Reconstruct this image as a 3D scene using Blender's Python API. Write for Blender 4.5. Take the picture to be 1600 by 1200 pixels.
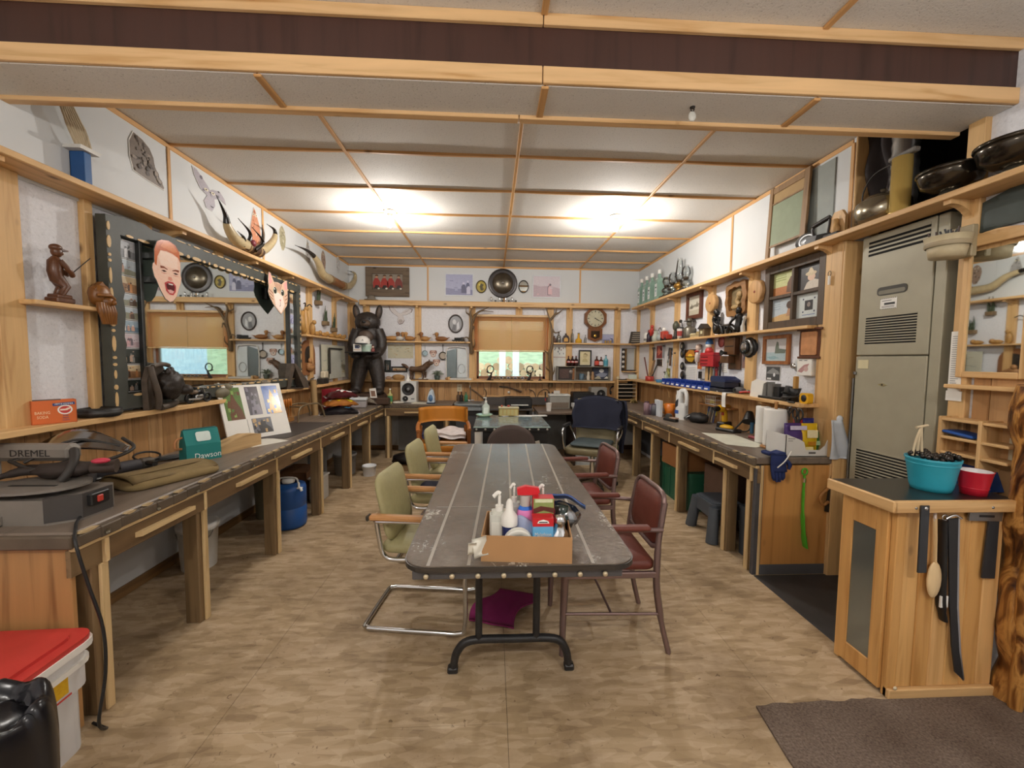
import bpy,math,random
from mathutils import Vector as V,Matrix as M
R=math.radians
random.seed(7)
for o in list(bpy.data.objects):
 bpy.data.objects.remove(o)
SC=bpy.context.scene
COL=SC.collection
# ------------------------------------------------------------------ camera
EYE=V((0,0,1.47));FPX=630.36;PITCH,YAW,ROLL=.0617,.0494,.0093
FW=V((math.sin(YAW)*math.cos(PITCH),math.cos(YAW)*math.cos(PITCH),-math.sin(PITCH)))
_r=V((math.cos(YAW),-math.sin(YAW),0));_u=_r.cross(FW)
RT=_r*math.cos(ROLL)+_u*math.sin(ROLL);UP=_u*math.cos(ROLL)-_r*math.sin(ROLL)
cd=bpy.data.cameras.new('camera');cam=bpy.data.objects.new('camera',cd);COL.objects.link(cam)
cd.sensor_width=36;cd.lens=FPX/1600*36;cd.clip_start=.05
mw=M((RT,UP,-FW)).transposed().to_4x4();mw.translation=EYE;cam.matrix_world=mw
SC.camera=cam
def ray(px,py):return FW+RT*((px-800)/FPX)-UP*((py-600)/FPX)
def AX(px,py,x):d=ray(px,py);return EYE+d*(x/d.x)
def AY(px,py,y):d=ray(px,py);return EYE+d*(y/d.y)
def AZ(px,py,z):d=ray(px,py);return EYE+d*((z-EYE.z)/d.z)
# ------------------------------------------------------------------ world, lights, exposure
SC.view_settings.view_transform='Standard';SC.view_settings.look='None'
SC.view_settings.gamma=1;SC.view_settings.use_curve_mapping=False
SC.view_settings.exposure=.66
w=bpy.data.worlds.new('world');SC.world=w;w.use_nodes=True
nt=w.node_tree;bg=nt.nodes['Background']
sky=nt.nodes.new('ShaderNodeTexSky');sky.sky_type='NISHITA';sky.sun_elevation=R(42);sky.sun_rotation=R(200)
sky.sun_disc=False;sky.air_density=1.5;sky.dust_density=3
nt.links.new(sky.outputs[0],bg.inputs[0]);bg.inputs[1].default_value=.38
def lamp(name,loc,power,size,col=(1,.96,.91)):
 l=bpy.data.lights.new(name,'POINT');l.energy=power;l.shadow_soft_size=size;l.color=col
 o=bpy.data.objects.new(name,l);o.location=loc;COL.objects.link(o);return o
BULB=[(-1.03,4.17,2.80),(1.24,4.13,2.80),(-1.05,-.40,2.42),(1.25,-.40,2.42)]
for b in BULB[:2]:lamp('bulb_light',b,33,.035)
for b in BULB[2:]:lamp('bulb_light',b,36,.06)
# ------------------------------------------------------------------ materials
def lin(c):
 if isinstance(c,str):
  c=c.lstrip('#');c=[int(c[i:i+2],16)/255 for i in(0,2,4)]
 return[x/12.92 if x<=.04045 else((x+.055)/1.055)**2.4 for x in c]
def _new(name):
 m=bpy.data.materials.new(name);m.use_nodes=True
 return m,m.node_tree,m.node_tree.nodes['Principled BSDF']
def N(nt,t,**k):
 n=nt.nodes.new('ShaderNode'+t)
 for a,b in k.items():
  if hasattr(n,a):setattr(n,a,b)
  else:n.inputs[a].default_value=b
 return n
def coords(nt,scale=(1,1,1),rand=True):
 tc=N(nt,'TexCoord');mp=N(nt,'Mapping');mp.inputs['Scale'].default_value=scale
 nt.links.new(tc.outputs['Object'],mp.inputs[0])
 if rand:
  oi=N(nt,'ObjectInfo');ml=N(nt,'Math',operation='MULTIPLY');ml.inputs[1].default_value=37
  nt.links.new(oi.outputs['Random'],ml.inputs[0]);nt.links.new(ml.outputs[0],mp.inputs['Location'])
 return mp.outputs[0]
def ramp(nt,fac,stops):
 r=N(nt,'ValToRGB');e=r.color_ramp.elements
 while len(e)<len(stops):e.new(.5)
 for i,(p,c)in enumerate(stops):
  e[i].position=p;e[i].color=(*lin(c),1)
 nt.links.new(fac,r.inputs[0]);return r.outputs[0]
def bump(nt,b,h,s,d=.01):
 n=N(nt,'Bump');n.inputs['Strength'].default_value=s;n.inputs['Distance'].default_value=d
 nt.links.new(h,n.inputs['Height']);nt.links.new(n.outputs[0],b.inputs['Normal'])
_cache={}
def col(c,rough=.55,metal=0.,var=.08,scale=12,bmp=0.,alpha=1.,trans=0.,coat=0.):
 """plain material with slight procedural mottling"""
 key=(str(c),rough,metal,var,scale,bmp,alpha,trans,coat)
 if key in _cache:return _cache[key]
 m,nt,b=_new('mat');c0=lin(c)
 b.inputs['Roughness'].default_value=rough;b.inputs['Metallic'].default_value=metal
 if trans:b.inputs['Transmission Weight'].default_value=trans;b.inputs['IOR'].default_value=1.45
 if alpha<1:b.inputs['Alpha'].default_value=alpha
 if coat:b.inputs['Coat Weight'].default_value=coat
 if var and not trans:
  no=N(nt,'TexNoise',Scale=scale,Detail=4.);nt.links.new(coords(nt),no.inputs['Vector'])
  mx=N(nt,'MixRGB',blend_type='MIX');nt.links.new(no.outputs[0],mx.inputs[0])
  mx.inputs[1].default_value=(*[x*(1-var*2)for x in c0],1);mx.inputs[2].default_value=(*[min(1,x*(1+var*2))for x in c0],1)
  nt.links.new(mx.outputs[0],b.inputs['Base Color'])
  if bmp:bump(nt,b,no.outputs[0],bmp)
 else:b.inputs['Base Color'].default_value=(*c0,1)
 _cache[key]=m;return m
def wood(c1,c2,axis='x',rough=.55,scale=1.,knots=True,coat=0.):
 """straight grained wood; grain runs along axis of the object"""
 key=('w',str(c1),str(c2),axis,rough,scale,knots)
 if key in _cache:return _cache[key]
 m,nt,b=_new('wood');s=[16*scale]*3;s['xyz'.index(axis)]=1.1*scale
 v=coords(nt,s);n1=N(nt,'TexNoise',Scale=1.6,Detail=6.,Distortion=.6);nt.links.new(v,n1.inputs['Vector'])
 c=ramp(nt,n1.outputs[0],[(.28,c2),(.48,c1),(.75,[min(1,x*1.06)for x in _hex(c1)])])
 if knots:
  s2=[5*scale]*3;s2['xyz'.index(axis)]=2.6*scale
  vo=N(nt,'TexVoronoi',Scale=1.1);nt.links.new(coords(nt,s2),vo.inputs['Vector'])
  k=ramp(nt,vo.outputs['Distance'],[(.03,'#000000'),(.11,'#ffffff')])
  mx=N(nt,'MixRGB',blend_type='MIX');nt.links.new(k,mx.inputs[0])
  mx.inputs[1].default_value=(*[x*.45 for x in lin(c2)],1);nt.links.new(c,mx.inputs[2]);c=mx.outputs[0]
 nt.links.new(c,b.inputs['Base Color']);b.inputs['Roughness'].default_value=rough
 bump(nt,b,n1.outputs[0],.12,.004)
 _cache[key]=m;return m
def _hex(c):return[int(c[1+i:3+i],16)/255 for i in(0,2,4)]
def emis(c,s):
 m,nt,b=_new('glow');b.inputs['Emission Color'].default_value=(*lin(c),1);b.inputs['Emission Strength'].default_value=s
 b.inputs['Base Color'].default_value=(*lin(c),1);return m
def _attr(rough,coat=0.):
 m,nt,b=_new('printed');a=N(nt,'VertexColor');a.layer_name='Col'
 no=N(nt,'TexNoise',Scale=90.,Detail=3.);nt.links.new(coords(nt),no.inputs['Vector'])
 mx=N(nt,'MixRGB',blend_type='OVERLAY');mx.inputs[0].default_value=.25
 nt.links.new(a.outputs[0],mx.inputs[1]);nt.links.new(no.outputs[0],mx.inputs[2])
 nt.links.new(mx.outputs[0],b.inputs['Base Color']);b.inputs['Roughness'].default_value=rough
 b.inputs['Coat Weight'].default_value=coat;return m
PRINT=_attr(.45);GLOSSP=_attr(.18)
def glass(c='#ffffff',rough=.02,mixin=.85):
 """thin glass: mostly see-through with a gloss"""
 key=('g',c,rough,mixin)
 if key in _cache:return _cache[key]
 m,nt,b=_new('glass');nt.nodes.remove(b);out=nt.nodes['Material Output']
 t=N(nt,'BsdfTransparent');t.inputs[0].default_value=(*lin(c),1);g=N(nt,'BsdfGlossy',Roughness=rough)
 f=N(nt,'Fresnel',IOR=1.5);ad=N(nt,'Math',operation='ADD');ad.inputs[1].default_value=.9-mixin
 nt.links.new(f.outputs[0],ad.inputs[0]);mx=N(nt,'MixShader');nt.links.new(ad.outputs[0],mx.inputs[0])
 nt.links.new(t.outputs[0],mx.inputs[1]);nt.links.new(g.outputs[0],mx.inputs[2]);nt.links.new(mx.outputs[0],out.inputs[0])
 _cache[key]=m;return m
PINE,PINE2='#d3ab76','#b68850'
def pine(ax='x'):return wood(PINE,PINE2,ax)
OAKD='#8a7453';OAKD2='#5e4a30'
BLACK=col('#1b1a1a',.45);WHITE=col('#e6e3dc',.5,var=.03);CHROME=col('#d4d6d8',.16,1.,0);STEEL=col('#8c8d8c',.35,.9)
DARK=col('#2c2723',.6);GREY=col('#7d7d7b',.6);MIRROR=col('#dfe3e0',.02,1.,0)
# ------------------------------------------------------------------ mesh builder
class G:
 def __init__(s):s.v=[];s.f=[];s.mi=[];s.sm=[];s.c=[];s.T=M()
 def add(s,vs,fs,mi=0,smooth=False,c=None):
  b=len(s.v);s.v+=[s.T@V(p)for p in vs]
  for f in fs:
   s.f.append([b+i for i in f]);s.mi.append(mi);s.sm.append(smooth);s.c.append(c)
  return s
 def at(s,loc=(0,0,0),rz=0,rx=0,ry=0,sc=1):
  s.T=M.Translation(loc)@M.Rotation(rz,4,'Z')@M.Rotation(ry,4,'Y')@M.Rotation(rx,4,'X')@M.Scale(sc,4);return s
 def box(s,a,b,ch=0.,mi=0,c=None):
  lo=[min(p,q)for p,q in zip(a,b)];hi=[max(p,q)for p,q in zip(a,b)]
  if ch<=0:
   vs=[(x,y,z)for x in(lo[0],hi[0])for y in(lo[1],hi[1])for z in(lo[2],hi[2])]
   return s.add(vs,[(0,1,3,2),(4,6,7,5),(0,4,5,1),(2,3,7,6),(0,2,6,4),(1,5,7,3)],mi,c=c)
  ch=min([ch]+[(h-l)*.45 for l,h in zip(lo,hi)]);vs=[];ix={}
  for i in range(8):
   sg=(i>>2&1,i>>1&1,i&1)
   for ax in range(3):
    p=[hi[k]if sg[k]else lo[k]for k in range(3)]
    for k in range(3):
     if k!=ax:p[k]+=-ch if sg[k]else ch
    ix[(i,ax)]=len(vs);vs.append(p)
  fs=[]
  for ax in range(3):
   u,v=[k for k in range(3)if k!=ax]
   for sd in(0,1):
    q=[]
    for(a1,b1)in((0,0),(1,0),(1,1),(0,1)):
     sg=[0]*3;sg[ax]=sd;sg[u]=a1;sg[v]=b1
     q.append(ix[(sg[0]*4+sg[1]*2+sg[2],ax)])
    fs.append(q if(sd==1)==(ax!=1)else q[::-1])
  for ax in range(3):
   u,v=[k for k in range(3)if k!=ax]
   for a1 in(0,1):
    for b1 in(0,1):
     q=[]
     for sd in(0,1):
      sg=[0]*3;sg[ax]=sd;sg[u]=a1;sg[v]=b1
      q.append(sg[0]*4+sg[1]*2+sg[2])
     fs.append((ix[(q[0],u)],ix[(q[1],u)],ix[(q[1],v)],ix[(q[0],v)]))
  for i in range(8):fs.append([ix[(i,k)]for k in range(3)])
  return s.add(vs,fs,mi,c=c)
 def frame(s,p0,p1):
  d=(V(p1)-V(p0)).normalized();a=V((0,0,1))if abs(d.z)<.9 else V((1,0,0))
  u=d.cross(a).normalized();return u,d.cross(u)
 def tube(s,pts,r,n=8,closed=False,mi=0,cap=True,smooth=True,sy=1.):
  pts=[V(p)for p in pts];k=len(pts);rr=r if isinstance(r,(list,tuple))else[r]*k;vs=[];fs=[]
  u=None
  for i,p in enumerate(pts):
   a=pts[(i-1)%k]if(i or closed)else p;b=pts[(i+1)%k]if(i<k-1 or closed)else p
   d=(b-a).normalized()if(b-a).length>1e-9 else V((0,0,1))
   if u is None:u=s.frame((0,0,0),d)[0]
   u=(u-d*u.dot(d));u=u.normalized()if u.length>1e-6 else s.frame((0,0,0),d)[0]
   w=d.cross(u)
   for j in range(n):
    t=2*math.pi*j/n;vs.append(p+(u*math.cos(t)+w*math.sin(t)*sy)*rr[i])
  m=k if closed else k-1
  for i in range(m):
   for j in range(n):
    a=i*n+j;b=i*n+(j+1)%n;c2=((i+1)%k)*n
    fs.append((a,b,c2+(j+1)%n,c2+j))
  s.add(vs,fs,mi,smooth)
  if cap and not closed:
   s.add(vs[:n][::-1],[list(range(n))],mi);s.add(vs[-n:],[list(range(n))],mi)
  return s
 def cyl(s,p0,p1,r0,r1=None,n=16,mi=0):return s.tube([p0,p1],[r0,r0 if r1 is None else r1],n,mi=mi)
 def lathe(s,prof,o=(0,0,0),n=20,mi=0,smooth=True,axis='z',sx=1.,sy=1.,caps=None):
  vs=[];fs=[];k=len(prof)
  for(r,z)in prof:
   for j in range(n):
    t=2*math.pi*j/n;p=(r*math.cos(t)*sx,r*math.sin(t)*sy,z)
    if axis=='y':p=(p[0],-p[2],p[1])
    if axis=='x':p=(p[2],p[0],p[1])
    vs.append((p[0]+o[0],p[1]+o[1],p[2]+o[2]))
  for i in range(k-1):
   for j in range(n):
    a=i*n+j;b=i*n+(j+1)%n;fs.append((a,b,b+n,a+n))
  if caps and prof[0][0]>1e-5:fs.append(list(range(n))[::-1])
  if caps and prof[-1][0]>1e-5:fs.append([(k-1)*n+j for j in range(n)])
  return s.add(vs,fs,mi,smooth)
 def prism(s,poly,y0,y1,mi=0,plane='xz',c=None):
  """extrude a 2-D outline; plane xz is extruded along y, xy along z, yz along x"""
  k=len(poly)
  f={'xz':lambda a,b,t:(a,t,b),'xy':lambda a,b,t:(a,b,t),'yz':lambda a,b,t:(t,a,b)}[plane]
  vs=[f(a,b,y0)for a,b in poly]+[f(a,b,y1)for a,b in poly]
  fs=[list(range(k)),list(range(k,2*k))[::-1]]+[(i,(i+1)%k,k+(i+1)%k,k+i)for i in range(k)]
  return s.add(vs,fs,mi,c=c)
 def poly(s,pts,y=0.,c=None,mi=0):
  """flat printed patch facing -y"""
  return s.add([(a,y,b)for a,b in pts],[list(range(len(pts)))],mi,c=c)
 def rect(s,x0,x1,z0,z1,y=0.,c=None,mi=0):return s.poly([(x0,z0),(x1,z0),(x1,z1),(x0,z1)],y,c,mi)
 def disc(s,x,z,rx,rz=None,y=0.,c=None,n=14,mi=0):
  rz=rx if rz is None else rz
  return s.poly([(x+rx*math.cos(2*math.pi*i/n),z+rz*math.sin(2*math.pi*i/n))for i in range(n)],y,c,mi)
 def ell(s,o,r,nu=14,nv=9,mi=0,fn=None,rz=0.,ry=0.,rx=0.):
  vs=[];fs=[];r=(r,r,r)if not isinstance(r,(tuple,list))else r
  Q=M.Translation(o)@M.Rotation(rz,4,'Z')@M.Rotation(ry,4,'Y')@M.Rotation(rx,4,'X')
  for i in range(nv+1):
   a=-math.pi/2+math.pi*i/nv
   for j in range(nu):
    t=2*math.pi*j/nu;d=V((math.cos(a)*math.cos(t),math.cos(a)*math.sin(t),math.sin(a)))
    k=fn(d)if fn else 1.
    vs.append(Q@V((d.x*r[0]*k,d.y*r[1]*k,d.z*r[2]*k)))
  for i in range(nv):
   for j in range(nu):
    a=i*nu+j;b=i*nu+(j+1)%nu;fs.append((a,b,b+nu,a+nu))
  return s.add(vs,fs,mi,True)
 def sheet(s,nu,nv,fn,th=.003,mi=0,smooth=True):
  """cloth-like patch of real thickness; fn(u,v)->point"""
  P=[[V(fn(i/nu,j/nv))for j in range(nv+1)]for i in range(nu+1)];vs=[];fs=[]
  for q in(0,1):
   for i in range(nu+1):
    for j in range(nv+1):
     a=P[min(i+1,nu)][j]-P[max(i-1,0)][j];b=P[i][min(j+1,nv)]-P[i][max(j-1,0)]
     n=a.cross(b);n=n.normalized()if n.length>1e-9 else V((0,0,1))
     vs.append(P[i][j]+n*(th/2 if q==0 else-th/2))
  K=(nu+1)*(nv+1);ix=lambda i,j:i*(nv+1)+j
  for i in range(nu):
   for j in range(nv):
    f=(ix(i,j),ix(i+1,j),ix(i+1,j+1),ix(i,j+1));fs.append(f);fs.append([K+t for t in f[::-1]])
  for i in range(nu):
   for j in(0,nv):
    a,b=ix(i,j),ix(i+1,j);fs.append((a,b,K+b,K+a))
  for j in range(nv):
   for i in(0,nu):
    a,b=ix(i,j),ix(i,j+1);fs.append((a,b,K+b,K+a))
  return s.add(vs,fs,mi,smooth)
 def mesh(s,name,mats):
  me=bpy.data.meshes.new(name);me.from_pydata([tuple(p)for p in s.v],[],s.f)
  for m in(mats if isinstance(mats,(list,tuple))else[mats]):me.materials.append(m)
  me.polygons.foreach_set('material_index',s.mi);me.polygons.foreach_set('use_smooth',s.sm)
  if any(c is not None for c in s.c):
   ca=me.color_attributes.new('Col','FLOAT_COLOR','CORNER');k=0;buf=[]
   for p,c in zip(s.f,s.c):buf+=[*(lin(c)if c is not None else(.8,.8,.8)),1.]*len(p)
   ca.data.foreach_set('color',buf)
  me.update();return me
def link(name,me,parent=None,loc=(0,0,0),rz=0.):
 o=bpy.data.objects.new(name,me);COL.objects.link(o);o.location=loc;o.rotation_euler=(0,0,rz)
 if parent:o.parent=parent
 return o
def put(name,g,mats,parent=None,loc=(0,0,0),rz=0.,label=None):
 o=link(name,g.mesh(name,mats),parent,loc,rz)
 if label:o['label']=label
 return o
def thing(name,label,cat,loc=(0,0,0),rz=0.,group=None):
 o=bpy.data.objects.new(name,None);o.empty_display_size=.05;COL.objects.link(o)
 o.location=loc;o.rotation_euler=(0,0,rz);o['label']=label;o['category']=cat
 if group:o['group']=group
 return o
def tag(o,label,cat,group=None):
 o['label']=label;o['category']=cat
 if group:o['group']=group
 return o
def one(name,label,cat,g,mats,loc=(0,0,0),rz=0.,group=None):return tag(put(name,g,mats,None,loc,rz),label,cat,group)
def struct(name,g,mats,parent=None):
 o=put(name,g,mats,parent)
 if not parent:o['kind']='structure'
 return o
def dup(root,loc,rz=None,label=None,group=None):
 r=root.copy();COL.objects.link(r);r.location=loc
 if rz is not None:r.rotation_euler=(0,0,rz)
 if label:r['label']=label
 if group:r['group']=group
 for ch in root.children:
  c=ch.copy();COL.objects.link(c);c.parent=r
  for g2 in ch.children:
   d=g2.copy();COL.objects.link(d);d.parent=c
 return r
def text(body,size,mat,parent=None,loc=(0,0,0),rx=R(90),rz=0.,name='lettering',align='CENTER',sx=1.,ry=0.):
 """raised lettering; by default stands upright and reads from -y"""
 cu=bpy.data.curves.new('lettering','FONT');cu.body=body;cu.size=size;cu.align_x=align;cu.align_y='CENTER';cu.extrude=.0004;cu.resolution_u=2
 t=bpy.data.objects.new('tmp',cu);COL.objects.link(t);bpy.context.view_layer.update()
 me=bpy.data.meshes.new_from_object(t.evaluated_get(bpy.context.evaluated_depsgraph_get()));bpy.data.objects.remove(t);bpy.data.curves.remove(cu)
 me.materials.clear();me.materials.append(mat);me.name=name
 o=bpy.data.objects.new(name,me);COL.objects.link(o);o.location=loc;o.rotation_euler=(rx,ry,rz);o.scale=(sx,1,1)
 if parent:o.parent=parent
 return o
def rrect(x0,x1,y0,y1,r,n=5):
 P=[]
 for cx,cy,a0 in((x1-r,y1-r,0),(x0+r,y1-r,90),(x0+r,y0+r,180),(x1-r,y0+r,270)):
  for i in range(n+1):
   a=R(a0+90*i/n);P.append((cx+r*math.cos(a),cy+r*math.sin(a)))
 return P
def arc(cx,cy,r,a0,a1,n=8):return[(cx+r*math.cos(R(a0+(a1-a0)*i/n)),cy+r*math.sin(R(a0+(a1-a0)*i/n)))for i in range(n+1)]
def bez(pts,n=8):
 """smooth curve through points (Catmull-Rom)"""
 P=[V(p)for p in pts];P=[P[0]*2-P[1]]+P+[P[-1]*2-P[-2]];out=[]
 for i in range(1,len(P)-2):
  a,b,c,d=P[i-1:i+3]
  for k in range(n):
   t=k/n;out.append(.5*((2*b)+(c-a)*t+(2*a-5*b+4*c-d)*t*t+(3*b-a-3*c+d)*t**3))
 out.append(P[-2]);return out
LFACE,RFACE=R(90),R(-90)  # turn a -y facing thing to face +x (left wall) or -x (right wall)
XL,XR,YB,CE=-2.25,2.37,6.51,2.93
# ------------------------------------------------------------------ the room
def osb():
 m,nt,b=_new('strand_board');tc=N(nt,'TexCoord');cols=[]
 prev=None
 for i,(rot,sc)in enumerate(((20,(9,34,1)),(75,(8,30,1)),(140,(10,36,1)))):
  mp=N(nt,'Mapping');mp.inputs['Scale'].default_value=sc;mp.inputs['Rotation'].default_value=(0,0,R(rot));mp.inputs['Location'].default_value=(i*7,i*3,0)
  nt.links.new(tc.outputs['Object'],mp.inputs[0])
  v=N(nt,'TexVoronoi',Scale=1.);nt.links.new(mp.outputs[0],v.inputs['Vector'])
  bw=N(nt,'RGBToBW');nt.links.new(v.outputs['Color'],bw.inputs[0])
  if prev is None:prev=bw.outputs[0]
  else:
   ad=N(nt,'Math',operation='ADD');nt.links.new(prev,ad.inputs[0]);nt.links.new(bw.outputs[0],ad.inputs[1]);prev=ad.outputs[0]
 dv=N(nt,'Math',operation='MULTIPLY');dv.inputs[1].default_value=.333;nt.links.new(prev,dv.inputs[0])
 no=N(nt,'TexNoise',Scale=2.2,Detail=6.,Roughness=.65);nt.links.new(tc.outputs['Object'],no.inputs['Vector'])
 c=ramp(nt,dv.outputs[0],[(.2,'#957d60'),(.42,'#ac9472'),(.6,'#b9a182'),(.85,'#c8b294')])
 st=ramp(nt,no.outputs[0],[(.3,'#9c8c74'),(.52,'#ffffff')])
 mx=N(nt,'MixRGB',blend_type='MULTIPLY');mx.inputs[0].default_value=.55
 nt.links.new(c,mx.inputs[1]);nt.links.new(st,mx.inputs[2])
 n2=N(nt,'TexNoise',Scale=26.,Detail=5.,Distortion=2.5);nt.links.new(tc.outputs['Object'],n2.inputs['Vector'])
 s2=ramp(nt,n2.outputs[0],[(.27,'#7d6748'),(.34,'#ffffff')])
 m2=N(nt,'MixRGB',blend_type='MULTIPLY');m2.inputs[0].default_value=.7
 nt.links.new(mx.outputs[0],m2.inputs[1]);nt.links.new(s2,m2.inputs[2])
 nt.links.new(m2.outputs[0],b.inputs['Base Color']);b.inputs['Roughness'].default_value=.6
 bump(nt,b,dv.outputs[0],.12,.003);return m
def foam():
 m,nt,b=_new('rough_white');v=coords(nt,rand=False)
 no=N(nt,'TexNoise',Scale=60.,Detail=6.,Roughness=.7);nt.links.new(v,no.inputs['Vector'])
 n2=N(nt,'TexNoise',Scale=7.,Detail=3.);nt.links.new(v,n2.inputs['Vector'])
 c=ramp(nt,no.outputs[0],[(.3,'#c9c9cd'),(.42,'#e2e2e6'),(.7,'#ececf0')])
 nt.links.new(c,b.inputs['Base Color']);b.inputs['Roughness'].default_value=.85
 ad=N(nt,'Math',operation='ADD');nt.links.new(no.outputs[0],ad.inputs[0]);nt.links.new(n2.outputs[0],ad.inputs[1])
 bump(nt,b,ad.outputs[0],.5,.012);return m
def tilemat(c1='#dcd8d1',c2='#aaa69f'):
 m,nt,b=_new('ceiling_board');v=coords(nt)
 no=N(nt,'TexNoise',Scale=120.,Detail=4.,Roughness=.6);nt.links.new(v,no.inputs['Vector'])
 c=ramp(nt,no.outputs[0],[(.3,c2),(.4,c1)]);nt.links.new(c,b.inputs['Base Color'])
 b.inputs['Roughness'].default_value=.8;bump(nt,b,no.outputs[0],.35,.006);return m
OSB,FOAM,TILE=osb(),foam(),tilemat()
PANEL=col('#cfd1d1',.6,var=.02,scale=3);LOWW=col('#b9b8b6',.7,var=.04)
FY=-2.4
# floor: subfloor and its sheets
fl=struct('floor',G().box((-2.6,FY-.1,-.08),(3.0,YB+.1,-.012)),DARK)
sheet_me={}
x=-2.25
for i,wd in enumerate((1.16,1.16,1.16,1.14)):
 y=FY
 lens=(1.5,2.44,2.44,2.53)if i%2 else(2.7,2.44,2.44,1.33)
 for ln in lens:
  put('floor_sheet',G().box((x+.0008,y+.0008,-.012),(x+wd-.0008,min(y+ln,YB)-.0008,0)),OSB,fl);y+=ln
 x+=wd
put('floor_slab',G().box((1.80,1.86,0),(2.9,2.60,.004),.002),col('#3b3a3b',.55,var=.25,scale=9),fl)
# outer walls
wl=struct('wall_left',G().box((-2.40,FY-.1,0),(XL,YB+.15,CE+.1)),FOAM)
wb_g=G()
WX0,WX1,WZ0,WZ1=-.25,.86,1.15,2.12  # window hole in the back wall
for a,b in(((XL,YB,0),(WX0,YB+.15,CE+.1)),((WX1,YB,0),(XR+.6,YB+.15,CE+.1)),((WX0,YB,0),(WX1,YB+.15,WZ0)),((WX0,YB,WZ1),(WX1,YB+.15,CE+.1))):wb_g.box(a,b)
wb=struct('wall_back',wb_g,FOAM)
wr=struct('wall_right',G().box((XR,2.60,0),(XR+.15,YB,CE+.1)).box((XR,FY-.1,0),(XR+.15,1.97,CE+.1)),FOAM)
struct('wall_front',G().box((XL,FY-.1,0),(XR,FY,CE+.1)),PANEL)
alc=struct('wall_alcove',G().box((XR+.62,1.9,0),(XR+.70,2.7,CE+.1)).box((XR+.15,2.60,0),(XR+.7,2.7,CE+.1)).box((XR+.15,1.87,0),(XR+.7,1.97,CE+.1)),col('#2a2622',.8))
# ceiling boards and battens
ce=struct('ceiling',G().box((-2.6,FY-.1,CE+.02),(3.1,YB+.15,CE+.12)),PANEL)
CXS=[XL,-1.047,.173,1.393,XR];CYS=[2.04,3.0,3.61,4.22,4.83,5.44,6.05,YB]
BAT=wood('#cfa068','#b3834b','x',.6);BATY=wood('#cfa068','#b3834b','y',.6);BATZ=wood('#cfa068','#b3834b','z',.6)
for i in range(4):
 for j in range(7):
  x0,x1,y0,y1=CXS[i],CXS[i+1],CYS[j],CYS[j+1];sag=.006
  g=G();n=4
  vs=[(x0+.002+(x1-x0-.004)*a/n,y0+.002+(y1-y0-.004)*b/n,CE+.004-sag*math.sin(math.pi*a/n)*math.sin(math.pi*b/n))for a in range(n+1)for b in range(n+1)]
  g.add(vs,[(a*(n+1)+b,(a+1)*(n+1)+b,(a+1)*(n+1)+b+1,a*(n+1)+b+1)for a in range(n)for b in range(n)],smooth=True)
  put('ceiling_tile',g,TILE,ce)
for x in CXS[1:-1]:put('batten',G().box((x-.012,2.05,CE-.012),(x+.012,YB,CE+.004),.003),BATY,ce)
for y in CYS[1:-1]:
 for i in range(4):
  x0,x1=CXS[i]+(.013 if i else 0),CXS[i+1]-(.013 if i<3 else 0)
  pts=[(x0+(x1-x0)*k/6,y,CE-.004-.006*math.sin(math.pi*k/6))for k in range(7)]
  g=G()
  for k in range(6):
   a,b=pts[k],pts[k+1];g.add([(a[0],y-.009,a[2]-.006),(b[0],y-.009,b[2]-.006),(b[0],y+.009,b[2]-.006),(a[0],y+.009,a[2]-.006),(a[0],y-.009,CE+.004),(b[0],y-.009,CE+.004),(b[0],y+.009,CE+.004),(a[0],y+.009,CE+.004)],[(0,1,2,3),(0,4,5,1),(3,2,6,7)])
  put('batten',g,BAT,ce)
for j in range(3):  # front ceiling boards
 for i in range(5):
  x0=[XL,-.983,.21,1.44,XR][i]if i<4 else None
  if i==4:continue
  x1=[-.983,.21,1.44,XR][i];y1=1.80-j*1.22
  put('ceiling_tile',G().box((x0+.002,y1-1.218,CE-.004),(x1-.002,y1,CE+.01)),TILE,ce)
for x in(-.983,.21,1.44):put('batten',G().box((x-.014,FY,CE-.018),(x+.014,1.78,CE-.004),.003),BATY,ce)
tr=struct('trim_1',G().box((XL,2.06,CE-.035),(XL+.016,YB,CE),.004),BATY)
struct('trim_2',G().box((XR-.016,2.62,CE-.035),(XR,YB,CE),.004),BATY)
struct('trim_3',G().box((XL+.02,YB-.016,CE-.03),(XR-.02,YB,CE),.004),BAT)
# beam across the room, boxed in brown panelling with pine edges
bm=struct('beam',G().box((XL,1.80,2.652),(XR,2.05,CE)),wood('#452c25','#36211b','z',.45,.6,False))
LP=wood('#dcb583','#c2945c','x',.5)
for x0,x1 in((XL,.205),(.209,XR)):
 put('edge_board',G().box((x0,1.782,2.644),(x1,1.80,2.714),.003),LP,bm)
 put('edge_board',G().box((x0,1.779,CE-.052),(x1,1.80,CE-.004),.003),LP,bm)
for x0,x1 in((XL,.12),(.124,XR)):put('edge_board',G().box((x0,2.012,2.625),(x1,2.056,2.655),.003),LP,bm)
for i in range(4):
 x0,x1=[XL,-.983,.22,1.44][i],[-.983,.22,1.44,XR][i]
 put('soffit_tile',G().box((x0+.004,1.802,2.642),(x1-.004,2.012,2.652)),TILE,bm)
for x in(-.983,.22,1.44):put('batten',G().box((x-.016,1.80,2.632),(x+.016,2.012,2.645),.003),BATY,bm)
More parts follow.
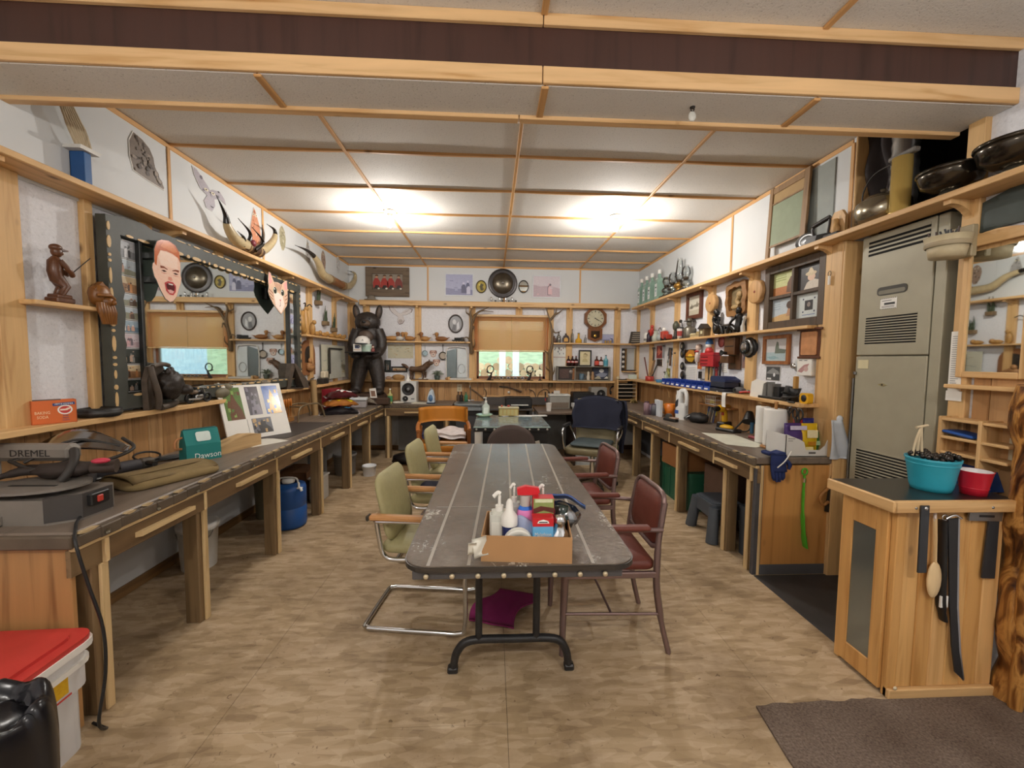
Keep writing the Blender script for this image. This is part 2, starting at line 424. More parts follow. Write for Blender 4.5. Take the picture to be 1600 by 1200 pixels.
# upper wall panels with cover strips (above the shelf) ------------------------------------------
for y0,y1 in((1.0,2.98),(2.98,4.12),(4.12,5.3),(5.3,YB)):put('wall_panel',G().box((XL,y0+.001,2.30),(XL+.012,y1-.001,CE)),PANEL,wl)
for y in(2.98,4.12):put('cover_strip',G().box((XL+.012,y-.014,2.36),(XL+.02,y+.014,CE-.03),.003),BATZ,wl)
for x0,x1 in((XL,-1.02),(-1.02,.18),(.18,1.40),(1.40,XR)):put('wall_panel',G().box((x0+.001,YB-.012,2.30),(x1-.001,YB,CE)),PANEL,wb)
for x in(-1.02,.18,1.40):put('cover_strip',G().box((x-.012,YB-.02,2.38),(x+.012,YB-.012,CE-.03),.003),BATZ,wb)
for y0,y1 in((2.60,3.95),(3.95,5.17),(5.17,YB)):put('wall_panel',G().box((XR-.012,y0+.001,2.27),(XR,y1-.001,CE)),PANEL,wr)
for y in(2.62,3.95):put('cover_strip',G().box((XR-.02,y-.014,2.32),(XR-.012,y+.014,CE-.03),.003),BATZ,wr)
# studs between the rough white infill
ST=wood('#d0a973','#b68a56','z',.55)
for y,wd in((1.995,.11),(2.375,.05),(2.75,.09),(3.45,.09),(4.15,.09),(5.08,.10),(5.86,.10),(6.46,.05)):
 put('stud',G().box((XL,y-wd/2,1.12),(XL+.035,y+wd/2,2.33),.003),ST,wl)
for x in(-2.2,-1.975,-1.175,-.32,.93,1.237,2.02):put('stud',G().box((x-.05,YB-.035,1.12),(x+.05,YB,2.33),.003),ST,wb)
put('stud',G().box((2.345,YB-.03,1.12),(2.37,YB,2.33),.003),ST,wb)
put('stud',G().box((.37,YB-.035,2.14),(.475,YB,2.33),.003),ST,wb)
for y,wd in((6.44,.05),(5.88,.10),(5.08,.10),(4.27,.11),(3.57,.12)):put('stud',G().box((XR-.035,y-wd/2,1.16),(XR,y+wd/2,2.29),.003),ST,wr)
for y0,y1,d in((2.655,2.79,.05),(2.60,2.652,.062)):put('post',G().box((XR-d,y0,0),(XR,y1,2.29),.004),ST,wr)
put('post',G().box((XR-.062,2.582,0),(XR+.16,2.599,2.265),.004),ST,wr)
put('post',G().box((XR-.02,2.582,2.30),(XR+.16,2.599,CE),.004),ST,wr)
put('post',G().box((XR-.03,1.88,0),(XR+.02,1.955,CE),.004),ST,wr)
# pine boards under the ledges
TG=[wood('#b58a5a','#8f6839','z',.55),wood('#aa7e4e','#865f35','z',.55),wood('#be9464','#966d40','z',.55)]
def planks(parent,a,b,step,mk):
 t=a;k=0
 while t<b-.01:
  put('plank',mk(t+.0015,min(t+step,b)-.0015),TG[(k*7+k//3)%3],parent);t+=step;k+=1
planks(wl,1.45,YB-.02,.115,lambda a,b:G().box((XL,a,.62),(XL+.018,b,1.11),.004))
planks(wb,XL+.02,XR-.02,.105,lambda a,b:G().box((a,YB-.018,.62),(b,YB,1.105),.004))
planks(wr,2.66,YB-.02,.115,lambda a,b:G().box((XR-.018,a,.62),(XR,b,1.15),.004))
planks(wr,1.40,1.86,.13,lambda a,b:G().box((XR-.018,a,.4),(XR,b,1.42),.004))
struct('baseboard_left',G().box((XL,1.4,0),(XL+.02,YB,.07),.004),wood('#7a5a35','#5c4125','y'))
struct('baseboard_back',G().box((XL+.02,YB-.02,0),(XR,YB,.07),.004),wood('#7a5a35','#5c4125','x'))
# lower wall skins below the counters
put('lower_panel',G().box((XL,1.4,.05),(XL+.01,YB,.62)),LOWW,wl);put('lower_panel',G().box((XL,YB-.01,.05),(XR,YB,.62)),LOWW,wb)
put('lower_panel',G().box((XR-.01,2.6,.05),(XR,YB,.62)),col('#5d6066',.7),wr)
# window ------------------------------------------------------------------
WF=wood('#b58a58','#8e6538','x');WFZ=wood('#c99b62','#a87740','z')
g=G().box((WX0-.075,YB-.04,WZ0-.035),(WX1+.075,YB+.02,WZ0),.004).box((WX0-.075,YB-.03,WZ1),(WX1+.075,YB,WZ1+.03),.004)
wn=struct('window_1',g,WF)
for x0,x1 in((WX0-.075,WX0),(WX1,WX1+.075)):put('window_casing',G().box((x0,YB-.03,WZ0),(x1,YB,WZ1),.004),WFZ,wn)
BR=col('#8b5a3c',.5)
put('window_sash',G().box((WX0,YB+.04,WZ0),(WX1,YB+.08,WZ0+.04)).box((WX0,YB+.04,WZ1-.04),(WX1,YB+.08,WZ1)).box((WX0,YB+.04,WZ0),(WX0+.035,YB+.08,WZ1)).box((WX1-.035,YB+.04,WZ0),(WX1,YB+.08,WZ1)),BR,wn)
put('window_pane',G().box((WX0+.03,YB+.055,WZ0+.03),(WX1-.03,YB+.06,WZ1-.03)),glass('#f4f8f6',mixin=.88),wn)
# outdoors seen through the window
gr=struct('ground',G().box((-8,YB+.2,-.4),(12,30,-.3)),col('#6f9a4a',.9,var=.3,scale=2))
bank=struct('bank',G().add([(-8,13,-.3),(12,13,-.3),(12,24,3.2),(-8,24,3.2)],[(0,1,2,3)]),col('#8a9f7c',.9,var=.3,scale=3))
for px in(785,806):
 c=AY(px,560,8.9);one('porch_post','white painted porch post outside the window, %s one'%('left' if px<800 else 'right'),'post',G().box((c.x-.07,8.83,-.3),(c.x+.07,8.97,2.6),.006).box((c.x-.1,8.80,-.3),(c.x+.1,9.0,-.1),.006).box((c.x-.1,8.80,2.5),(c.x+.1,9.0,2.6),.006),col('#f2f2f0',.5))
LOGM=[col('#b79a78',.8,var=.2),col('#9a7f60',.8,var=.2),col('#c8b193',.8,var=.2)];BARK=col('#6f5a48',.9,var=.3)
wp=thing('woodpile','stack of split firewood seen through the window above the sill','firewood',(0,10.2,-.3))
rr=random.Random(3);k=0
for row in range(12):
 for i in range(15):
  r=.09+rr.random()*.02;cx=-1.0+i*.2+(row%2)*.1+rr.uniform(-.01,.01);cz=.09+row*.165
  if cz>1.80-.22*abs(cx-.3):continue
  put('log',G().cyl((cx,0,cz),(cx,.5,cz),r,r*.95,8),LOGM[k%3],wp);k+=1
sd=one('shed_wall','pale blue corrugated metal shed wall outdoors, beyond the window','shed',G().sheet(160,1,lambda u,v:(1.9+u*5.5,9.2+u*2.6+.02*math.sin(u*160*math.pi/2),-.3+v*3.2),.01),col('#a9c4cf',.4,.1))
# ------------------------------------------------------------------ long shelves and ledges round the walls
def corbel(parent,loc,rz,d=.135,h=.16,th=.035):
 pr=[(0,0),(-d,0),(-d,-.022)]+[(-d+.012+(d-.03)*math.sin(R(t)),-.022-(h-.05)*(1-math.cos(R(t))))for t in range(10,91,16)]+[(-.012,-h),(0,-h)]
 return put('bracket',G().prism(pr,-th/2,th/2,plane='yz'),pine('z'),parent,loc,rz)
SHL,SHB,SHR=2.345,2.36,2.297
sl=thing('wall_shelf','long pine shelf high along the left wall holding the mounted horns','shelf',(XL,3.9,SHL),0,None)
put('board',G().box((0,-2.6,-.03),(.19,2.46,0),.003),pine('y'),sl)
for y in(1.87,2.9,3.75,4.4,5.08,5.86):corbel(sl,(0,y-3.9,-.03),R(90),d=.16)
sb=thing('wall_shelf','long pine shelf high along the back wall under the tray and photographs','shelf',(0,YB,SHB))
put('board',G().box((XL+.20,-.14,-.075),(XR-.19,0,0),.003),pine('x'),sb)
for x in(-1.975,-1.175,-.33,.42,1.237,2.02):corbel(sb,(x,-.035,-.075),0,d=.09)
sr=thing('wall_shelf','long pine shelf high along the right wall holding bottles, lamps and bowls','shelf',(XR,3.9,SHR))
put('board',G().box((-.17,-2.6,-.03),(0,2.46,0),.003),pine('y'),sr)
for y in(1.92,2.72,3.57,4.27,5.08,5.88):corbel(sr,(0,y-3.9,-.03),R(-90),d=.15)
# mid shelves
MB,MR=1.737,1.733
for x0,x1,lb in((XL+.04,-.35,'narrow pine shelf on the back wall left of the window, under the wooden ducks'),(.93,XR-.14,'narrow pine shelf on the back wall right of the window, under the clock')):
 t=thing('wall_shelf',lb,'shelf',((x0+x1)/2,YB,MB));put('board',G().box((-(x1-x0)/2,-.12,-.024),((x1-x0)/2,-.0,0),.003),pine('x'),t)
t=thing('wall_shelf','narrow pine shelf halfway up the right wall crowded with figurines','shelf',(XR,4.5,MR));put('board',G().box((-.12,-1.70,-.024),(0,2.0,0),.003),pine('y'),t)
MLz=1.730
t=thing('wall_shelf','short pine shelf on the left wall under the carved fisherman','shelf',(XL,2.17,MLz));put('board',G().box((0,-.15,-.022),(.11,.165,0),.003),pine('y'),t)
t=thing('wall_shelf','short pine shelf on the left wall beyond the big mirror, holding carved animals','shelf',(XL,5.5,1.735));put('board',G().box((0,-.72,-.024),(.12,.85,0),.003),pine('y'),t)
# ledges over the counters
LEL,LEB,LER=1.132,1.13,1.172
t=thing('ledge','pine ledge along the left wall below the big mirror','shelf',(XL,3.9,LEL));put('board',G().box((0,-2.55,-.03),(.14,2.46,0),.003),pine('y'),t)
t=thing('ledge','pine ledge along the back wall below the window','shelf',(0,YB,LEB));put('board',G().box((XL+.145,-.15,-.03),(XR-.2,0,0),.003),pine('x'),t)
for x in(-.35,.45,1.3):corbel(t,(x,-.02,-.03),0,d=.08,h=.1)
t=thing('ledge','pine ledge along the right wall under the blue parts bins','shelf',(XR,4.5,LER));put('board',G().box((-.2,-1.76,-.026),(0,1.98,0),.003),pine('y'),t)
for y in(3.2,4.3,5.2):corbel(t,(-.018,y-4.5,-.026),R(-90),d=.15)
# ------------------------------------------------------------------ workbenches
CTOP=lambda ax:wood('#75685c','#574b41',ax,.42,.7,False)
OK_=lambda ax:wood('#7d6546','#59452d',ax,.55,1.,False)
LITE=lambda ax:wood('#cfb283','#b0905c',ax,.55,1.,False)
def bench(name,label,loc,rz,W,D,H,posts,dv,handles,end=None,live=11):
 """faces -y; x runs along the bench; top at H"""
 b=thing(name,label,'workbench',loc,rz);rnd=random.Random(len(label))
 put('worktop',G().box((0,-D,H-.045),(W,0,H),.006),CTOP('x'),b)
 g=G();g2=G();n=int(W*live)  # chipped bark edge with pale nicks (painted edge highlights) and screw heads
 for i in range(n):
  x0,x1=W*i/n,W*(i+1)/n;dz=rnd.uniform(.0,.004);dy=rnd.uniform(0,.004)
  g.box((x0,-D-.018-dy,H-.055-dz),(x1,-D,H-.010-dz*.6),.005)
  m=(x0+x1)/2;q=(x1-x0)*rnd.uniform(.25,.45)
  if live>9 and rnd.random()<.75:g2.prism([(m-q,H-.006),(m-q*.4,H-.012),(m+q*.5,H-.010),(m+q,H-.005),(m+q*.6,H-.001),(m-q*.7,H-.001)],-D-.0185-dy*.4,-D-.002)
 put('bark_edge',g,col('#5b4e3f',.6,var=.2),b)
 if g2.v:put('nick_highlights',g2,col('#b59d78',.5,var=.15),b)['kind']='stuff'
 gs=G()
 for i in range(int(W*4)):gs.lathe([(.0,.0),(.009,.001),(.011,.006)],(.1+i*.25,-D-.030,H-.035),8,axis='y')
 put('screw_heads',gs,col('#77705f',.4,.6),b)['kind']='stuff'
 put('apron_strip',G().box((0,-D-.004,H-.075),(W,-D+.02,H-.055),.003),LITE('x'),b)
 put('apron',G().box((0,-D+.012,H-.175),(W,-D+.03,H-.07)),OK_('x'),b)
 for a,c in zip(dv[:-1],dv[1:]):
  put('drawer_front',G().box((a+.012,-D-.002,H-.172),(c-.012,-D+.012,H-.078),.003),wood('#6e563a','#4e3b26','x',.5,.8,False),b)
 for a in dv:put('divider',G().box((a-.010,-D-.004,H-.175),(a+.010,-D+.012,H-.075),.002),LITE('z'),b)
 for hx,hw in handles:
  q=put('drawer_handle',G().prism([(-D-.034,H-.128),(-D-.002,H-.135),(-D-.002,H-.112),(-D-.034,H-.108)],hx-hw/2,hx+hw/2,plane='yz'),LITE('x'),b)
 for px in posts:
  l=put('leg',G().box((px-.04,-D+.02,0),(px+.04,-D+.10,H-.05),.004),OK_('z'),b)
  put('face_strip',G().box((px-.012,-D+.006,0),(px+.022,-D+.02,H-.175),.003),LITE('z'),l)
  put('rail',G().box((px-.02,-D+.10,H-.14),(px+.02,-.03,H-.06)),OK_('y'),b)
 return b
    # left bench: local x -> +y of the room
Y0=1.56
fy=lambda px,x=1.575:x*FPX/(769-px)-Y0
lb_=bench('workbench','long dark topped workbench with drawers running along the left wall',(XL+.02,Y0,0),LFACE,4.93,.655,.80,[1.68-Y0,2.26-Y0,3.03-Y0,3.80-Y0,4.57-Y0,5.28-Y0],[1.69-Y0,2.26-Y0,3.0-Y0,3.76-Y0,4.53-Y0,5.28-Y0,5.98-Y0],[((fy(222)+fy(306))/2,.32),((fy(372)+fy(420))/2,.30),(3.36-Y0,.30),(4.13-Y0,.29),(4.92-Y0,.29),(5.62-Y0,.28)])
put('end_panel',G().box((.02,-.62,0),(.04,-.02,.74),.003),wood('#ad8150','#876037','z',.5,.7),lb_)
put('end_edge',G().box((-.015,-.66,.74),(.02,-.0,.792),.006),col('#5b4e3f',.6,var=.2),lb_)
# right bench: local x runs from the far corner towards the camera
YR=6.49;ry=lambda px,x=1.79:YR-x*FPX/(px-769)
rb_=bench('workbench','long dark topped workbench with drawers running along the right wall',(XR-.02,YR,0),RFACE,YR-2.60,.56,.82,[YR-5.0,YR-4.42,YR-3.79,YR-2.99,YR-2.70],[YR-5.6,YR-4.68,YR-3.95,YR-3.13,YR-2.66],[(YR-5.0,.3),(YR-4.36,.32),(YR-3.52,.34),(YR-2.94,.26)])
put('end_panel',G().box((YR-2.632,-.50,.07),(YR-2.612,-.0,.765),.003),wood('#c48f52','#a06d36','z',.5,.7),rb_)
put('end_stile',G().box((YR-2.64,-.555,0),(YR-2.61,-.50,.765),.003),col('#4b4a4d',.6),rb_)
put('end_stile',G().box((YR-2.64,-.525,0),(YR-2.607,-.505,.765),.003),LITE('z'),rb_)
put('toe_board',G().box((YR-2.63,-.50,0),(YR-2.608,0,.072),.003),col('#55565a',.6),rb_)
# back left bench with one drawer
bb=bench('workbench','short workbench with a single drawer on the back wall under the white speaker',(-1.57,YB-.03,0),0,.99,.56,.80,[.05,.90],[.02,.95],[(.48,.36)],live=9)
put('lower_back',G().box((.1,-.1,.02),(.9,-.08,.6)),col('#6d6a66',.6),bb)
# ------------------------------------------------------------------ long folding table
TZ=.735
tb=thing('folding_table','long slate patterned folding table with bolted metal rim in the middle of the room','table',(.11,2.43,0))
def slate():
 m,nt,b=_new('slate_laminate');v=coords(nt,rand=False)
 no=N(nt,'TexNoise',Scale=5.,Detail=8.,Roughness=.7);nt.links.new(v,no.inputs['Vector'])
 c=ramp(nt,no.outputs[0],[(.3,'#544a41'),(.55,'#6a5f54'),(.75,'#786d61')])
 n2=N(nt,'TexNoise',Scale=38.,Detail=6.,Roughness=.8,Distortion=1.2);nt.links.new(v,n2.inputs['Vector'])
 n3=N(nt,'TexNoise',Scale=3.2,Detail=2.);nt.links.new(v,n3.inputs['Vector'])
 ad=N(nt,'Math',operation='MULTIPLY');nt.links.new(n2.outputs[0],ad.inputs[0]);nt.links.new(n3.outputs[0],ad.inputs[1])
 sp=ramp(nt,ad.outputs[0],[(.345,'#000000'),(.37,'#ffffff')])
 mx=N(nt,'MixRGB');nt.links.new(sp,mx.inputs[0]);nt.links.new(c,mx.inputs[1]);mx.inputs[2].default_value=(*lin('#b9b4a8'),1)
 nt.links.new(mx.outputs[0],b.inputs['Base Color'])
 ro=ramp(nt,n2.outputs[0],[(.3,'#3c3c3c'),(.7,'#6a6a6a')]);nt.links.new(ro,b.inputs['Roughness'])
 bump(nt,b,n2.outputs[0],.6,.004);return m
TW,TL=.425,1.035
put('tabletop',G().prism(rrect(-TW,TW,-TL,TL,.09,7),TZ-.02,TZ,plane='xy'),slate(),tb)
for fx0,fx1 in((-.334,-.266),(-.19,-.112),(-.03,.033),(.10,.184),(.26,.324)):
 a,c=(fx0,-TL+.02),(fx1,TL-.05)
 put('inlay_strip',G().prism([(fx0-.006,-TL+.006),(fx0+.006,-TL+.006),(fx1+.006,TL-.01),(fx1-.006,TL-.01)],TZ,TZ+.0008,plane='xy'),col('#9a9184',.5),tb)
put('inlay_strip',G().box((-.38,-.46,TZ),(.40,-.455,TZ+.0006)),col('#7d7468',.5),tb)
rim=put('metal_rim',G().prism(rrect(-TW-.004,TW+.004,-TL-.004,TL+.004,.092,7),TZ-.022,TZ-.004,plane='xy'),col('#4b4743',.35,.6),tb)
for sy in(-1,1):
 ap=put('apron',G().box((-.39,sy*(TL-.02)-.01,TZ-.054),(.37,sy*(TL-.02)+.01,TZ-.02),.003),col('#5a5a5e',.4,.5),tb)
 for i in range(8):
  put('bolt',G().lathe([(0,.004),(.005,.004),(.009,.001),(.0095,-.004)],(-.34+i*.092,sy*(TL-.008)-(.008 if sy<0 else-.0),TZ-.038),10,axis='y'),col('#c9b99a',.35,.4),tb)
LEGM=col('#2e2d2e',.4,.3,var=.25,scale=30)
for sy,yy in((-1,-.61),(1,.66)):
 u=put('leg',G().tube(bez([(-.285,yy,.016),(-.265,yy,.10),(-.20,yy,.152),(.0,yy,.156),(.19,yy,.152),(.245,yy,.10),(.262,yy,.016)],6),.019,10).box((-.31,yy-.02,0),(-.262,yy+.02,.03),.006).box((.24,yy-.02,0),(.286,yy+.02,.03),.006),LEGM,tb)
 for px in(-.165,.105):put('leg_post',G().cyl((px,yy,.15),(px,yy,TZ-.02),.017,n=10),LEGM,u)
 for px in(-.145,.085):put('brace',G().tube([(px,yy,.50),(px*.45,yy+sy*.0-sy*.22,TZ-.025)],.006,6),LEGM,u)
    # ------------------------------------------------------------------ chairs
OLIVE=col('#a59d72',.55,var=.05,scale=40,bmp=.15);ARMW=wood('#bd8a58','#96673a','x',.4,1.,False)
def cushion(g,w,d,th,r=.05,crown=.02,plane='xy',z0=0):
 """padded slab, rounded in outline and in section"""
 sec=[(-.0,-th/2+.0),(.012,-th/2),(.012,th/2),(0,th/2)]
 rings=[(.012,z0),(.0,z0+.010),(0,z0+th-.014),(.014,z0+th),(min(w,d)*.28,z0+th+crown)]
 vs=[];fs=[];n=None
 for ins,z in rings:
  P=rrect(-w/2+ins,w/2-ins,-d/2+ins,d/2-ins,max(.008,r-ins*.6),4);n=len(P)
  vs+=[{'xy':(a,b,z),'yz':(z,a,b),'xz':(a,-z,b)}[plane]for a,b in P]
 for i in range(len(rings)-1):
  for j in range(n):fs.append((i*n+j,i*n+(j+1)%n,(i+1)*n+(j+1)%n,(i+1)*n+j))
 fs.append(list(range(n))[::-1]);fs.append([(len(rings)-1)*n+j for j in range(n)])
 return g.add(vs,fs,0,True)
oc=thing('cantilever_chair','nearest olive vinyl cantilever armchair on the left of the slate table','chair',(-.37,2.29,0),R(-7),'olive cantilever chairs along the table')
for s in(-1,1):  # faces +x ; tube runs floor rear -> front -> seat -> arm
 yy=s*.205
 put('side_tube',G().tube(bez([(-.27,yy*.98,.016),(.1,yy,.016),(.225,yy,.018),(.262,yy,.06),(.262,yy,.30),(.262,yy,.39),(.235,yy,.43),(.1,yy,.425),(-.10,yy,.405),(-.17,yy,.425),(-.195,yy,.50),(-.215,yy,.63)],5),.0125,10),CHROME,oc)
 a=put('armrest',G().box((-.235,s*.235-.022,.628),(.09,s*.235+.022,.658),.009),ARMW,oc)
 put('end_cap',G().box((-.250,s*.235-.022,.626),(-.233,s*.235+.022,.656),.006),col('#4b453c',.4,.4),a)
 put('arm_tube',G().tube(bez([(-.215,yy,.625),(-.2,s*.235,.62),(-.1,s*.235,.622),(.04,s*.235,.624)],4),.010,8),CHROME,a)
put('floor_bar',G().tube(bez([(-.255,-.2,.016),(-.285,-.185,.016),(-.295,-.15,.016),(-.295,.15,.016),(-.285,.185,.016),(-.255,.2,.016)],5),.0125,10),CHROME,oc)
put('seat',cushion(G().at((0.02,0,.43)),.44,.39,.05,.06,.02),OLIVE,oc)
g=G().at((-.19,0,.66),0,0,R(-12));cushion(g,.38,.37,.035,.07,.012,'yz',-.015);put('backrest',g,OLIVE,oc)
put('back_support',G().box((-.225,-.03,.42),(-.20,.03,.6),.004),CHROME,oc)
dup(oc,(-.37,3.03,0),R(-6),'middle olive vinyl cantilever armchair left of the slate table, navy cloth on its seat')
dup(oc,(-.35,3.70,0),R(-5),'farthest olive vinyl cantilever armchair of the three left of the slate table')
one('seat_cloth','dark navy folded cloth lying on the middle olive chair seat','cloth',G().sheet(10,10,lambda u,v:(-.17+.33*u,-.16+.33*v,.006+.012*math.sin(u*7+v*4)*math.sin(v*6)+.012),.02),col('#23263a',.9),(-.37,3.03,.505),R(-6))
MAR=col('#6b3428',.5,var=.06,scale=30,bmp=.08);MFR=col('#87706c',.35,.5,var=.05)
mc=thing('steel_armchair','nearest maroon vinyl steel armchair on the right of the slate table','chair',(.62,2.11,0),0,'maroon steel armchairs along the table')
for s in(-1,1):  # faces -x
 y=s*.205
 put('leg',G().tube([(-.265,y,.0),(-.262,y,.20),(-.255,y,.415)],[.014,.017,.020],4),MFR,mc)
 put('leg',G().tube(bez([(.275,y*1.02,.0),(.235,y,.16),(.205,y,.34),(.203,y,.45),(.21,y*.97,.58),(.228,y*.94,.69),(.24,y*.92,.765)],4),[.014]*5+[.018]*10+[.016]*10,4),MFR,mc)
 a=put('arm_frame',G().tube(bez([(-.115,y*1.08,.44),(-.085,y*1.12,.54),(-.075,y*1.14,.62),(-.05,y*1.15,.645),(.06,y*1.15,.648),(.22,y*1.06,.64)],4),.012,4),MFR,mc)
 put('arm_pad',G().box((-.10,y*1.15-.022,.648),(.15,y*1.15+.022,.672),.008),MAR,a)
 put('side_stretcher',G().cyl((-.258,y,.215),(.222,y,.205),.007,n=6),MFR,mc)
 put('seat_rail',G().box((-.262,y-.012,.395),(.21,y+.012,.425),.004),MFR,mc)
put('cross_stretcher',G().cyl((-.02,-.205,.21),(-.02,.205,.21),.007,n=6),MFR,mc)
put('seat_rail',G().box((-.262,-.2,.395),(-.24,.2,.425),.003),MFR,mc)
put('seat',cushion(G().at((-.03,0,.425)),.46,.40,.05,.04,.018),MAR,mc)
put('back_frame',G().tube(bez([(.212,-.192,.55),(.228,-.190,.70),(.244,-.16,.795),(.248,0,.805),(.244,.16,.795),(.228,.190,.70),(.212,.192,.55),(.206,.14,.525),(.204,-.14,.525)],5),.013,8,closed=True),MFR,mc)
g=G().at((.226,0,.665),R(180),0,R(-8));cushion(g,.35,.27,.03,.06,.010,'yz',-.015);put('backrest',g,MAR,mc)
dup(mc,(.66,3.0,0),R(4),'farther maroon vinyl steel armchair on the right of the slate table')
# brown shell chair at the far end of the table, facing the camera
bc=thing('shell_chair','brown round backed chair tucked under the far end of the slate table','chair',(.19,3.72,0))
BRN=col('#4a382f',.5)
put('backrest',G().sheet(12,8,lambda u,v:(.255*math.cos(math.pi*(u))*(1-.02*v),.10+.06*math.sin(math.pi*u)*1.0-.0+.03*v,.47+.36*v*math.sin(math.pi*min(max(u,.02),.98))**.55),.03),BRN,bc)
put('seat',cushion(G().at((0,-.1,.43)),.44,.42,.045,.12,.015),BRN,bc)
for sx in(-1,1):
 for sy in(-1,1):put('leg',G().cyl((sx*.20,sy*.16-.08,0),(sx*.17,sy*.13-.08,.44),.012,n=8),col('#2d2825',.4),bc)
    # orange upholstered armchair
ORG=col('#b8741c',.6,var=.06);OW=wood('#a5652f','#7d461d','z',.4,1.,False)
oa=thing('upholstered_armchair','orange upholstered wooden armchair in front of the back wall sink','chair',(-.60,5.02,0),R(8))
g=G();cushion(g.at((0,0,.36)),.54,.50,.10,.06,.015);put('seat',g,ORG,oa)
put('backrest',G().sheet(14,5,lambda u,v:(-.29+.58*u,.26-.17*abs(2*u-1)**3.0,.66+.19*v),.045),ORG,oa)
for sx in(-1,1):
 put('leg',G().box((sx*.30-.02,-.245,0),(sx*.30+.02,-.20,.60),.006),OW,oa)
 put('leg',G().box((sx*.285-.02,.12,0),(sx*.285+.02,.165,.62),.006),OW,oa)
 put('armrest',G().tube(bez([(sx*.30,-.25,.615),(sx*.312,-.05,.632),(sx*.305,.10,.655),(sx*.27,.22,.70)],5),.026,8,sy=.6),wood('#a5652f','#7d461d','y',.4,1.,False),oa)
put('front_rail',G().box((-.29,-.23,.30),(.29,-.20,.36),.005),OW,oa)
one('folded_cloth','white patterned folded cloth lying on the orange armchair seat','cloth',G().sheet(14,12,lambda u,v:(-.12+.38*u,-.2+.36*v,.03+.03*v+.014*math.sin(u*9+v*3)+.012*math.sin(v*11+u*5)),.045),col('#cfc6c4',.9,var=.15,scale=18),(-.60,5.0,.505),R(8))
one('navy_garment','navy folded garment under the white cloth on the orange armchair','clothing',G().sheet(8,8,lambda u,v:(-.25+.2*u,-.2+.34*v,.03+.014*math.sin(u*6)),.05),col('#232448',.9),(-.60,5.0,.505),R(8))
# office chair with a jacket over it
KH=col('#6e6448',.6,var=.06)
of=thing('office_chair','khaki swivel office chair with chrome arms near the right bench','chair',(1.18,4.62,0),R(-26))
g=G();cushion(g.at((0,-.02,.40)),.56,.52,.07,.10,.02);put('seat',g,KH,of)
g=G();cushion(g.at((0,-.03,.492)),.44,.44,.03,.06,.008);put('seat_pad',g,col('#3f4a4c',.6),of)
put('backrest',G().sheet(10,6,lambda u,v:(-.25+.5*u,.25+.06*v-.05*abs(2*u-1)**2,.47+.52*v),.05),KH,of)
for sx in(-1,1):
 a=put('arm_frame',G().tube(bez([(sx*.25,.20,.48),(sx*.30,.20,.60),(sx*.31,.10,.68),(sx*.31,-.12,.68),(sx*.31,-.20,.62),(sx*.29,-.18,.45),(sx*.24,-.14,.41)],5),.014,8),CHROME,of)
 put('arm_pad',G().box((sx*.31-.02,-.14,.688),(sx*.31+.02,.12,.712),.008),BLACK,a)
put('column',G().cyl((0,0,.10),(0,0,.40),.028,n=10),CHROME,of)
for k in range(5):
 a=2*math.pi*k/5+.3;c,s=math.cos(a),math.sin(a)
 l=put('base_spoke',G().tube([(0,0,.10),(.28*c,.28*s,.065)],[.026,.016],6),col('#3d3026',.4),of)
 put('caster',G().ell((.28*c,.28*s,.028),(.024,.024,.028),10,6),BLACK,l)
jk=one('jacket','dark navy jacket draped over the back of the khaki office chair','clothing',G().sheet(18,16,lambda u,v:(-.29+.58*u+.012*math.sin(v*9),(.20+.06*v*1.2-.055*abs(2*u-1)**2+.02*math.sin(u*12)*(1-v)),.64+.38*v-.06*abs(2*u-1)**2*v),.02).sheet(18,8,lambda u,v:(-.29+.58*u,.28-.05*abs(2*u-1)**2+.07*v,1.03-.06*abs(2*u-1)**2-.10*v*v),.02).sheet(10,14,lambda u,v:(.24+.09*u+.02*math.sin(v*5),.24+.06*math.sin(u*3)-.02,.98-.62*v),.03),col('#191c2e',.9,var=.1),(1.18,4.62,0),R(-26))
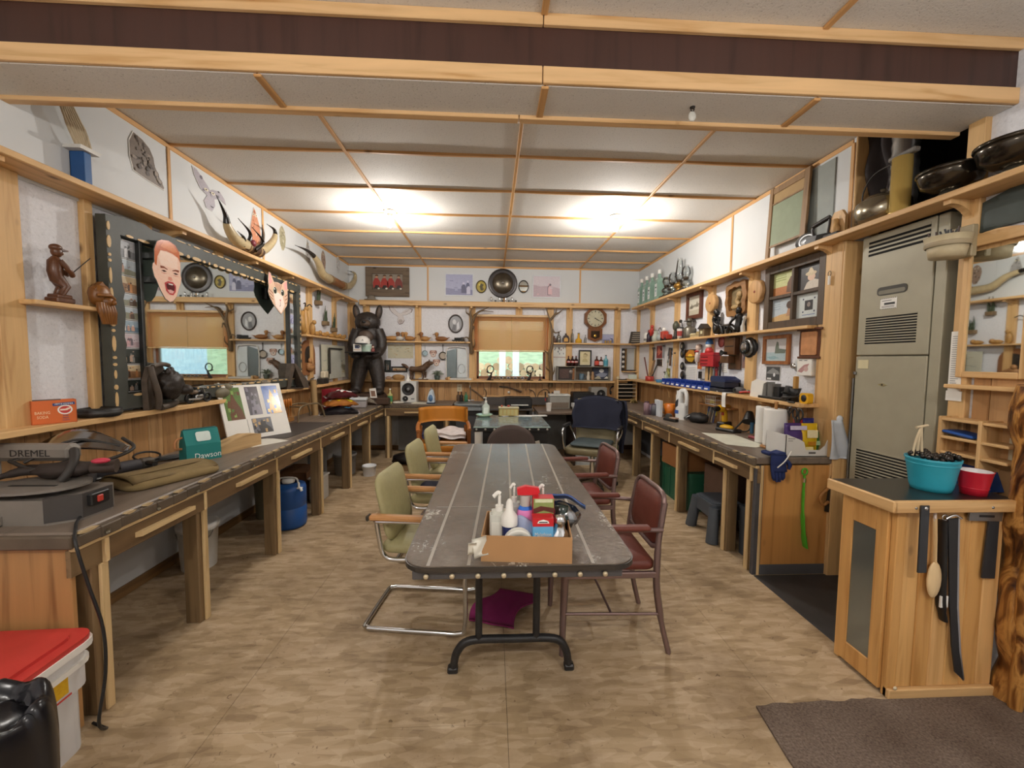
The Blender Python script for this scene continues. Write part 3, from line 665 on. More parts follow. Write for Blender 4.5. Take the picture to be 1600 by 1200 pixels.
# ------------------------------------------------------------------ helpers for small things
def W(base):
 g=G();g.T=M.Translation(-V(base));return g
def scene_print(g,w,h,kind,rnd,y=0.,x0=0.,z0=0.):
 """a small printed photograph built of flat coloured patches"""
 pal={'day':('#b9c4cc','#8d8f7c','#5d4a3c','#a9806a'),'bw':('#a9abb0','#77797c','#3d3d40','#c4c4c6'),'dark':('#3a403c','#2a2e2a','#b59a88','#80807c'),'warm':('#cdb894','#9a7350','#4e3524','#c98d5a'),'water':('#9fb4c4','#6c8496','#c9a08e','#e1e0da'),'blue':('#a7a9c6','#8688a8','#5c5d7a','#c9c8dc'),'rose':('#cfc3c9','#b9a3ab','#6d636c','#d9b0b4')}[kind]
 g.rect(x0,x0+w,z0,z0+h,y,pal[0]);hz=h*rnd.uniform(.3,.6);e=y-.0004
 g.poly([(x0,z0),(x0+w,z0),(x0+w,z0+hz*rnd.uniform(.8,1.1)),(x0+w*.6,z0+hz*rnd.uniform(.9,1.15)),(x0+w*.25,z0+hz),(x0,z0+hz*rnd.uniform(.9,1.2))],e,pal[1])
 for k in range(rnd.choice((2,3,3,4))):
  cx=x0+w*rnd.uniform(.14,.86);b=z0+h*rnd.uniform(.04,.16);t=b+h*rnd.uniform(.38,.55);q=w*rnd.uniform(.06,.11)
  g.poly([(cx-q,b),(cx+q,b),(cx+q*.9,t-.1*h),(cx+q*.4,t),(cx-q*.4,t),(cx-q,t-.1*h)],e-.0003*(k+1),pal[2]if k%2==0 else pal[3])
  g.disc(cx,t+h*.05,q*.55,h*.06,e-.0003*(k+1),pal[3]if k%2==0 else pal[2],8)
 for k in range(4):
  cx=x0+w*rnd.uniform(.08,.8);cz=z0+h*rnd.uniform(.05,.85);g.rect(cx,cx+w*rnd.uniform(.05,.12),cz,cz+h*rnd.uniform(.02,.07),e-.0018,rnd.choice(pal))
 return g
def frame_boards(parent,w,h,fw,th,mat,name='frame_side',y0=0.):
 """four mitred frame members round a w x h outside size, front at y0-th, centred"""
 a,b=w/2,h/2;q=[(-a,-b),(a,-b),(a,b),(-a,b)];r=[(-a+fw,-b+fw),(a-fw,-b+fw),(a-fw,b-fw),(-a+fw,b-fw)]
 for i in range(4):
  j=(i+1)%4;put(name,G().prism([q[i],q[j],r[j],r[i]],y0-th,y0),mat,parent)
def framed(name,label,cat,loc,rz,w,h,fw,th,mat,art,group=None,mount=None):
 t=thing(name,label,cat,loc,rz,group);frame_boards(t,w,h,fw,th,mat)
 p=put('backing',G().box((-w/2+fw*.5,-.006,-h/2+fw*.5),(w/2-fw*.5,-.001,h/2-fw*.5)),col(mount or '#e4e0d6',.6,var=.02),t)
 put('print',art(G()),PRINT,t,(0,-.0068,0));return t
BARKD=col('#41433d',.55,var=.18,scale=8,bmp=.3);PALE=col('#cfae7c',.55,var=.1)
# ------------------------------------------------------------------ big mirror
mx0=2.40
mr=thing('wall_mirror','large mirror in a dark bark edged frame with peeled pale spots on the left wall','mirror',(-2.205,mx0,1.15),LFACE)
rnd=random.Random(11)
def wavy(x0,x1,z,a,n):return[(x0+(x1-x0)*i/n,z+rnd.uniform(-a,a))for i in range(n+1)]
put('frame_top',G().prism([(0,1.105),(.085,1.015)]+[(2.19,1.03),(2.28,1.11)]+wavy(2.24,.04,1.115,.014,40),-.055,0),BARKD,mr)
put('frame_bottom',G().prism([(.0,.01)]+wavy(.05,2.24,.008,.006,40)+[(2.28,.01),(2.19,.095)]+wavy(2.15,.12,.092,.008,40)+[(.085,.095)],-.055,0),BARKD,mr)
put('frame_left',G().prism([(0,.005),(.085,.095)]+[(.088+rnd.uniform(-.006,.012),.12+.88*i/20)for i in range(21)]+[(.085,1.015),(0,1.105)],-.055,0),BARKD,mr)
put('frame_right',G().prism([(2.28,.01),(2.28,1.11),(2.19,1.02)]+[(2.185+rnd.uniform(-.01,.006),.98-.86*i/20)for i in range(21)]+[(2.19,.095)],-.055,0),BARKD,mr)
g=G()
def spots(g,horiz,a,b,c,y,n,w0=.012,side=0):
 t=a
 while t<b-.02:
  L=rnd.choice((.018,.03,.05,.07,.09));L=min(L,b-t);q=w0*rnd.uniform(.6,1.1)
  pts=[(t+L*(.5+.5*math.cos(k*math.pi/5)),c+q*math.sin(k*math.pi/5))for k in range(10)]
  if not horiz:pts=[(y_,x_)for x_,y_ in pts]
  g.prism(pts,y-.004,y+.002);t+=L+rnd.uniform(.012,.035)
put('peeled_spots',(spots(g,False,.02,1.07,.012,-.055,0),spots(g,True,.12,2.14,1.022,-.055,0),spots(g,True,.12,2.14,.085,-.055,0,.008),spots(g,True,.5,2.2,1.105,-.055,0,.006),spots(g,False,.1,1.05,2.262,-.055,0,.008),g)[-1],PALE,mr)['kind']='stuff'
put('mirror_glass',G().box((.245,-.024,.085),(2.045,-.018,1.03)),MIRROR,mr)
put('backing_board',G().box((.05,-.016,.05),(2.23,-.004,1.06)),col('#3b3f3c',.7),mr)
for x in(.232,2.05):put('divider_bar',G().box((x-.011,-.046,.085),(x+.011,-.004,1.03),.003),col('#20211f',.35),mr)
kinds=['bw','day','warm','day','day','water','rose','dark','warm','dark']
z=1.01
for i,k in enumerate(kinds):
 h=[.11,.095,.10,.075,.075,.075,.085,.095,.085,.075][i];z-=h+.004
 if z<.07:break
 put('photograph',scene_print(G().box((0,-.001,0),(.135,.0,h)),.13,h-.006,k,rnd,-.0014,.0025,.003),PRINT,mr,(.09,-.0175,z))
z=1.01
for i,k in enumerate(['warm','bw','blue','day','dark','day','blue','dark']):
 h=.105;z-=h+.005;put('photograph',scene_print(G().box((0,-.001,0),(.125,.0,h)),.12,h-.006,k,rnd,-.0014,.0025,.003),PRINT,mr,(2.062,-.0175,z))
    # cut-out faces stuck to the mirror on foam pads
bf=thing('face_cutout','printed cut-out of a crying red haired child face stuck on the big mirror','cutout',(-2.215+.105,2.765,2.015),LFACE)
o=[(-.04,.195),(.02,.205),(.075,.19),(.108,.15),(.115,.08),(.112,0),(.118,-.02),(.11,-.06),(.095,-.09),(.07,-.15),(.04,-.185),(.01,-.195),(-.025,-.18),(-.06,-.13),(-.09,-.07),(-.105,-.05),(-.118,.0),(-.112,.03),(-.1,.04),(-.098,.12),(-.075,.175)]
put('card',G().prism(o,0,.004),col('#55605a',.7),bf)
g=G();g.poly([(a*.985,b*.985)for a,b in o],-.0006,'#f0c9b4')
g.poly([(-.04,.193),(.02,.203),(.074,.188),(.106,.15),(.112,.08),(.095,.11),(.08,.115),(.05,.125),(0,.13),(-.05,.125),(-.075,.08),(-.085,.02),(-.098,.03),(-.096,.12),(-.073,.173)],-.0012,'#c76a3a')
g.poly([(-.02,.19),(.05,.19),(.09,.15),(.06,.135),(.0,.145),(-.05,.15)],-.0016,'#d98450')
g.poly([(-.05,.035),(.09,.03),(.085,.11),(.05,.12),(0,.125),(-.05,.12),(-.07,.08)],-.0012,'#f6d8c6')
for s in(-1,1):
 c=.02+s*.048
 g.poly([(c-.03,.022-s*.006),(c,.028),(c+.03,.022+s*.006),(c+.026,.012),(c,.017),(c-.026,.012)],-.0018,'#8a4a34')
 g.poly([(c-.024,.0),(c,.006),(c+.024,0),(c,-.007)],-.0018,'#4a2a22');g.poly([(c-.028,-.012),(c+.028,-.012),(c,-.02)],-.0018,'#d99f8c')
g.poly([(.006,-.03),(.03,-.03),(.04,-.048),(.02,-.056),(0,-.048)],-.0018,'#e09a86')
g.poly([(-.028,-.075),(0,-.06),(.04,-.06),(.066,-.08),(.062,-.12),(.04,-.145),(.01,-.145),(-.018,-.125)],-.0018,'#c24a4c')
g.poly([(-.018,-.082),(.006,-.07),(.036,-.07),(.055,-.086),(.05,-.115),(.018,-.12),(-.01,-.11)],-.0024,'#5a1519')
g.poly([(-.008,-.118),(.018,-.112),(.046,-.118),(.034,-.135),(.008,-.135)],-.0028,'#e9b3ac');g.poly([(.0,-.073),(.04,-.073),(.036,-.081),(.004,-.081)],-.0028,'#efe4dc')
put('printed_face',g,GLOSSP,bf)
for z in(.09,-.06):put('foam_pad',G().box((-.055,.004,z-.02),(.0,.078,z+.02),.003),BLACK,bf)
cf=thing('face_cutout','printed cut-out of a tabby cat face on the far top corner of the mirror','cutout',(-2.215+.10,4.135,2.085),LFACE)
o=[(-.16,.19),(-.13,.185),(-.07,.11),(0,.12),(.07,.11),(.14,.16),(.18,.17),(.19,.08),(.19,-.02),(.17,-.09),(.10,-.15),(.05,-.19),(.0,-.165),(-.09,-.11),(-.15,-.05),(-.18,.0),(-.165,.05),(-.175,.12)]
put('card',G().prism(o,0,.004),col('#4a5450',.7),cf)
g=G();g.poly([(a*.985,b*.985)for a,b in o],-.0006,'#d9b49a')
g.poly([(-.155,.18),(-.135,.175),(-.1,.1),(-.155,.07)],-.0012,'#e3a09a');g.poly([(.11,.12),(.175,.16),(.18,.08),(.14,.06)],-.0012,'#e3a09a')
g.poly([(-.08,.0),(0,.02),(.09,-.01),(.12,-.09),(.05,-.175),(-.05,-.12)],-.0012,'#f0ddd2')
for k in range(5):g.poly([(-.06+k*.03,.105),(-.05+k*.03,.105),(-.03+k*.018,.035),(-.036+k*.018,.035)],-.0016,'#8a5f48')
for k in range(3):
 g.poly([(-.165,.03-k*.03),(-.09,.0-k*.03),(-.09,-.008-k*.03),(-.16,.02-k*.03)],-.0016,'#8a5f48');g.poly([(.18,.03-k*.04),(.13,.0-k*.035),(.13,-.008-k*.035),(.18,.02-k*.04)],-.0016,'#8a5f48')
for c in(-.055,.085):g.disc(c,.03,.036,.034,-.0018,'#c9d2b4');g.disc(c,.03,.028,.031,-.0022,'#1b1d1c');g.disc(c-.01,.043,.007,.007,-.0026,'#ffffff',8)
g.poly([(.02,-.045),(.055,-.045),(.038,-.068)],-.0018,'#c9737a');g.poly([(.034,-.068),(.041,-.068),(.04,-.11),(.02,-.115),(.034,-.1)],-.0018,'#6a4038')
put('printed_face',g,GLOSSP,cf);put('foam_pad',G().box((-.05,.004,-.05),(.05,.05,.05)),BLACK,cf)
# carved bearded face on the frame
WS=wood('#80501f','#5a3312','z',.4,1.5,False)
sp=thing('spirit_carving','small carved wooden bearded face hung on the left edge of the mirror frame','carving',(-2.15,2.365,1.755),LFACE)
put('hood',G().ell((0,.02,.045),(.055,.04,.065),14,9,fn=lambda d:1+.08*math.sin(9*d.x+6*d.z)).prism([(-.05,.07),(.0,.12),(.05,.06)],-.0,.03),WS,sp)
put('face',G().ell((.012,-.006,.012),(.032,.03,.034)).ell((.02,-.036,.008),(.010,.014,.016),8,6),WS,sp)
g=G()
for k in range(6):g.tube(bez([(-.04+k*.014,-.012,.0),(-.046+k*.016,-.024,-.05),(-.02+k*.012,-.016,-.11)],3),[.014]*4+[.011]*3,6)
put('beard',g,WS,sp);put('hat_brim',G().tube([(-.05,-.012,.04),(0,-.036,.046),(.05,-.012,.03)],.010,6),WS,sp)
# ------------------------------------------------------------------ carved fisherman
CW=wood('#5d3821','#3a2010','z',.35,1.2,False)
b=V((-2.18,2.17,MLz));fm=thing('carved_fisherman','carved brown wooden fisherman figurine with a rod on the small left wall shelf','figurine',b,LFACE)
put('base',G().box((-.055,-.04,0),(.05,.04,.028),.006).box((-.045,-.035,.024),(.04,.035,.045),.006),CW,fm)
put('body',G().tube([(-.018,-.02,.04),(.012,-.025,.085),(-.015,-.0,.125),(-.022,0,.16),(-.02,0,.21),(-.016,0,.235)],[.017,.020,.034,.036,.034,.016],10).tube([(-.0,.02,.04),(.022,.02,.085),(-.008,.01,.125)],[.017,.02,.03],8).tube(bez([(-.02,-.03,.215),(.015,-.045,.17),(.045,-.03,.15)],4),.014,8).tube(bez([(-.02,.03,.215),(.02,.03,.18),(.045,-.01,.155)],4),.014,8),CW,fm)
put('head',G().ell((-.008,0,.262),(.027,.025,.03)).ell((.022,0,.258),(.008,.008,.008),8,6),CW,fm)
put('cap',G().ell((-.012,0,.282),(.03,.028,.02)).prism([(.0,-.024),(.045,-.016),(.045,.016),(0,.024)],.272,.280,plane='xy'),CW,fm)
fm.scale=(.85,.85,.97)
put('rod',G().tube(bez([(.04,-.02,.15),(.075,-.03,.19),(.16,-.03,.265)],5),.0028,5),DARK,fm)
# ------------------------------------------------------------------ things on the left ledge
OR=col('#d4682a',.5,var=.04)
bs=thing('baking_soda_box','open orange baking soda box with a round emblem on the left ledge','box',(-2.175,2.10,LEL),R(54))
put('carton',G().box((-.075,-.03,0),(.075,-.028,.115)).box((-.075,.028,0),(.075,.03,.115)).box((-.075,-.03,0),(-.073,.03,.115)).box((.073,-.03,0),(.075,.03,.115)).box((-.075,-.03,0),(.075,.03,.003)),OR,bs)
put('flap',G().at((-.02,.028,.115),0,R(24)).box((-.055,-.05,0),(.05,0,.002)),col('#5d5046',.7),bs)
put('emblem',G().disc(.035,.066,.026,.024,-.0308,'#f3ece2',18).disc(.035,.066,.020,.018,-.0312,'#c63a34',18).poly([(.018,.062),(.042,.062),(.046,.066),(.052,.068),(.052,.076),(.042,.074),(.036,.070),(.018,.070)],-.0316,'#f0d9c4').poly([(-.005,.086),(.07,.09),(.068,.104),(-.007,.099)],-.0308,'#27457f'),PRINT,bs)
text('ARM & HAMMER',.0105,col('#f2efe8',.5),bs,(.032,-.0312,.095),sx=.82)
text('BAKING',.02,col('#f6d9b0',.5),bs,(-.04,-.0306,.055),sx=.7);text('SODA',.02,col('#f6d9b0',.5),bs,(-.04,-.0306,.034),sx=.7)
for k,s in enumerate(('PURE','FRESH','CLEAN')):text(s,.008,col('#27457f',.5),bs,(.036,-.0306,.036-k*.011))
tr_=thing('rubber_ring','black rubber ring lying flat on the left ledge near the mirror','ring',(-2.175,2.335,LEL))
put('ring',G().lathe([(.05,.004),(.058,.0),(.083,0),(.092,.008),(.095,.02),(.092,.03),(.083,.036),(.066,.038),(.058,.03),(.05,.03),(.05,.004)],n=36),col('#232221',.5),tr_)
put('groove_band',G().lathe([(.0945,.012),(.0965,.015),(.0965,.020),(.0945,.023)],n=36),col('#3a3836',.5),tr_)
tr_.scale=(1,1,1.3)
wf=thing('bear_carving','dark carved bear head bursting from a bark slab on the left ledge','carving',(-2.14,2.72,LEL),R(105))
BK=col('#2b231d',.5,var=.35,scale=25,bmp=.5);BKL=col('#4e4237',.6,var=.3,scale=20,bmp=.4)
rnd=random.Random(5)
put('bark_slab',G().prism([(-.14,0),(.10,0),(.12,.10),(.09,.20),(.05,.27),(-.02,.285),(-.10,.27),(-.15,.18)],.01,.04),BKL,wf)
put('rim',G().tube(bez([(-.10,-.02,.005),(-.115,-.03,.09),(-.135,-.02,.18),(-.13,-.0,.27)],4),.018,7).tube(bez([(-.12,-.01,.27),(-.03,-.02,.285),(.05,-.02,.275)],4),.014,7).tube(bez([(-.09,-.03,.012),(.0,-.05,.02),(.09,-.035,.03)],4),.02,7),BKL,wf)
put('head',G().ell((.01,-.04,.15),(.085,.07,.095),30,20,fn=lambda d:1+.09*math.sin(14*d.x+9*d.z)*math.cos(17*d.z+8*d.y)+.05*math.sin(31*d.x+23*d.y)).ell((.055,-.10,.115),(.045,.055,.036),12,8,rz=R(-30)).ell((-.03,-.05,.235),(.022,.016,.028),8,6).ell((.06,-.03,.24),(.022,.016,.028),8,6),BK,wf)
put('muzzle',G().ell((.085,-.135,.095),(.03,.035,.016),10,6,rz=R(-35)),col('#7d6a58',.5),wf);put('nose',G().ell((.085,-.148,.12),(.012,.012,.011),8,6),BLACK,wf)
# stones and wood on the ledge
st=thing('carved_bird','round grey carved bird shaped stone on the left ledge behind the photo board','carving',(-2.15,3.32,LEL),LFACE)
put('body',G().ell((0,0,.045),(.085,.045,.047),fn=lambda d:1+.04*math.sin(7*d.x+5*d.z)),col('#6d6652',.6,var=.2,bmp=.3),st);put('head',G().ell((.045,-.01,.085),(.036,.034,.034)),col('#756c56',.6,var=.2),st);put('eye',G().ell((.058,-.04,.092),(.007,.007,.007),8,6),BLACK,st)
one('rock','rough grey brown rock with a pale broken face on the left ledge','rock',G().ell((0,0,.055),(.075,.055,.058),12,8,fn=lambda d:1+.12*math.sin(5*d.x+3*d.z)+.08*math.cos(7*d.y)),col('#6f665a',.8,var=.3,scale=15,bmp=.4),(-2.15,3.93,LEL+.002),LFACE)
hut=thing('bark_shelter','dark tent shaped bark slab standing on the left ledge by the far mirror corner','ornament',(-2.15,4.42,LEL),R(70))
put('left_slab',G().prism([(-.10,0),(-.06,0),(.02,.27),(-.03,.27)],-.05,.06),BKL,hut);put('right_slab',G().prism([(.02,.27),(-.01,.27),(.12,0),(.20,0),(.16,.10),(.12,.14)],-.055,.05),BKL,hut);put('base',G().box((-.08,-.05,0),(.16,.06,.012)),BK,hut)
one('driftwood','gnarled dark driftwood root lying on the left ledge past the mirror','driftwood',G().tube(bez([(-.18,0,.03),(-.05,-.02,.05),(.06,.01,.035),(.2,-.01,.03)],5),[.02+.014*abs(math.sin(i*1.7))for i in range(16)],7).tube(bez([(.0,0,.04),(.05,-.03,.09),(.12,-.02,.1)],4),[.014]*5+[.008]*4,6),BKL,(-2.15,4.82,LEL-.006),LFACE)
def bike(name,label,loc,rz,c):
 t=thing(name,label,'model',loc,rz)
 for x in(-.065,.075):put('wheel',G().lathe([(.026,-.008),(.036,-.006),(.038,0),(.036,.006),(.026,.008),(.026,-.008)],(x,0,.038),16,axis='y'),BLACK,t)
 put('tank',G().ell((.01,0,.078),(.04,.017,.018)),col(c,.2,.3),t);put('engine',G().box((-.03,-.018,.03),(.035,.018,.06),.006),CHROME,t)
 put('fork',G().cyl((.075,0,.038),(.045,0,.105),.005,n=6).cyl((.045,-.035,.108),(.045,.035,.108),.004,n=6),CHROME,t);put('seat',G().ell((-.045,0,.072),(.035,.015,.010)),BLACK,t);put('exhaust',G().cyl((.0,-.02,.03),(-.10,-.024,.034),.007,n=8),CHROME,t)
bike('model_motorcycle','small black model motorcycle on the ledge next to the dark bear carving',(-2.13,3.02,LEL),R(80),'#1c1c1e')
bike('model_motorcycle','small white and chrome model motorcycle on the ledge behind the tall photo board',(-2.13,3.53,LEL),R(100),'#e4e4e2')
one('binoculars','pair of black binoculars lying on the left ledge beside the chrome motorcycle','binoculars',G().cyl((-.06,-.02,.03),(.07,-.03,.026),.022,.028,12).cyl((-.06,.03,.03),(.07,.035,.026),.022,.028,12).box((-.03,-.02,.025),(.03,.03,.045),.006),BLACK,(-2.14,3.74,LEL),R(70))
# ------------------------------------------------------------------ above the left shelf
bk=thing('book','blue book standing upright on the left shelf under a white carved wing','book',(-2.195,2.33,SHL),R(90))
put('cover',G().box((-.02,-.03,0),(-.017,.04,.20)).box((.017,-.03,0),(.02,.04,.20)).box((-.02,.037,0),(.02,.04,.2)),col('#1f4e86',.5),bk);put('pages',G().box((-.017,-.028,.004),(.017,.037,.196)),col('#cfc6b4',.7),bk)
put('spine',G().box((-.02,-.034,0),(.02,-.029,.20),.003),col('#27598f',.5),bk)
wg=thing('carved_wing','pale streaked wooden wing resting on top of the blue book by the ceiling','carving',(-2.195,2.33,SHL+.202),R(90))
g=G()
for k in range(7):g.tube(bez([(.035-k*.012,-.02,.012),(-.01-k*.011,-.03+k*.003,.11),(-.075-k*.008,-.02,.24-.006*k)],4),[.009]*5+[.006]*4,5)
put('feathers',g,wood('#b6a588','#8f7d60','z',.7,1.5,False),wg);put('plate',G().prism([(-.055,.0),(.05,-.0),(.065,.022),(-.05,.02)],-.05,.04),col('#d8d6d0',.5),wg)
def owl(name,label,cy,cz,w,h,cs,shape='perch',tilt=0.):
 """flat printed bird cut-out pinned to the left wall panel"""
 t=thing(name,label,'cutout',(XL+.0125,cy,cz),LFACE)
 if shape=='slab':o=[(-.32,.5),(-.1,.45),(.08,.34),(.18,.16),(.2,-.02),(.33,-.25),(.45,-.45),(.43,-.5),(.0,-.46),(-.35,-.40),(-.43,-.1),(-.43,.25)]
 elif shape=='fly':o=[(-.5,.5),(-.4,.5),(-.1,.22),(0,.1),(.1,.18),(.3,.24),(.45,.1),(.5,-.06),(.3,.0),(.12,-.1),(.14,-.3),(.04,-.5),(-.14,-.48),(-.2,-.3),(-.1,-.1),(-.3,.0),(-.45,.28)]
 elif shape=='spike':o=[(-.12,.5),(.0,.44),(.3,.1),(.42,-.2),(.3,-.45),(0,-.5),(-.35,-.4),(-.45,-.1),(-.3,.2)]
 else:o=[(-.2,.44),(-.05,.5),(.12,.44),(.3,.3),(.4,0),(.3,-.3),(.1,-.5),(-.12,-.5),(-.34,-.25),(-.42,.1),(-.36,.3)]
 o=[(a*w,b*h)for a,b in o];put('card',G().prism(o,-.004,0),col(cs[3],.7),t)
 g=G();g.poly([(a*.96,b*.96)for a,b in o],-.0046,cs[0]);r=random.Random(int(cy*100))
 xs=[a for a,b in o];zs=[b for a,b in o]
 for k in range(60 if shape=='slab' else 16):
  i=r.randrange(len(o));q=r.uniform(.1,.85);a,b=o[i][0]*q,o[i][1]*q
  g.disc(a,b,w*r.uniform(.02,.06),h*r.uniform(.02,.06),-.005-.0001*k,r.choice(cs[:3]),6)
 if shape!='slab':
  q=(-.06*w,.3*h)if shape!='fly' else(-.03*w,.05*h)
  for s in(-1,1):g.disc(q[0]+s*.1*w,q[1],.06*w,.04*h,-.0068,'#efe6c8',8);g.disc(q[0]+s*.1*w,q[1],.03*w,.02*h,-.0072,'#1a1512',8)
 put('printed_bird',g,PRINT,t)
 return t
owl('bird_cutout','large mottled brown owl cut-out on the wall above the left shelf, nearest the beam',2.80,2.725,.30,.27,('#766a60','#4a3f38','#93867a','#d8d6d0'),'slab')
c=AX(328,303,XL+.0125);owl('bird_cutout','white flying owl cut-out above the left shelf behind the tallest horn tip',c.y,c.z,.38,.26,('#aaa4ac','#6a636e','#3e3842','#c9c6c8'),'fly')
c=AX(399,354,XL+.0125);owl('bird_cutout','pointed orange bird cut-out above the first horn mount',c.y,c.z,.20,.34,('#c98a6a','#a35f44','#e3bfa8','#d8d6d0'),'spike')
c=AX(441,372,XL+.0125);owl('bird_cutout','small green and grey owl cut-out between the two horn mounts',c.y,c.z,.17,.26,('#a49d80','#6e674e','#c9c4ae','#d8d6d0'))
c=AX(481,393,XL+.0125);owl('bird_cutout','black and white woodpecker cut-out above the second horn mount',c.y,c.z,.16,.28,('#a4a19e','#36322f','#6d6864','#c8c6c0'),'spike')
c=AX(505,408,XL+.0125);owl('bird_cutout','brown speckled bird cut-out second from the far left corner',c.y,c.z,.18,.28,('#98806f','#4e3a30','#c2b4aa','#c8c6c0'))
c=AX(528,414,XL+.0125);owl('bird_cutout','pale grey owl cut-out closest to the far left corner',c.y,c.z,.18,.24,('#bdbcbc','#7a7876','#f0efee','#c8c6c0'))
IV=col('#b5a37e',.3,var=.15,scale=20);HB=col('#17120f',.2);LEA=col('#4a3121',.5,var=.15);BAND=col('#8a6f4a',.5)
def horn(t,pts,r0,black=.4,n=6,name='horn'):
 P=bez(pts,n);k=len(P);q=int(k*(1-black));rad=[max(.003,r0*(1-(i/(k-1))**1.4))for i in range(k)]
 h=put(name,G().tube(P[:q+1],rad[:q+1],10),IV if black<1 else HB,t)
 put('horn_tip',G().tube(P[q:],rad[q:],10),HB,h);return h
hb=AX(385,388,-2.15);hb.z=SHL+.002
h1=thing('horn_mount','long horned mount with small black horns between on the left shelf, nearer the camera','horns',hb)
Rr=lambda px,py,dx=0.:AX(px,py,-2.15+dx)-hb
horn(h1,[Rr(383,383),Rr(368,374,.01),Rr(356,355,.02),Rr(352,335,.03),Rr(338,305,.04)],.052,.42)
horn(h1,[Rr(402,392),Rr(416,388,.01),Rr(428,374,.02),Rr(429,360,.02),Rr(417,350,.03)],.045,.40)
for a,b_,c_ in((Rr(386,385),Rr(391,365,.02),Rr(372,341,.04)),(Rr(398,391,.04),Rr(411,378,.06),Rr(394,355,.08)),(Rr(379,385,.02),Rr(381,372,.04),Rr(371,361,.04)),(Rr(403,393,.02),Rr(410,377,.02),Rr(410,351,.02))):horn(h1,[a,b_,c_],.022,.98,7,'small_horn')
put('centre_wrap',G().tube([Rr(378,381),Rr(406,394)],[.05,.05],12),LEA,h1)
for q in(384,392,400):put('wrap_band',G().tube([Rr(q,384+(q-384)*.46),Rr(q+2.5,385.2+(q-384)*.46)],.053,12),BAND,h1)
put('red_badge',G().ell(Rr(396,380,.05),(.02,.03,.03),10,6),col('#7d2b34',.5),h1)
hb=AX(520,441,-2.15);hb.z=SHL+.002
h2=thing('horn_mount','wide polished horn mount with a wooden centre on the left shelf, in the far corner','horns',hb)
horn(h2,[Rr(514,436),Rr(504,428,.01),Rr(496,408,.03),Rr(482,393,.04),Rr(461,383,.05)],.06,.38)
horn(h2,[Rr(536,447),Rr(546,447,.02),Rr(554,438,.03),Rr(554,427,.03),Rr(543,423,.04)],.055,.15)
put('centre_wrap',G().tube([Rr(513,435),Rr(537,447)],[.058,.052],14),wood('#8a5a32','#6a4020','y',.4),h2)
for q in(514,534):put('wrap_band',G().tube([Rr(q,435.5+(q-514)*.5),Rr(q+3,437+(q-514)*.5)],.061,14),BAND,h2)
# ------------------------------------------------------------------ far part of the left wall
b=V((XL+.06,4.86,1.735));sqt=thing('carved_squirrel','upright golden carved squirrel with antlers on the far left shelf against the mirror frame','carving',b,LFACE)
GW=wood('#ab8146','#80592a','z',.45,1.2,False)
put('body',G().tube([(.0,0,.0),(.0,0,.1),(.01,0,.2),(.02,0,.29)],[.045,.05,.04,.022],10).ell((.03,-.01,.30),(.035,.025,.028)),GW,sqt);put('tail',G().tube(bez([(-.03,0,.02),(-.09,0,.09),(-.1,0,.18),(-.05,0,.26)],4),[.03,.045,.05,.05,.05,.05,.048,.045,.04,.036,.03,.024,.02],10),GW,sqt)
put('antlers',G().tube(bez([(.02,0,.32),(-.02,-.02,.36),(-.06,-.02,.35)],4),.007,6).tube(bez([(.04,0,.32),(.09,-.02,.36),(.15,-.02,.34)],4),.007,6),BK,sqt)
def lump(name,label,cat,loc,rz,parts,mat,group=None):
 t=thing(name,label,cat,loc,rz,group)
 for n_,args in parts:put(n_,G().ell(*args),mat,t)
 return t
rnd=random.Random(21)
for k,y in enumerate((5.06,5.2,5.42,5.64,5.86,6.05)):
 lump('carved_animal',['small upright carved owl beside the golden squirrel','squat carved turtle on the far left shelf','long carved otter on the far left shelf','round carved hedgehog on the far left shelf','low carved frog on the far left shelf','flat carved fish at the corner end of the far left shelf'][k],'carving',(XL+.06,y,1.735),LFACE,[('body',((0,0,.075 if k==0 else.03),(.035 if k==0 else.08,.035,.077 if k==0 else.031))),('head',((.03 if k else.005,-.02,.16 if k==0 else.045),(.03,.025,.028)))],GW)
def planter(name,label,loc,blades,c1='#7d6648'):
 t=thing(name,label,'planter',loc,LFACE);put('pot',G().box((-.045,-.07,0),(.045,-.002,.055),.004),col(c1,.6),t)
 r=random.Random(len(label));GR=col('#3c4a30',.6,var=.2)
 for k in range(blades):
  x=-.03+.06*k/max(1,blades-1);h=r.uniform(.08,.22);put('leaf',G().tube(bez([(x,-.035,.03),(x+r.uniform(-.01,.01),-.04,.05+h*.5),(x+r.uniform(-.03,.02),-.045,.05+h)],3),[.006,.009,.010,.009,.007,.005,.002],5),GR,t)
c=AX(498,473,XL+.04);planter('wall_planter','tiny wall planter highest on the left wall near the corner',(XL+.002,c.y,c.z-.03),4)
c=AX(509,505,XL+.04);planter('wall_planter','wall planter with tall spiky leaves on the left wall near the corner',(XL+.002,c.y,c.z-.03),6)
c=AX(522,515,XL+.04);planter('wall_planter','low wall planter next to the corner stud on the left wall',(XL+.002,c.y,c.z-.03),5)
c=AX(484,560,XL+.04);ff=thing('carved_plaque','arched carved wooden frame with a hollow niche on the far left wall','plaque',(XL+.002,c.y,c.z),LFACE)
arch=[(-.17,-.2),(.17,-.2)]+[(.17*math.cos(R(a)),.06+.16*math.sin(R(a)))for a in range(0,181,20)];inn=[(.11*math.cos(R(a)),.05+.10*math.sin(R(a)))for a in range(0,181,20)]
put('slab',G().prism(arch,-.03,0),wood('#8a5a34','#5d3a1e','z'),ff);put('niche',G().prism([(-.11,-.05),(.11,-.05)]+inn,-.032,-.028),BK,ff);put('figure',G().ell((0,-.045,-.10),(.10,.03,.055),fn=lambda d:1+.1*math.sin(8*d.x)).ell((-.02,-.05,-.03),(.035,.025,.035)),wood('#a5774a','#7d5230','x'),ff)
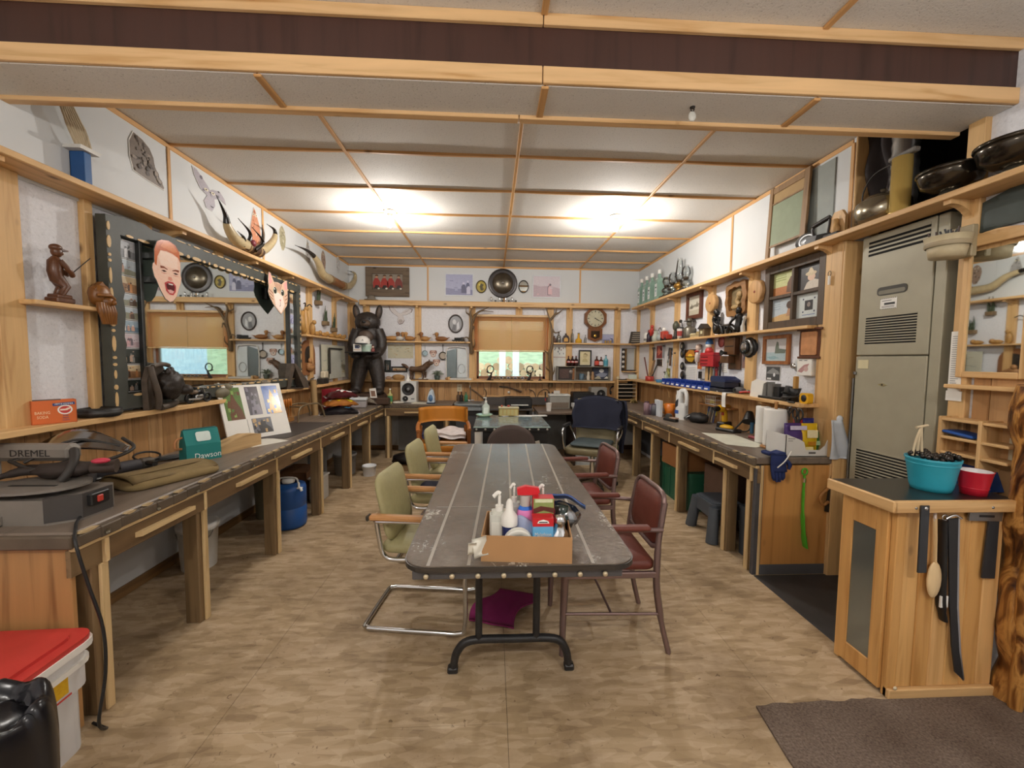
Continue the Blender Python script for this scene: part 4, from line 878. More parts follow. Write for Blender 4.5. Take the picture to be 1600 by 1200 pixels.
c=AX(480,591,XL+.08);one('small_carving','pale carved driftwood piece on the left ledge under the arched plaque','carving',G().ell((0,0,.04),(.14,.04,.04),fn=lambda d:1+.15*math.sin(9*d.x)),col('#b3a184',.7),(XL+.07,c.y-.1,LEL-.002),LFACE)
c=AX(505,590,XL+.08);wl_=thing('desk_lamp','small wooden lamp with a cream block shade on the left ledge by the corner','lamp',(XL+.08,c.y,LEL),LFACE);put('base',G().box((-.10,-.04,0),(.08,.04,.07),.006),DARK,wl_);put('shade',G().box((-.02,-.03,.07),(.10,.03,.16),.012),col('#d8cbb0',.6),wl_)
c0=AX(500,560,XL);c1=AX(533,545,XL)
mp_=thing('wall_map','large pale yellowed survey map pinned to the left wall by the corner','map',(XL+.036,(c0.y+c1.y)/2,1.38),LFACE)
put('sheet',G().box((-.42,-.003,-.2),(.42,0,.26)),col('#c9c6b2',.7,var=.06,scale=5),mp_)
g=G();r=random.Random(9)
for k in range(30):a,b_=r.uniform(-.4,.36),r.uniform(-.18,.22);g.rect(a,a+r.uniform(.02,.1),b_,b_+r.uniform(.004,.02),-.0034-.00005*k,r.choice(('#a8a890','#b9a890','#8f9a98','#bcae7c')))
put('map_lines',g,PRINT,mp_)['kind']='stuff'
hd=thing('picture_frame','thin dark metal frame leaning over the survey map on the left wall','frame',(XL+.06,AX(523,560,XL+.06).y,1.38),LFACE);put('rail',G().box((-.21,-.02,.2),(.25,0,.22)),DARK,hd);put('side',G().box((-.21,-.02,-.13),(-.19,0,.2)),DARK,hd);put('picture',G().box((-.19,-.006,-.2),(.22,0,.2)),col('#bfc0b4',.6,var=.15,scale=7),hd)  # thin dark picture frame around the pale picture
# ------------------------------------------------------------------ on the left bench
BT=.80
GM=col('#7a736b',.5,var=.12);GMD=col('#403c3a',.5)
sw=thing('scroll_saw','grey bench scroll saw with a long arm on the near end of the left bench','power tool',(-1.90,1.74,BT))
put('base',G().prism([(-.36,-.11),(.16,-.11),(.24,-.05),(.245,.07),(.20,.13),(-.36,.16)],0,.10,plane='xy'),GM,sw)
put('side_cover',G().prism([(.155,-.114),(.243,-.053),(.249,.072),(.24,.072),(.234,-.048),(.15,-.104)],.01,.108,plane='xy'),GMD,sw)
put('work_table',G().prism([(-.16+.36*(.5+.5*math.cos(2*math.pi*k/28)),.0+.13*math.sin(2*math.pi*k/28))for k in range(28)],.125,.135,plane='xy'),col('#7d7770',.4,.2),sw)
put('table_slot',G().box((-.06,-.035,.135),(.12,-.02,.1365)),BLACK,sw)
put('trunnion',G().box((-.05,-.03,.09),(.12,.07,.126),.01),GMD,sw)
put('upper_arm',G().box((-.40,.10,.20),(.05,.17,.275),.02).box((-.40,.08,.10),(-.30,.17,.21),.015),GM,sw)
put('clamp',G().tube(bez([(.05,.12,.25),(.09,.08,.22),(.10,.04,.17),(.09,.02,.14)],4),.016,8),DARK,sw)
put('switch_panel',G().box((.225,-.035,.05),(.262,.045,.10),.004),BLACK,sw);put('switch',G().box((.258,-.012,.06),(.268,.012,.088),.003),col('#b5382c',.4),sw)
put('front_slot',G().box((-.17,-.1135,.055),(-.02,-.110,.075)).box((-.36,-.1135,.03),(-.24,-.110,.075)),BLACK,sw);put('front_shelf',G().box((-.22,-.125,.0),(.0,-.105,.045),.006),GM,sw)
text('DREMEL',.042,col('#2a2725',.6),sw,(-.115,.0985,.238),sx=1.1)
one('power_cord','black power cord running from the scroll saw down the bench leg to the floor','cord',W((-1.6,1.62,0)).tube(bez([AZ(140,790,BT+.03),AZ(122,812,BT+.012),AZ(118,826,BT+.006),V((-1.53,1.525,.775)),V((-1.50,1.53,.62)),V((-1.465,1.54,.44)),V((-1.455,1.53,.27)),V((-1.46,1.50,.10)),V((-1.50,1.57,.012)),V((-1.58,1.60,.008))],6),.0055,6),BLACK,(-1.6,1.62,0))
fs=thing('face_shield','clear smoky face shield with black headband lying on top of the scroll saw','face shield',(-1.92,1.93,BT+.15),R(25))
put('visor',G().sheet(14,8,lambda u,v:(-.19+.38*u,-.03+.10*v+.05*math.cos(math.pi*u)*v,.06+.09*math.sin(math.pi*u)*(.35+.65*v)+.02*v),.002),glass('#8f8a90',.15,.6),fs)
put('headband',G().tube(bez([(-.19,-.03,.06),(-.10,-.09,.03),(.02,-.10,.02),(.14,-.06,.04),(.20,.03,.07),(.14,.10,.11)],5),.008,6),DARK,fs)
put('crown_strap',G().tube(bez([(-.14,-.05,.05),(0,.0,.13),(.16,.0,.09)],5),.006,6),DARK,fs)
lg=thing('leather_gloves','crumpled dark leather work gloves lying on the scroll saw table','gloves',(-1.86,1.83,BT+.136),R(15))
put('palm',G().ell((0,0,.035),(.12,.06,.035),fn=lambda d:1+.12*math.sin(8*d.x+5*d.y)),col('#2e231d',.7,bmp=.4),lg)
for k in range(4):put('finger',G().tube(bez([(-.08+.02*k,.02,.03),(-.15,.0+.02*k,.035),(-.21,-.02+.018*k,.02)],3),[.018]*5+[.012]*2,7),col('#2a201b',.7),lg)
put('cuff',G().tube([(.09,0,.035),(.17,.02,.035)],[.04,.05],9,sy=.6),col('#3b2d25',.7),lg);put('red_patch',G().ell((.15,-.05,.075),(.035,.02,.012),10,6),col('#c2344c',.5),lg)
def grinder(name,label,loc,rz,c):
 t=thing(name,label,'power tool',loc,rz);put('body',G().tube([(-.12,0,.04),(-.02,0,.042),(.06,0,.045),(.10,0,.045)],[.030,.034,.032,.028],12),col(c,.5),t)
 put('gear_head',G().box((.09,-.03,.02),(.16,.03,.075),.012),col('#6a655f',.4,.5),t);put('disc_guard',G().lathe([(.0,.0),(.055,.0),(.058,.008),(.02,.012)],(.135,0,.006),18),STEEL,t);put('side_handle',G().cyl((.12,-.03,.05),(.12,-.12,.055),.014,n=8),BLACK,t);put('cap',G().cyl((-.125,0,.04),(-.145,0,.04),.02,n=10),BLACK,t)
grinder('angle_grinder','black angle grinder lying on the left bench behind the scroll saw',(-2.06,2.13,BT),R(130),'#26262a')
grinder('angle_grinder','grey angle grinder lying on the left bench next to the coiled black cable',(-2.08,2.32,BT),R(60),'#4a484c')
g=G()
for k in range(7):g.tube(bez([(-.2-.01*k,-.03+.012*k,.012+.006*(k%3)),(-.05,.035-.01*k,.016+.008*(k%2)),(.12,-.02+.01*k,.012+.006*(k%3)),(.24+.006*k,.02-.006*k,.012)],5),.0065,6)
one('cable_bundle','bundle of black power cable looped along the back of the left bench','cable',g.tube([(.0+.07*math.cos(t*.4),.04+.045*math.sin(t*.4),.05+.02*math.sin(t*.4))for t in range(16)],.006,6,closed=True),BLACK,(-2.09,2.56,BT),R(75))
TANC=col('#84704a',.9,var=.1,scale=20,bmp=.3)
pz=thing('canvas_apron','folded tan canvas work apron lying at the front of the left bench','apron',(-1.80,2.27,BT),R(66))
put('folded_cloth',cushion(G(),.44,.32,.04,.06,.012),TANC,pz);put('top_fold',G().sheet(14,8,lambda u,v:(-.20+.40*u,-.14+.27*v,.056+.006*math.sin(u*7+v*3)-.02*(2*v-1)**4),.008),TANC,pz);put('seam',G().tube(bez([(-.18,-.06,.064),(0,-.075,.066),(.18,-.05,.062)],4),.003,5),col('#5d4c2e',.9),pz)
TL_=col('#1f7f7c',.7,var=.06)
tl=thing('tool_bag','teal zipped pouch with white lettering standing on the left bench','bag',(-1.90,2.70,BT),R(55))
pr=[(-.115,0),(.115,0),(.105,.11),(.03,.175),(-.03,.165),(-.11,.10)]
put('body',G().prism([(-.06,0),(.06,0),(.055,.09),(.012,.168),(-.012,.168),(-.055,.09)],-.095,.095,plane='yz'),TL_,tl);put('zip',G().box((-.09,-.006,.166),(.09,.006,.174),.002),col('#155a5a',.5),tl)
put('label_patch',G().at((0,-.0345,.13),0,R(-29)).prism(rrect(-.035,.045,-.028,.028,.012,3),-.0015,.0),col('#d9e6e0',.5),tl)
put('wrist_loop',G().tube(bez([(-.095,0,.13),(-.135,-.02,.12),(-.14,-.02,.08),(-.10,0,.07)],4),.006,6),col('#c98a5a',.6),tl);text('Dawson',.045,col('#e8f0ee',.5),tl,(.02,-.0605,.026))
tl.scale=(1,1,1.18)
wbk=thing('wood_block','rough curved pale wood block lying in front of the photo board','wood block',(-1.845,3.0,BT),R(78));put('block',G().prism([(-.19,0),(.16,0),(.16,.085),(.05,.10),(-.06,.085),(-.19,.055)],-.05,.05),wood('#c3a273','#9c7b4c','x',.7),wbk)
pb=thing('photo_board','white display board with four inset photographs propped up on the left bench','display board',(-1.91,3.43,BT),R(60))
q=M.Rotation(R(-20),4,'X')
def tilt(o):o.rotation_euler=(R(-20),0,0);return o
tilt(put('board',G().box((-.265,-.008,0),(.25,.008,.46),.002),WHITE,pb))
rnd=random.Random(4)
for nm,x0,x1,z0,z1,cs in(('photograph',-.235,-.10,.17,.44,('#5d7a3c','#6d4a34','#8aa85a')),('photograph',-.06,.045,.195,.44,('#4a4550','#7a7482','#2e2c34')),('photograph',.08,.215,.19,.44,('#2f5da8','#d8a83a','#f0d070')),('photograph',-.06,.10,.035,.165,('#6a6a70','#3c3a3a','#c0a070'))):
 g=G().rect(x0,x1,z0,z1,-.0088,cs[0])
 cx=(x0+x1)/2;w_=x1-x0;h_=z1-z0
 g.poly([(x0+w_*.2,z0),(x1,z0),(x1-w_*.1,z0+h_*.3),(cx+w_*.15,z0+h_*.6),(cx,z0+h_*.88),(cx-w_*.18,z0+h_*.5)],-.0092,cs[1])
 for k in range(16):a,b_=rnd.uniform(x0,x1-.02),rnd.uniform(z0,z1-.03);g.rect(a,a+.018,b_,b_+.03,-.0094-.00005*k,rnd.choice(cs))
 tilt(put(nm,g,GLOSSP,pb))
tilt(put('groove',G().box((-.095,-.0092,.02),(-.092,-.0085,.165)),GREY,pb))
one('paper_sheet','white paper sheet lying at the foot of the photo board','paper',G().box((-.14,-.12,0),(.14,.12,.0012)),col('#d6d2c8',.6),(-1.80,3.22,BT),R(60))
one('rubber_mat','thin black cutting mat lying flat on the left bench beside the photo board','mat',G().prism(rrect(-.42,.42,-.2,.2,.02,3),0,.004,plane='xy'),col('#3a332f',.6),(-1.86,3.80,BT),R(86))
cr=thing('chisel_rack','slanted wooden rack holding a row of carving chisels at the back of the left bench','chisel rack',(-2.13,4.15,BT),LFACE)
put('rack_board',G().box((-.19,-.045,0),(.19,.04,.04),.004).at((0,0,0),0,R(-14)).box((-.19,.0,.02),(.19,.02,.20)),wood('#9a6a34','#6f4a22','x'),cr)
for k in range(8):put('chisel',G().lathe([(.004,.05),(.006,.15),(.012,.155),(.015,.21),(.012,.235),(.004,.24)],(-.165+k*.047,-.022,0),8),wood('#c0742a','#94541a','z',.35),cr)
bh=thing('bentwood_stand','bent metal hoop stand with splayed legs on the left bench','stand',(-2.02,4.42,BT),R(80))
for y in(-.085,.085):put('hoop',G().tube(bez([(-.22,y,.0),(-.205,y*.95,.10),(-.15,y*.9,.155),(.0,y*.85,.17),(.15,y*.9,.155),(.21,y*.95,.09),(.24,y,.0)],5),.009,7),col('#7d6c52',.45,.3),bh)
put('crossbar',G().cyl((0,-.075,.17),(0,.075,.17),.008,n=7),col('#7d6c52',.45,.3),bh);put('crossbar',G().cyl((-.15,-.08,.155),(-.15,.08,.155),.008,n=7),col('#7d6c52',.45,.3),bh)
tu=thing('cardboard_tube','tall tan cardboard mailing tube standing on the left bench against the ledge','tube',(-2.055,4.75,BT),0);put('tube',G().tube([(.01,.0,0),(-.005,.0,.40)],.034,16),wood('#a08257','#8a6c42','z',.6,.6,False),tu);put('end_cap',G().cyl((-.005,0,.398),(-.0055,0,.410),.036,n=16),col('#8a7048',.6),tu)
# snack bags, box and bits in the far left corner
rb=thing('red_box','dark red carton standing behind the heap of snack bags','box',(-2.06,5.28,BT),R(85));put('carton',G().box((-.14,-.06,0),(.14,.06,.27),.003),col('#8e1f2c',.5),rb);put('printed_panel',G().rect(-.10,.02,.20,.215,-.061,'#d8a8a0').rect(-.10,.02,.225,.24,-.061,'#e8d0c8').rect(-.11,.05,.05,.12,-.061,'#6e1420'),PRINT,rb)
def snack(name,label,loc,rz,w,d,cs,body):
 t=thing(name,label,'snack bag',loc,rz,None);f=lambda u,v:(-w/2+w*u,-d/2+d*v,.005+.075*(math.sin(math.pi*u)*math.sin(math.pi*v))**.6+.006*math.sin(u*19+v*11))
 put('bag',G().sheet(16,10,f,.006),col(body,.3,.2,var=.1),t);r=random.Random(len(label));g=G()
 for k in range(9):
  u0,v0=r.uniform(.12,.7),r.uniform(.12,.7);uu,vv=r.uniform(.08,.2),r.uniform(.06,.16);ps=[f(u0+uu*a,v0+vv*b_)for a,b_ in((0,0),(.5,-.1),(1,.1),(1.1,1),(.4,1.1),(-.1,.9))]
  g.add([(p[0],p[1],p[2]+.0045+.0004*k)for p in ps],[tuple(range(6))],c=cs[k%len(cs)])
 put('print',g,GLOSSP,t);put('crimp',G().box((-w/2-.015,-d/2,0),(-w/2+.004,d/2,.008)),col('#c9c2c2',.3,.5),t);put('crimp',G().box((w/2-.004,-d/2,0),(w/2+.015,d/2,.008)),col('#c9c2c2',.3,.5),t)
snack('snack_bag','black snack bag at the bottom of the heap on the left bench',(-1.83,4.92,BT),R(20),.42,.28,('#2b2b32','#e0dcd8','#3c6a8a'),'#18171c')
snack('snack_bag','yellow and brown snack bag in the middle of the heap on the left bench',(-1.86,5.0,BT+.092),R(35),.38,.27,('#e0b820','#d8c030','#5a2a1a','#f0e0c0'),'#a86a30')
snack('snack_bag','red and white striped snack bag on top of the heap on the left bench',(-1.86,5.06,BT+.185),R(28),.36,.26,('#e8dcd8','#8e1f24','#f4efec'),'#4a141a')
tbx=thing('storage_tub','clear plastic tub with a white lid at the far left corner of the bench','container',(-1.79,5.50,BT),R(10));put('tub',G().box((-.10,-.075,0),(.10,.075,.10),.012),col('#a8a3a4',.3,trans=0.,var=.03),tbx);put('lid',G().box((-.108,-.083,.10),(.108,.083,.135),.008),col('#d8dde0',.4),tbx)
cj=thing('copper_jug','small copper pot beside the snack bags','pot',(-1.88,5.30,BT));put('pot',G().lathe([(.03,0),(.05,.02),(.055,.06),(.04,.10),(.03,.115),(.034,.13)],n=16),col('#b5622c',.3,.7),cj);put('handle',G().tube(bez([(.05,0,.05),(.09,0,.07),(.08,0,.11),(.035,0,.12)],3),.006,6),col('#b5622c',.3,.7),cj)
g=G()
for k in range(5):g.tube([(.12*math.cos(t*.35+k)*(1-.1*k),.07*math.sin(t*.35+k)*(1-.08*k),.07+.012*k+.05*abs(math.sin(t*.35+k)))for t in range(18)],.004,5,closed=True)
one('wire_coil','loose coil of pale wire lying behind the plastic tub','wire',g,col('#a39a8c',.4,.4),(-1.75,5.78,BT-.066),0)
# ------------------------------------------------------------------ under and beside the left bench
JB=col('#1b4f92',.45,var=.05)
jg=thing('water_jug','blue round water jug with a white tap under the left bench','water jug',(-1.765,3.54,0))
put('jug',G().lathe([(.10,0),(.135,.008),(.14,.03),(.14,.17),(.135,.175),(.135,.185),(.14,.19),(.14,.33),(.132,.365),(.09,.38),(.07,.383)],n=28),JB,jg)
put('cap',G().lathe([(.05,.383),(.052,.40),(.045,.415),(.0,.417)],n=18),WHITE,jg);put('handle',G().tube(bez([(-.085,0,.375),(-.06,0,.42),(.06,0,.42),(.085,0,.375)],4),.008,7),col('#d6d0c6',.5),jg)
put('tap',G().tube(bez([(.10,-.06,.35),(.135,-.075,.355),(.15,-.08,.33)],4),.011,8).cyl((.12,-.068,.36),(.12,-.068,.40),.009,n=8).box((.095,-.08,.345),(.15,-.055,.36),.004),WHITE,jg)
def pail(name,label,loc,r,h,c,lid=True,cat='bucket'):
 t=thing(name,label,cat,loc);put('bucket',G().lathe([(r*.85,0),(r*.97,h*.9),(r*1.03,h*.9),(r*1.03,h*.95),(r,h*.97),(r,h),(r*.94,h),(r*.80,.012),(0,.012)],n=22),c,t)
 if lid:put('lid',G().lathe([(r*1.05,h*.96),(r*1.05,h+.012),(r*.9,h+.014),(0,h+.008)],n=22),WHITE,t)
 put('bail',G().tube([(r*1.03*math.cos(R(a)),-r*.25-r*.4*math.sin(R(a)),h*.9-h*.3*math.sin(R(a)))for a in range(0,181,20)],.003,5),STEEL,t);return t
pail('white_pail','white lidded pail in the shade behind the second left bench leg',(-2.05,2.86,0),.12,.30,col('#d2d0ca',.5),cat='bucket')
pail('ice_cream_tub','small white plastic tub on the floor near the far left corner',(-1.53,5.06,0),.085,.13,col('#dfe0e2',.4),False)
pail('grey_pail','grey pail under the far end of the left bench',(-1.86,5.15,0),.14,.26,col('#8b8a88',.5),False)
pail('paint_can','dark lidded can behind the blue water jug under the left bench',(-2.07,3.75,0),.10,.42,col('#6a6450',.5))
bxs=thing('carton','brown cardboard carton under the left bench beyond the water jug','box',(-2.02,4.30,0),R(4));put('box',G().box((-.13,-.17,0),(.13,.17,.30),.004),col('#6e4a2e',.8),bxs);put('flap',G().box((-.13,-.17,.30),(0,.17,.304)),col('#7d5836',.8),bxs)
wbn=thing('plastic_bin','white slim plastic bin under the left bench next to the brown carton','bin',(-1.78,4.18,0));put('bin',G().box((-.05,-.11,0),(.06,.11,.25),.012),col('#b9b5ae',.5),wbn);put('rim',G().box((-.06,-.12,.24),(.07,.12,.262),.006),col('#c9c6c0',.5),wbn)
pc=thing('print_roll_box','tall pale printed box under the left bench by the fourth leg','box',(-1.98,4.62,0));put('box',G().box((-.06,-.1,0),(.07,.1,.52),.004),col('#6b6a68',.7,var=.2,scale=9),pc);put('end_flap',G().box((-.06,-.1,.52),(.07,.0,.524)),col('#8d8b88',.7),pc)
one('black_bag','black crumpled plastic bag lying under the back left bench','bag',G().ell((0,0,.085),(.26,.16,.08),20,10,fn=lambda d:1+.10*math.sin(9*d.x+6*d.z)+.08*math.cos(11*d.y+4*d.x)),col('#1d1a1b',.35,var=.2),(-1.12,5.62,-.004),R(10))
one('flat_carton','flattened brown cardboard sheet under the black bag on the floor','cardboard',G().prism([(-.30,-.2),(.28,-.16),(.26,.2),(-.26,.18)],0,.006,plane='xy'),col('#8a6b46',.9),(-1.12,5.42,.0),R(6))
TOT=col('#d2d0cf',.35,var=.03);RED=col('#c13a34',.45,var=.05)
tt=thing('storage_tote','white plastic storage tote with a bright red lid in the near left corner','storage tote',(-1.785,1.335,0),R(2))
put('tub',G().prism(rrect(-.26,.26,-.19,.19,.05,4),.0,.24,plane='xy').prism(rrect(-.275,.275,-.205,.205,.05,4),.24,.40,plane='xy'),TOT,tt)
put('rim',G().prism(rrect(-.295,.295,-.225,.225,.06,4),.385,.41,plane='xy'),WHITE,tt);put('rib',G().prism(rrect(-.285,.285,-.215,.215,.055,4),.325,.345,plane='xy'),WHITE,tt)
put('lid',G().prism(rrect(-.29,.29,-.22,.22,.06,4),.41,.428,plane='xy').prism(rrect(-.25,.25,-.18,.18,.05,4),.428,.440,plane='xy'),RED,tt)
put('latch',G().tube(bez([(.298,-.10,.36),(.31,-.11,.28),(.312,-.06,.22),(.31,-.01,.28),(.298,-.02,.36)],4),.013,7),WHITE,tt);put('sticker',G().at((.2765,0,0),R(90)).rect(.03,.11,.26,.325,0,'#d8a81c').rect(.02,.12,.245,.253,-.0002,'#c23a30'),PRINT,tt)
gb=thing('garbage_bin','waste bin lined with a black plastic bag in the near left corner','bin',(-1.30,1.0,0),R(10))
put('bin',G().lathe([(.11,0),(.125,.03),(.15,.53),(.155,.535)],n=24),col('#cfcdca',.5),gb)
put('bag_liner',G().sheet(40,10,lambda u,v:((.125+.062*math.sin(v*1.9)+.008*math.sin(u*44)*v)*math.cos(2*math.pi*u),(.125+.062*math.sin(v*1.9)+.008*math.cos(u*39)*v)*math.sin(2*math.pi*u),.50+.10*math.sin(v*2.6+.25)-.22*v*v+.01*math.sin(u*50)),.004),col('#16161b',.25,var=.2),gb)
gb.scale=(.86,.86,1)
put('bag_inner',G().ell((0,0,.50),(.13,.13,.07),18,8,fn=lambda d:1+.12*math.sin(13*d.x+7*d.y)),col('#131318',.25),gb)
# ------------------------------------------------------------------ back wall: above the shelf
BY=YB-.013
def art_people(g,w,h,kind,seed,n=4):return scene_print(g,w,h,kind,random.Random(seed),0,-w/2,-h/2)
GRB=wood('#6d5c4a','#4a3c2e','x',.7)
c=AY(606,441,BY)
mf=framed('framed_picture','rough bark framed painting of four red coated riders on the back wall','picture',(c.x,BY,c.z),0,.67,.45,.10,.035,GRB,lambda g:(g.rect(-.24,.24,-.13,.13,0,'#8d8274'),g.rect(-.24,.24,-.13,-.04,-.0004,'#5c5040'),[(g.poly([(x-.05,-.09),(x+.06,-.08),(x+.055,.0),(x+.02,.06),(x-.03,.06),(x-.06,-.01)],-.0008,'#a3332a' if k!=3 else '#7d3028'),g.disc(x,.08,.018,.02,-.001,'#c08a6a',8),g.poly([(x-.03,.09),(x+.03,.09),(x+.014,.115),(x-.014,.115)],-.0012,'#5a4128'),g.poly([(x-.04,-.1),(x+.05,-.11),(x+.03,-.05),(x-.02,-.05)],-.0014,'#2e241e'),g.disc(x+.03,-.10,.018,.014,-.0016,'#d8cfc0',8))for k,x in enumerate((-.17,-.05,.05,.17))],g)[-1])
hat=thing('felt_hat','small flat stone grey hat lying on the back shelf under the red coat painting','hat',(AY(580,466,6.42).x,6.43,SHB));put('brim',G().lathe([(.0,0),(.10,.0),(.11,.01),(.06,.014)],n=20),col('#8a8072',.8),hat);put('crown',G().lathe([(.062,.01),(.06,.05),(.035,.075),(0,.07)],n=18),col('#7d7366',.8),hat)
for px0,py0,px1,py1,kd,lb,sd in((695,427,740,463,'blue','bluish photograph of two figures on the back wall left of the round tray',31),(832,430,876,466,'rose','pinkish photograph of two figures on the back wall right of the round tray',37)):
 a,b=AY(px0,py0,BY),AY(px1,py1,BY);w_,h_=abs(b.x-a.x),a.z-b.z
 framed('framed_photo',lb,'photograph',((a.x+b.x)/2,BY,(a.z+b.z)/2),0,w_,h_,.016,.012,col('#cfd3d6',.4),lambda g:art_people(g,w_-.032,h_-.032,kd,sd))
def oval(name,label,cat,loc,rz,rx,rz_,rim,mat,art,artmat=None):
 t=thing(name,label,cat,loc,rz);n=28
 ring=[(1.0,0),(1.03,.01),(1.0,.022),(1-rim*.5,.026),(1-rim,.016),(1-rim,.006)]
 vs=[];fs=[]
 for r_,y_ in ring:
  for j in range(n):a=2*math.pi*j/n;vs.append((rx*r_*math.cos(a),-y_,rz_*r_*math.sin(a)))
 for i in range(len(ring)-1):
  for j in range(n):fs.append((i*n+j,i*n+(j+1)%n,(i+1)*n+(j+1)%n,(i+1)*n+j))
 put('rim',G().add(vs,fs,0,True),mat,t);g=G();art(g);put('centre',g,artmat or PRINT,t);return t
c=AY(752,448,BY)
oval('oval_plaque','small oval yellow plaque left of the round tray','plaque',(c.x,BY,c.z),0,.082,.10,.14,col('#4e421f',.5),lambda g:(g.disc(0,0,.075,.092,-.008,'#b09a3a',24),g.poly([(-.01,-.06),(.03,-.06),(.02,.0),(.04,.03),(.0,.05),(-.03,.02),(-.02,-.02)],-.0086,'#4e4420'),g.disc(-.03,.03,.014,.02,-.0088,'#d8c86a',8),g.disc(.035,-.035,.012,.016,-.0088,'#7d6c2a',8)))
c=AY(818,448,BY);oval('oval_mirror','small oval mirror right of the round tray','mirror',(c.x,BY,c.z),0,.080,.10,.14,DARK,lambda g:g.disc(0,0,.072,.09,-.008,None,24),MIRROR)
c=AY(785.5,443,BY);tr2=thing('silver_tray','large round tarnished tray with a domed centre hanging on the back wall','tray',(c.x,BY-.002,c.z))
TN=col('#6f675a',.3,.85,var=.2)
put('rim',G().lathe([(.228,.0),(.232,.010),(.225,.018),(.19,.012),(.165,.014)],n=40,axis='y'),col('#4d4a4a',.35,.7),tr2);put('dome',G().lathe([(.166,.013),(.155,.028),(.12,.05),(.07,.066),(.02,.07),(0,.068)],n=40,axis='y'),TN,tr2);put('centre_boss',G().lathe([(.022,.066),(.02,.076),(.0,.08)],n=12,axis='y'),CHROME,tr2)
TGL=glass('#e8f0f2',.05,.75)
def glassware(name,label,loc,prof,m=None,group=None,cat='glass',n=14):
 t=one(name,label,cat,G().lathe(prof,n=n),m or TGL,loc);
 if group:t['group']=group
 return t
for px in(767.5,774,781,785,790,795,800,806):
 c=AY(px,468,6.43);k=int(px);tall=px in(767.5,781,790,800)
 glassware('salt_shaker' if tall else 'shot_glass',{767:'leftmost silver shaker under the tray',781:'second silver shaker from the left under the tray',790:'third silver shaker from the left under the tray',800:'rightmost silver shaker under the tray'}.get(k)or{774:'small dark shot glass between the first two shakers',785:'small shot glass between the second and third shakers',795:'small shot glass between the last two shakers',806:'small shot glass right of the last shaker'}[k],(c.x,6.43,SHB),[(.018,0),(.02,.01),(.012,.03),(.014,.06),(.016,.075),(.0,.085)]if tall else[(.012,0),(.016,.035),(.014,.035),(.010,.004)],CHROME if tall else TGL,'shakers and glasses under the tray')
    # ------------------------------------------------------------------ back wall: between shelf and ledge
BW=YB-.002
# standing bear
BE=col('#2f2824',.45,var=.35,scale=30,bmp=.6);BEL=col('#55463b',.5,var=.3,scale=30,bmp=.6)
bz=.80
br=thing('bear_statue','tall dark carved standing bear holding a tray in the back left corner','statue',(-1.86,6.17,bz))
fur=lambda d:1+.035*math.sin(17*d.z+9*d.x)*math.cos(15*d.y+6*d.x)
put('plinth',G().lathe([(.26,0),(.28,.03),(.27,.10),(.24,.14),(0,.14)],n=18,sy=.8),wood('#4a3526','#2e2018','z',.7),br)
body=G()
for s in(-1,1):
 body.tube(bez([(s*.17,-.09,.15),(s*.165,-.05,.22),(s*.15,-.02,.36),(s*.11,.0,.55),(s*.07,.0,.68)],4),[.085,.08,.078,.078,.08,.085,.09,.095,.10,.105,.11,.115,.12,.12,.12,.12,.12],14)
 body.ell((s*.18,-.13,.17),(.075,.11,.05),12,8)
body.ell((0,.02,.80),(.19,.16,.30),20,14,fn=fur).ell((0,.02,1.02),(.19,.14,.20),18,10,fn=fur)
for s in(-1,1):body.tube(bez([(s*.15,.0,1.08),(s*.205,-.02,.93),(s*.205,-.06,.80),(s*.16,-.16,.72),(s*.10,-.24,.70)],4),[.08]*4+[.075]*4+[.068]*4+[.058]*5,12).ell((s*.085,-.25,.695),(.055,.06,.04),10,7)
put('body',body,BE,br)
hd_=put('head',G().ell((0,-.01,1.20),(.185,.14,.15),20,14,fn=fur).ell((0,-.06,1.18),(.13,.09,.09),14,9),BE,br)
put('muzzle',G().ell((.01,-.15,1.165),(.075,.085,.058),14,9),BEL,hd_);put('nose',G().ell((.01,-.232,1.185),(.032,.02,.022),10,6),BLACK,hd_);put('mouth',G().ell((.01,-.16,1.115),(.06,.06,.018),12,6),BLACK,hd_)
for s in(-1,1):
 put('ear',G().ell((s*.165,.0,1.345),(.052,.032,.115),12,9,ry=R(s*10)),BE,hd_);put('inner_ear',G().ell((s*.165,-.022,1.345),(.03,.018,.08),10,7,ry=R(s*10)),BEL,hd_);put('eye',G().ell((s*.06+.005,-.135,1.235),(.013,.012,.013),8,6),BLACK,hd_)
put('chest_patch',G().ell((0,-.10,.98),(.11,.06,.10),14,9),BEL,br)
put('tray',G().box((-.20,-.42,.735),(.21,-.16,.755),.006),BLACK,br)
TY=bz+.755
cp=thing('baseball_cap','white baseball cap sitting on the boxes on the bear tray','cap',(-1.845,5.87,TY+.11));put('crown',G().lathe([(.10,0),(.105,.03),(.095,.07),(.06,.105),(0,.118)],n=20),WHITE,cp);put('brim',G().prism([(.098*math.cos(R(a)),.098*math.sin(R(a))-.0)for a in range(180,361,20)]+[(.07,-.11),(.0,-.15),(-.07,-.11)][::1],.0,.008,plane='xy'),col('#26303c',.6),cp);text('A',.04,BLACK,cp,(.03,-.102,.05))
tn_=thing('round_tin','pale green round tin on the right of the bear tray','tin',(-1.785,5.88,TY));put('tin',G().cyl((0,0,0),(0,0,.085),.068,n=20),col('#a9c0b2',.4),tn_);put('lid',G().cyl((0,0,.085),(0,0,.108),.07,n=20),col('#c4d2c8',.4),tn_)
pbx=thing('printed_box','small white printed box at the front of the bear tray','box',(-1.905,5.84,TY));put('box',G().box((-.055,-.03,0),(.055,.03,.105),.002),WHITE,pbx);put('print',G().rect(-.03,.03,.045,.09,-.0306,'#4a5472').rect(.01,.045,.06,.08,-.031,'#8a93a8').rect(-.045,.04,.02,.03,-.0306,'#c9a88a'),PRINT,pbx)
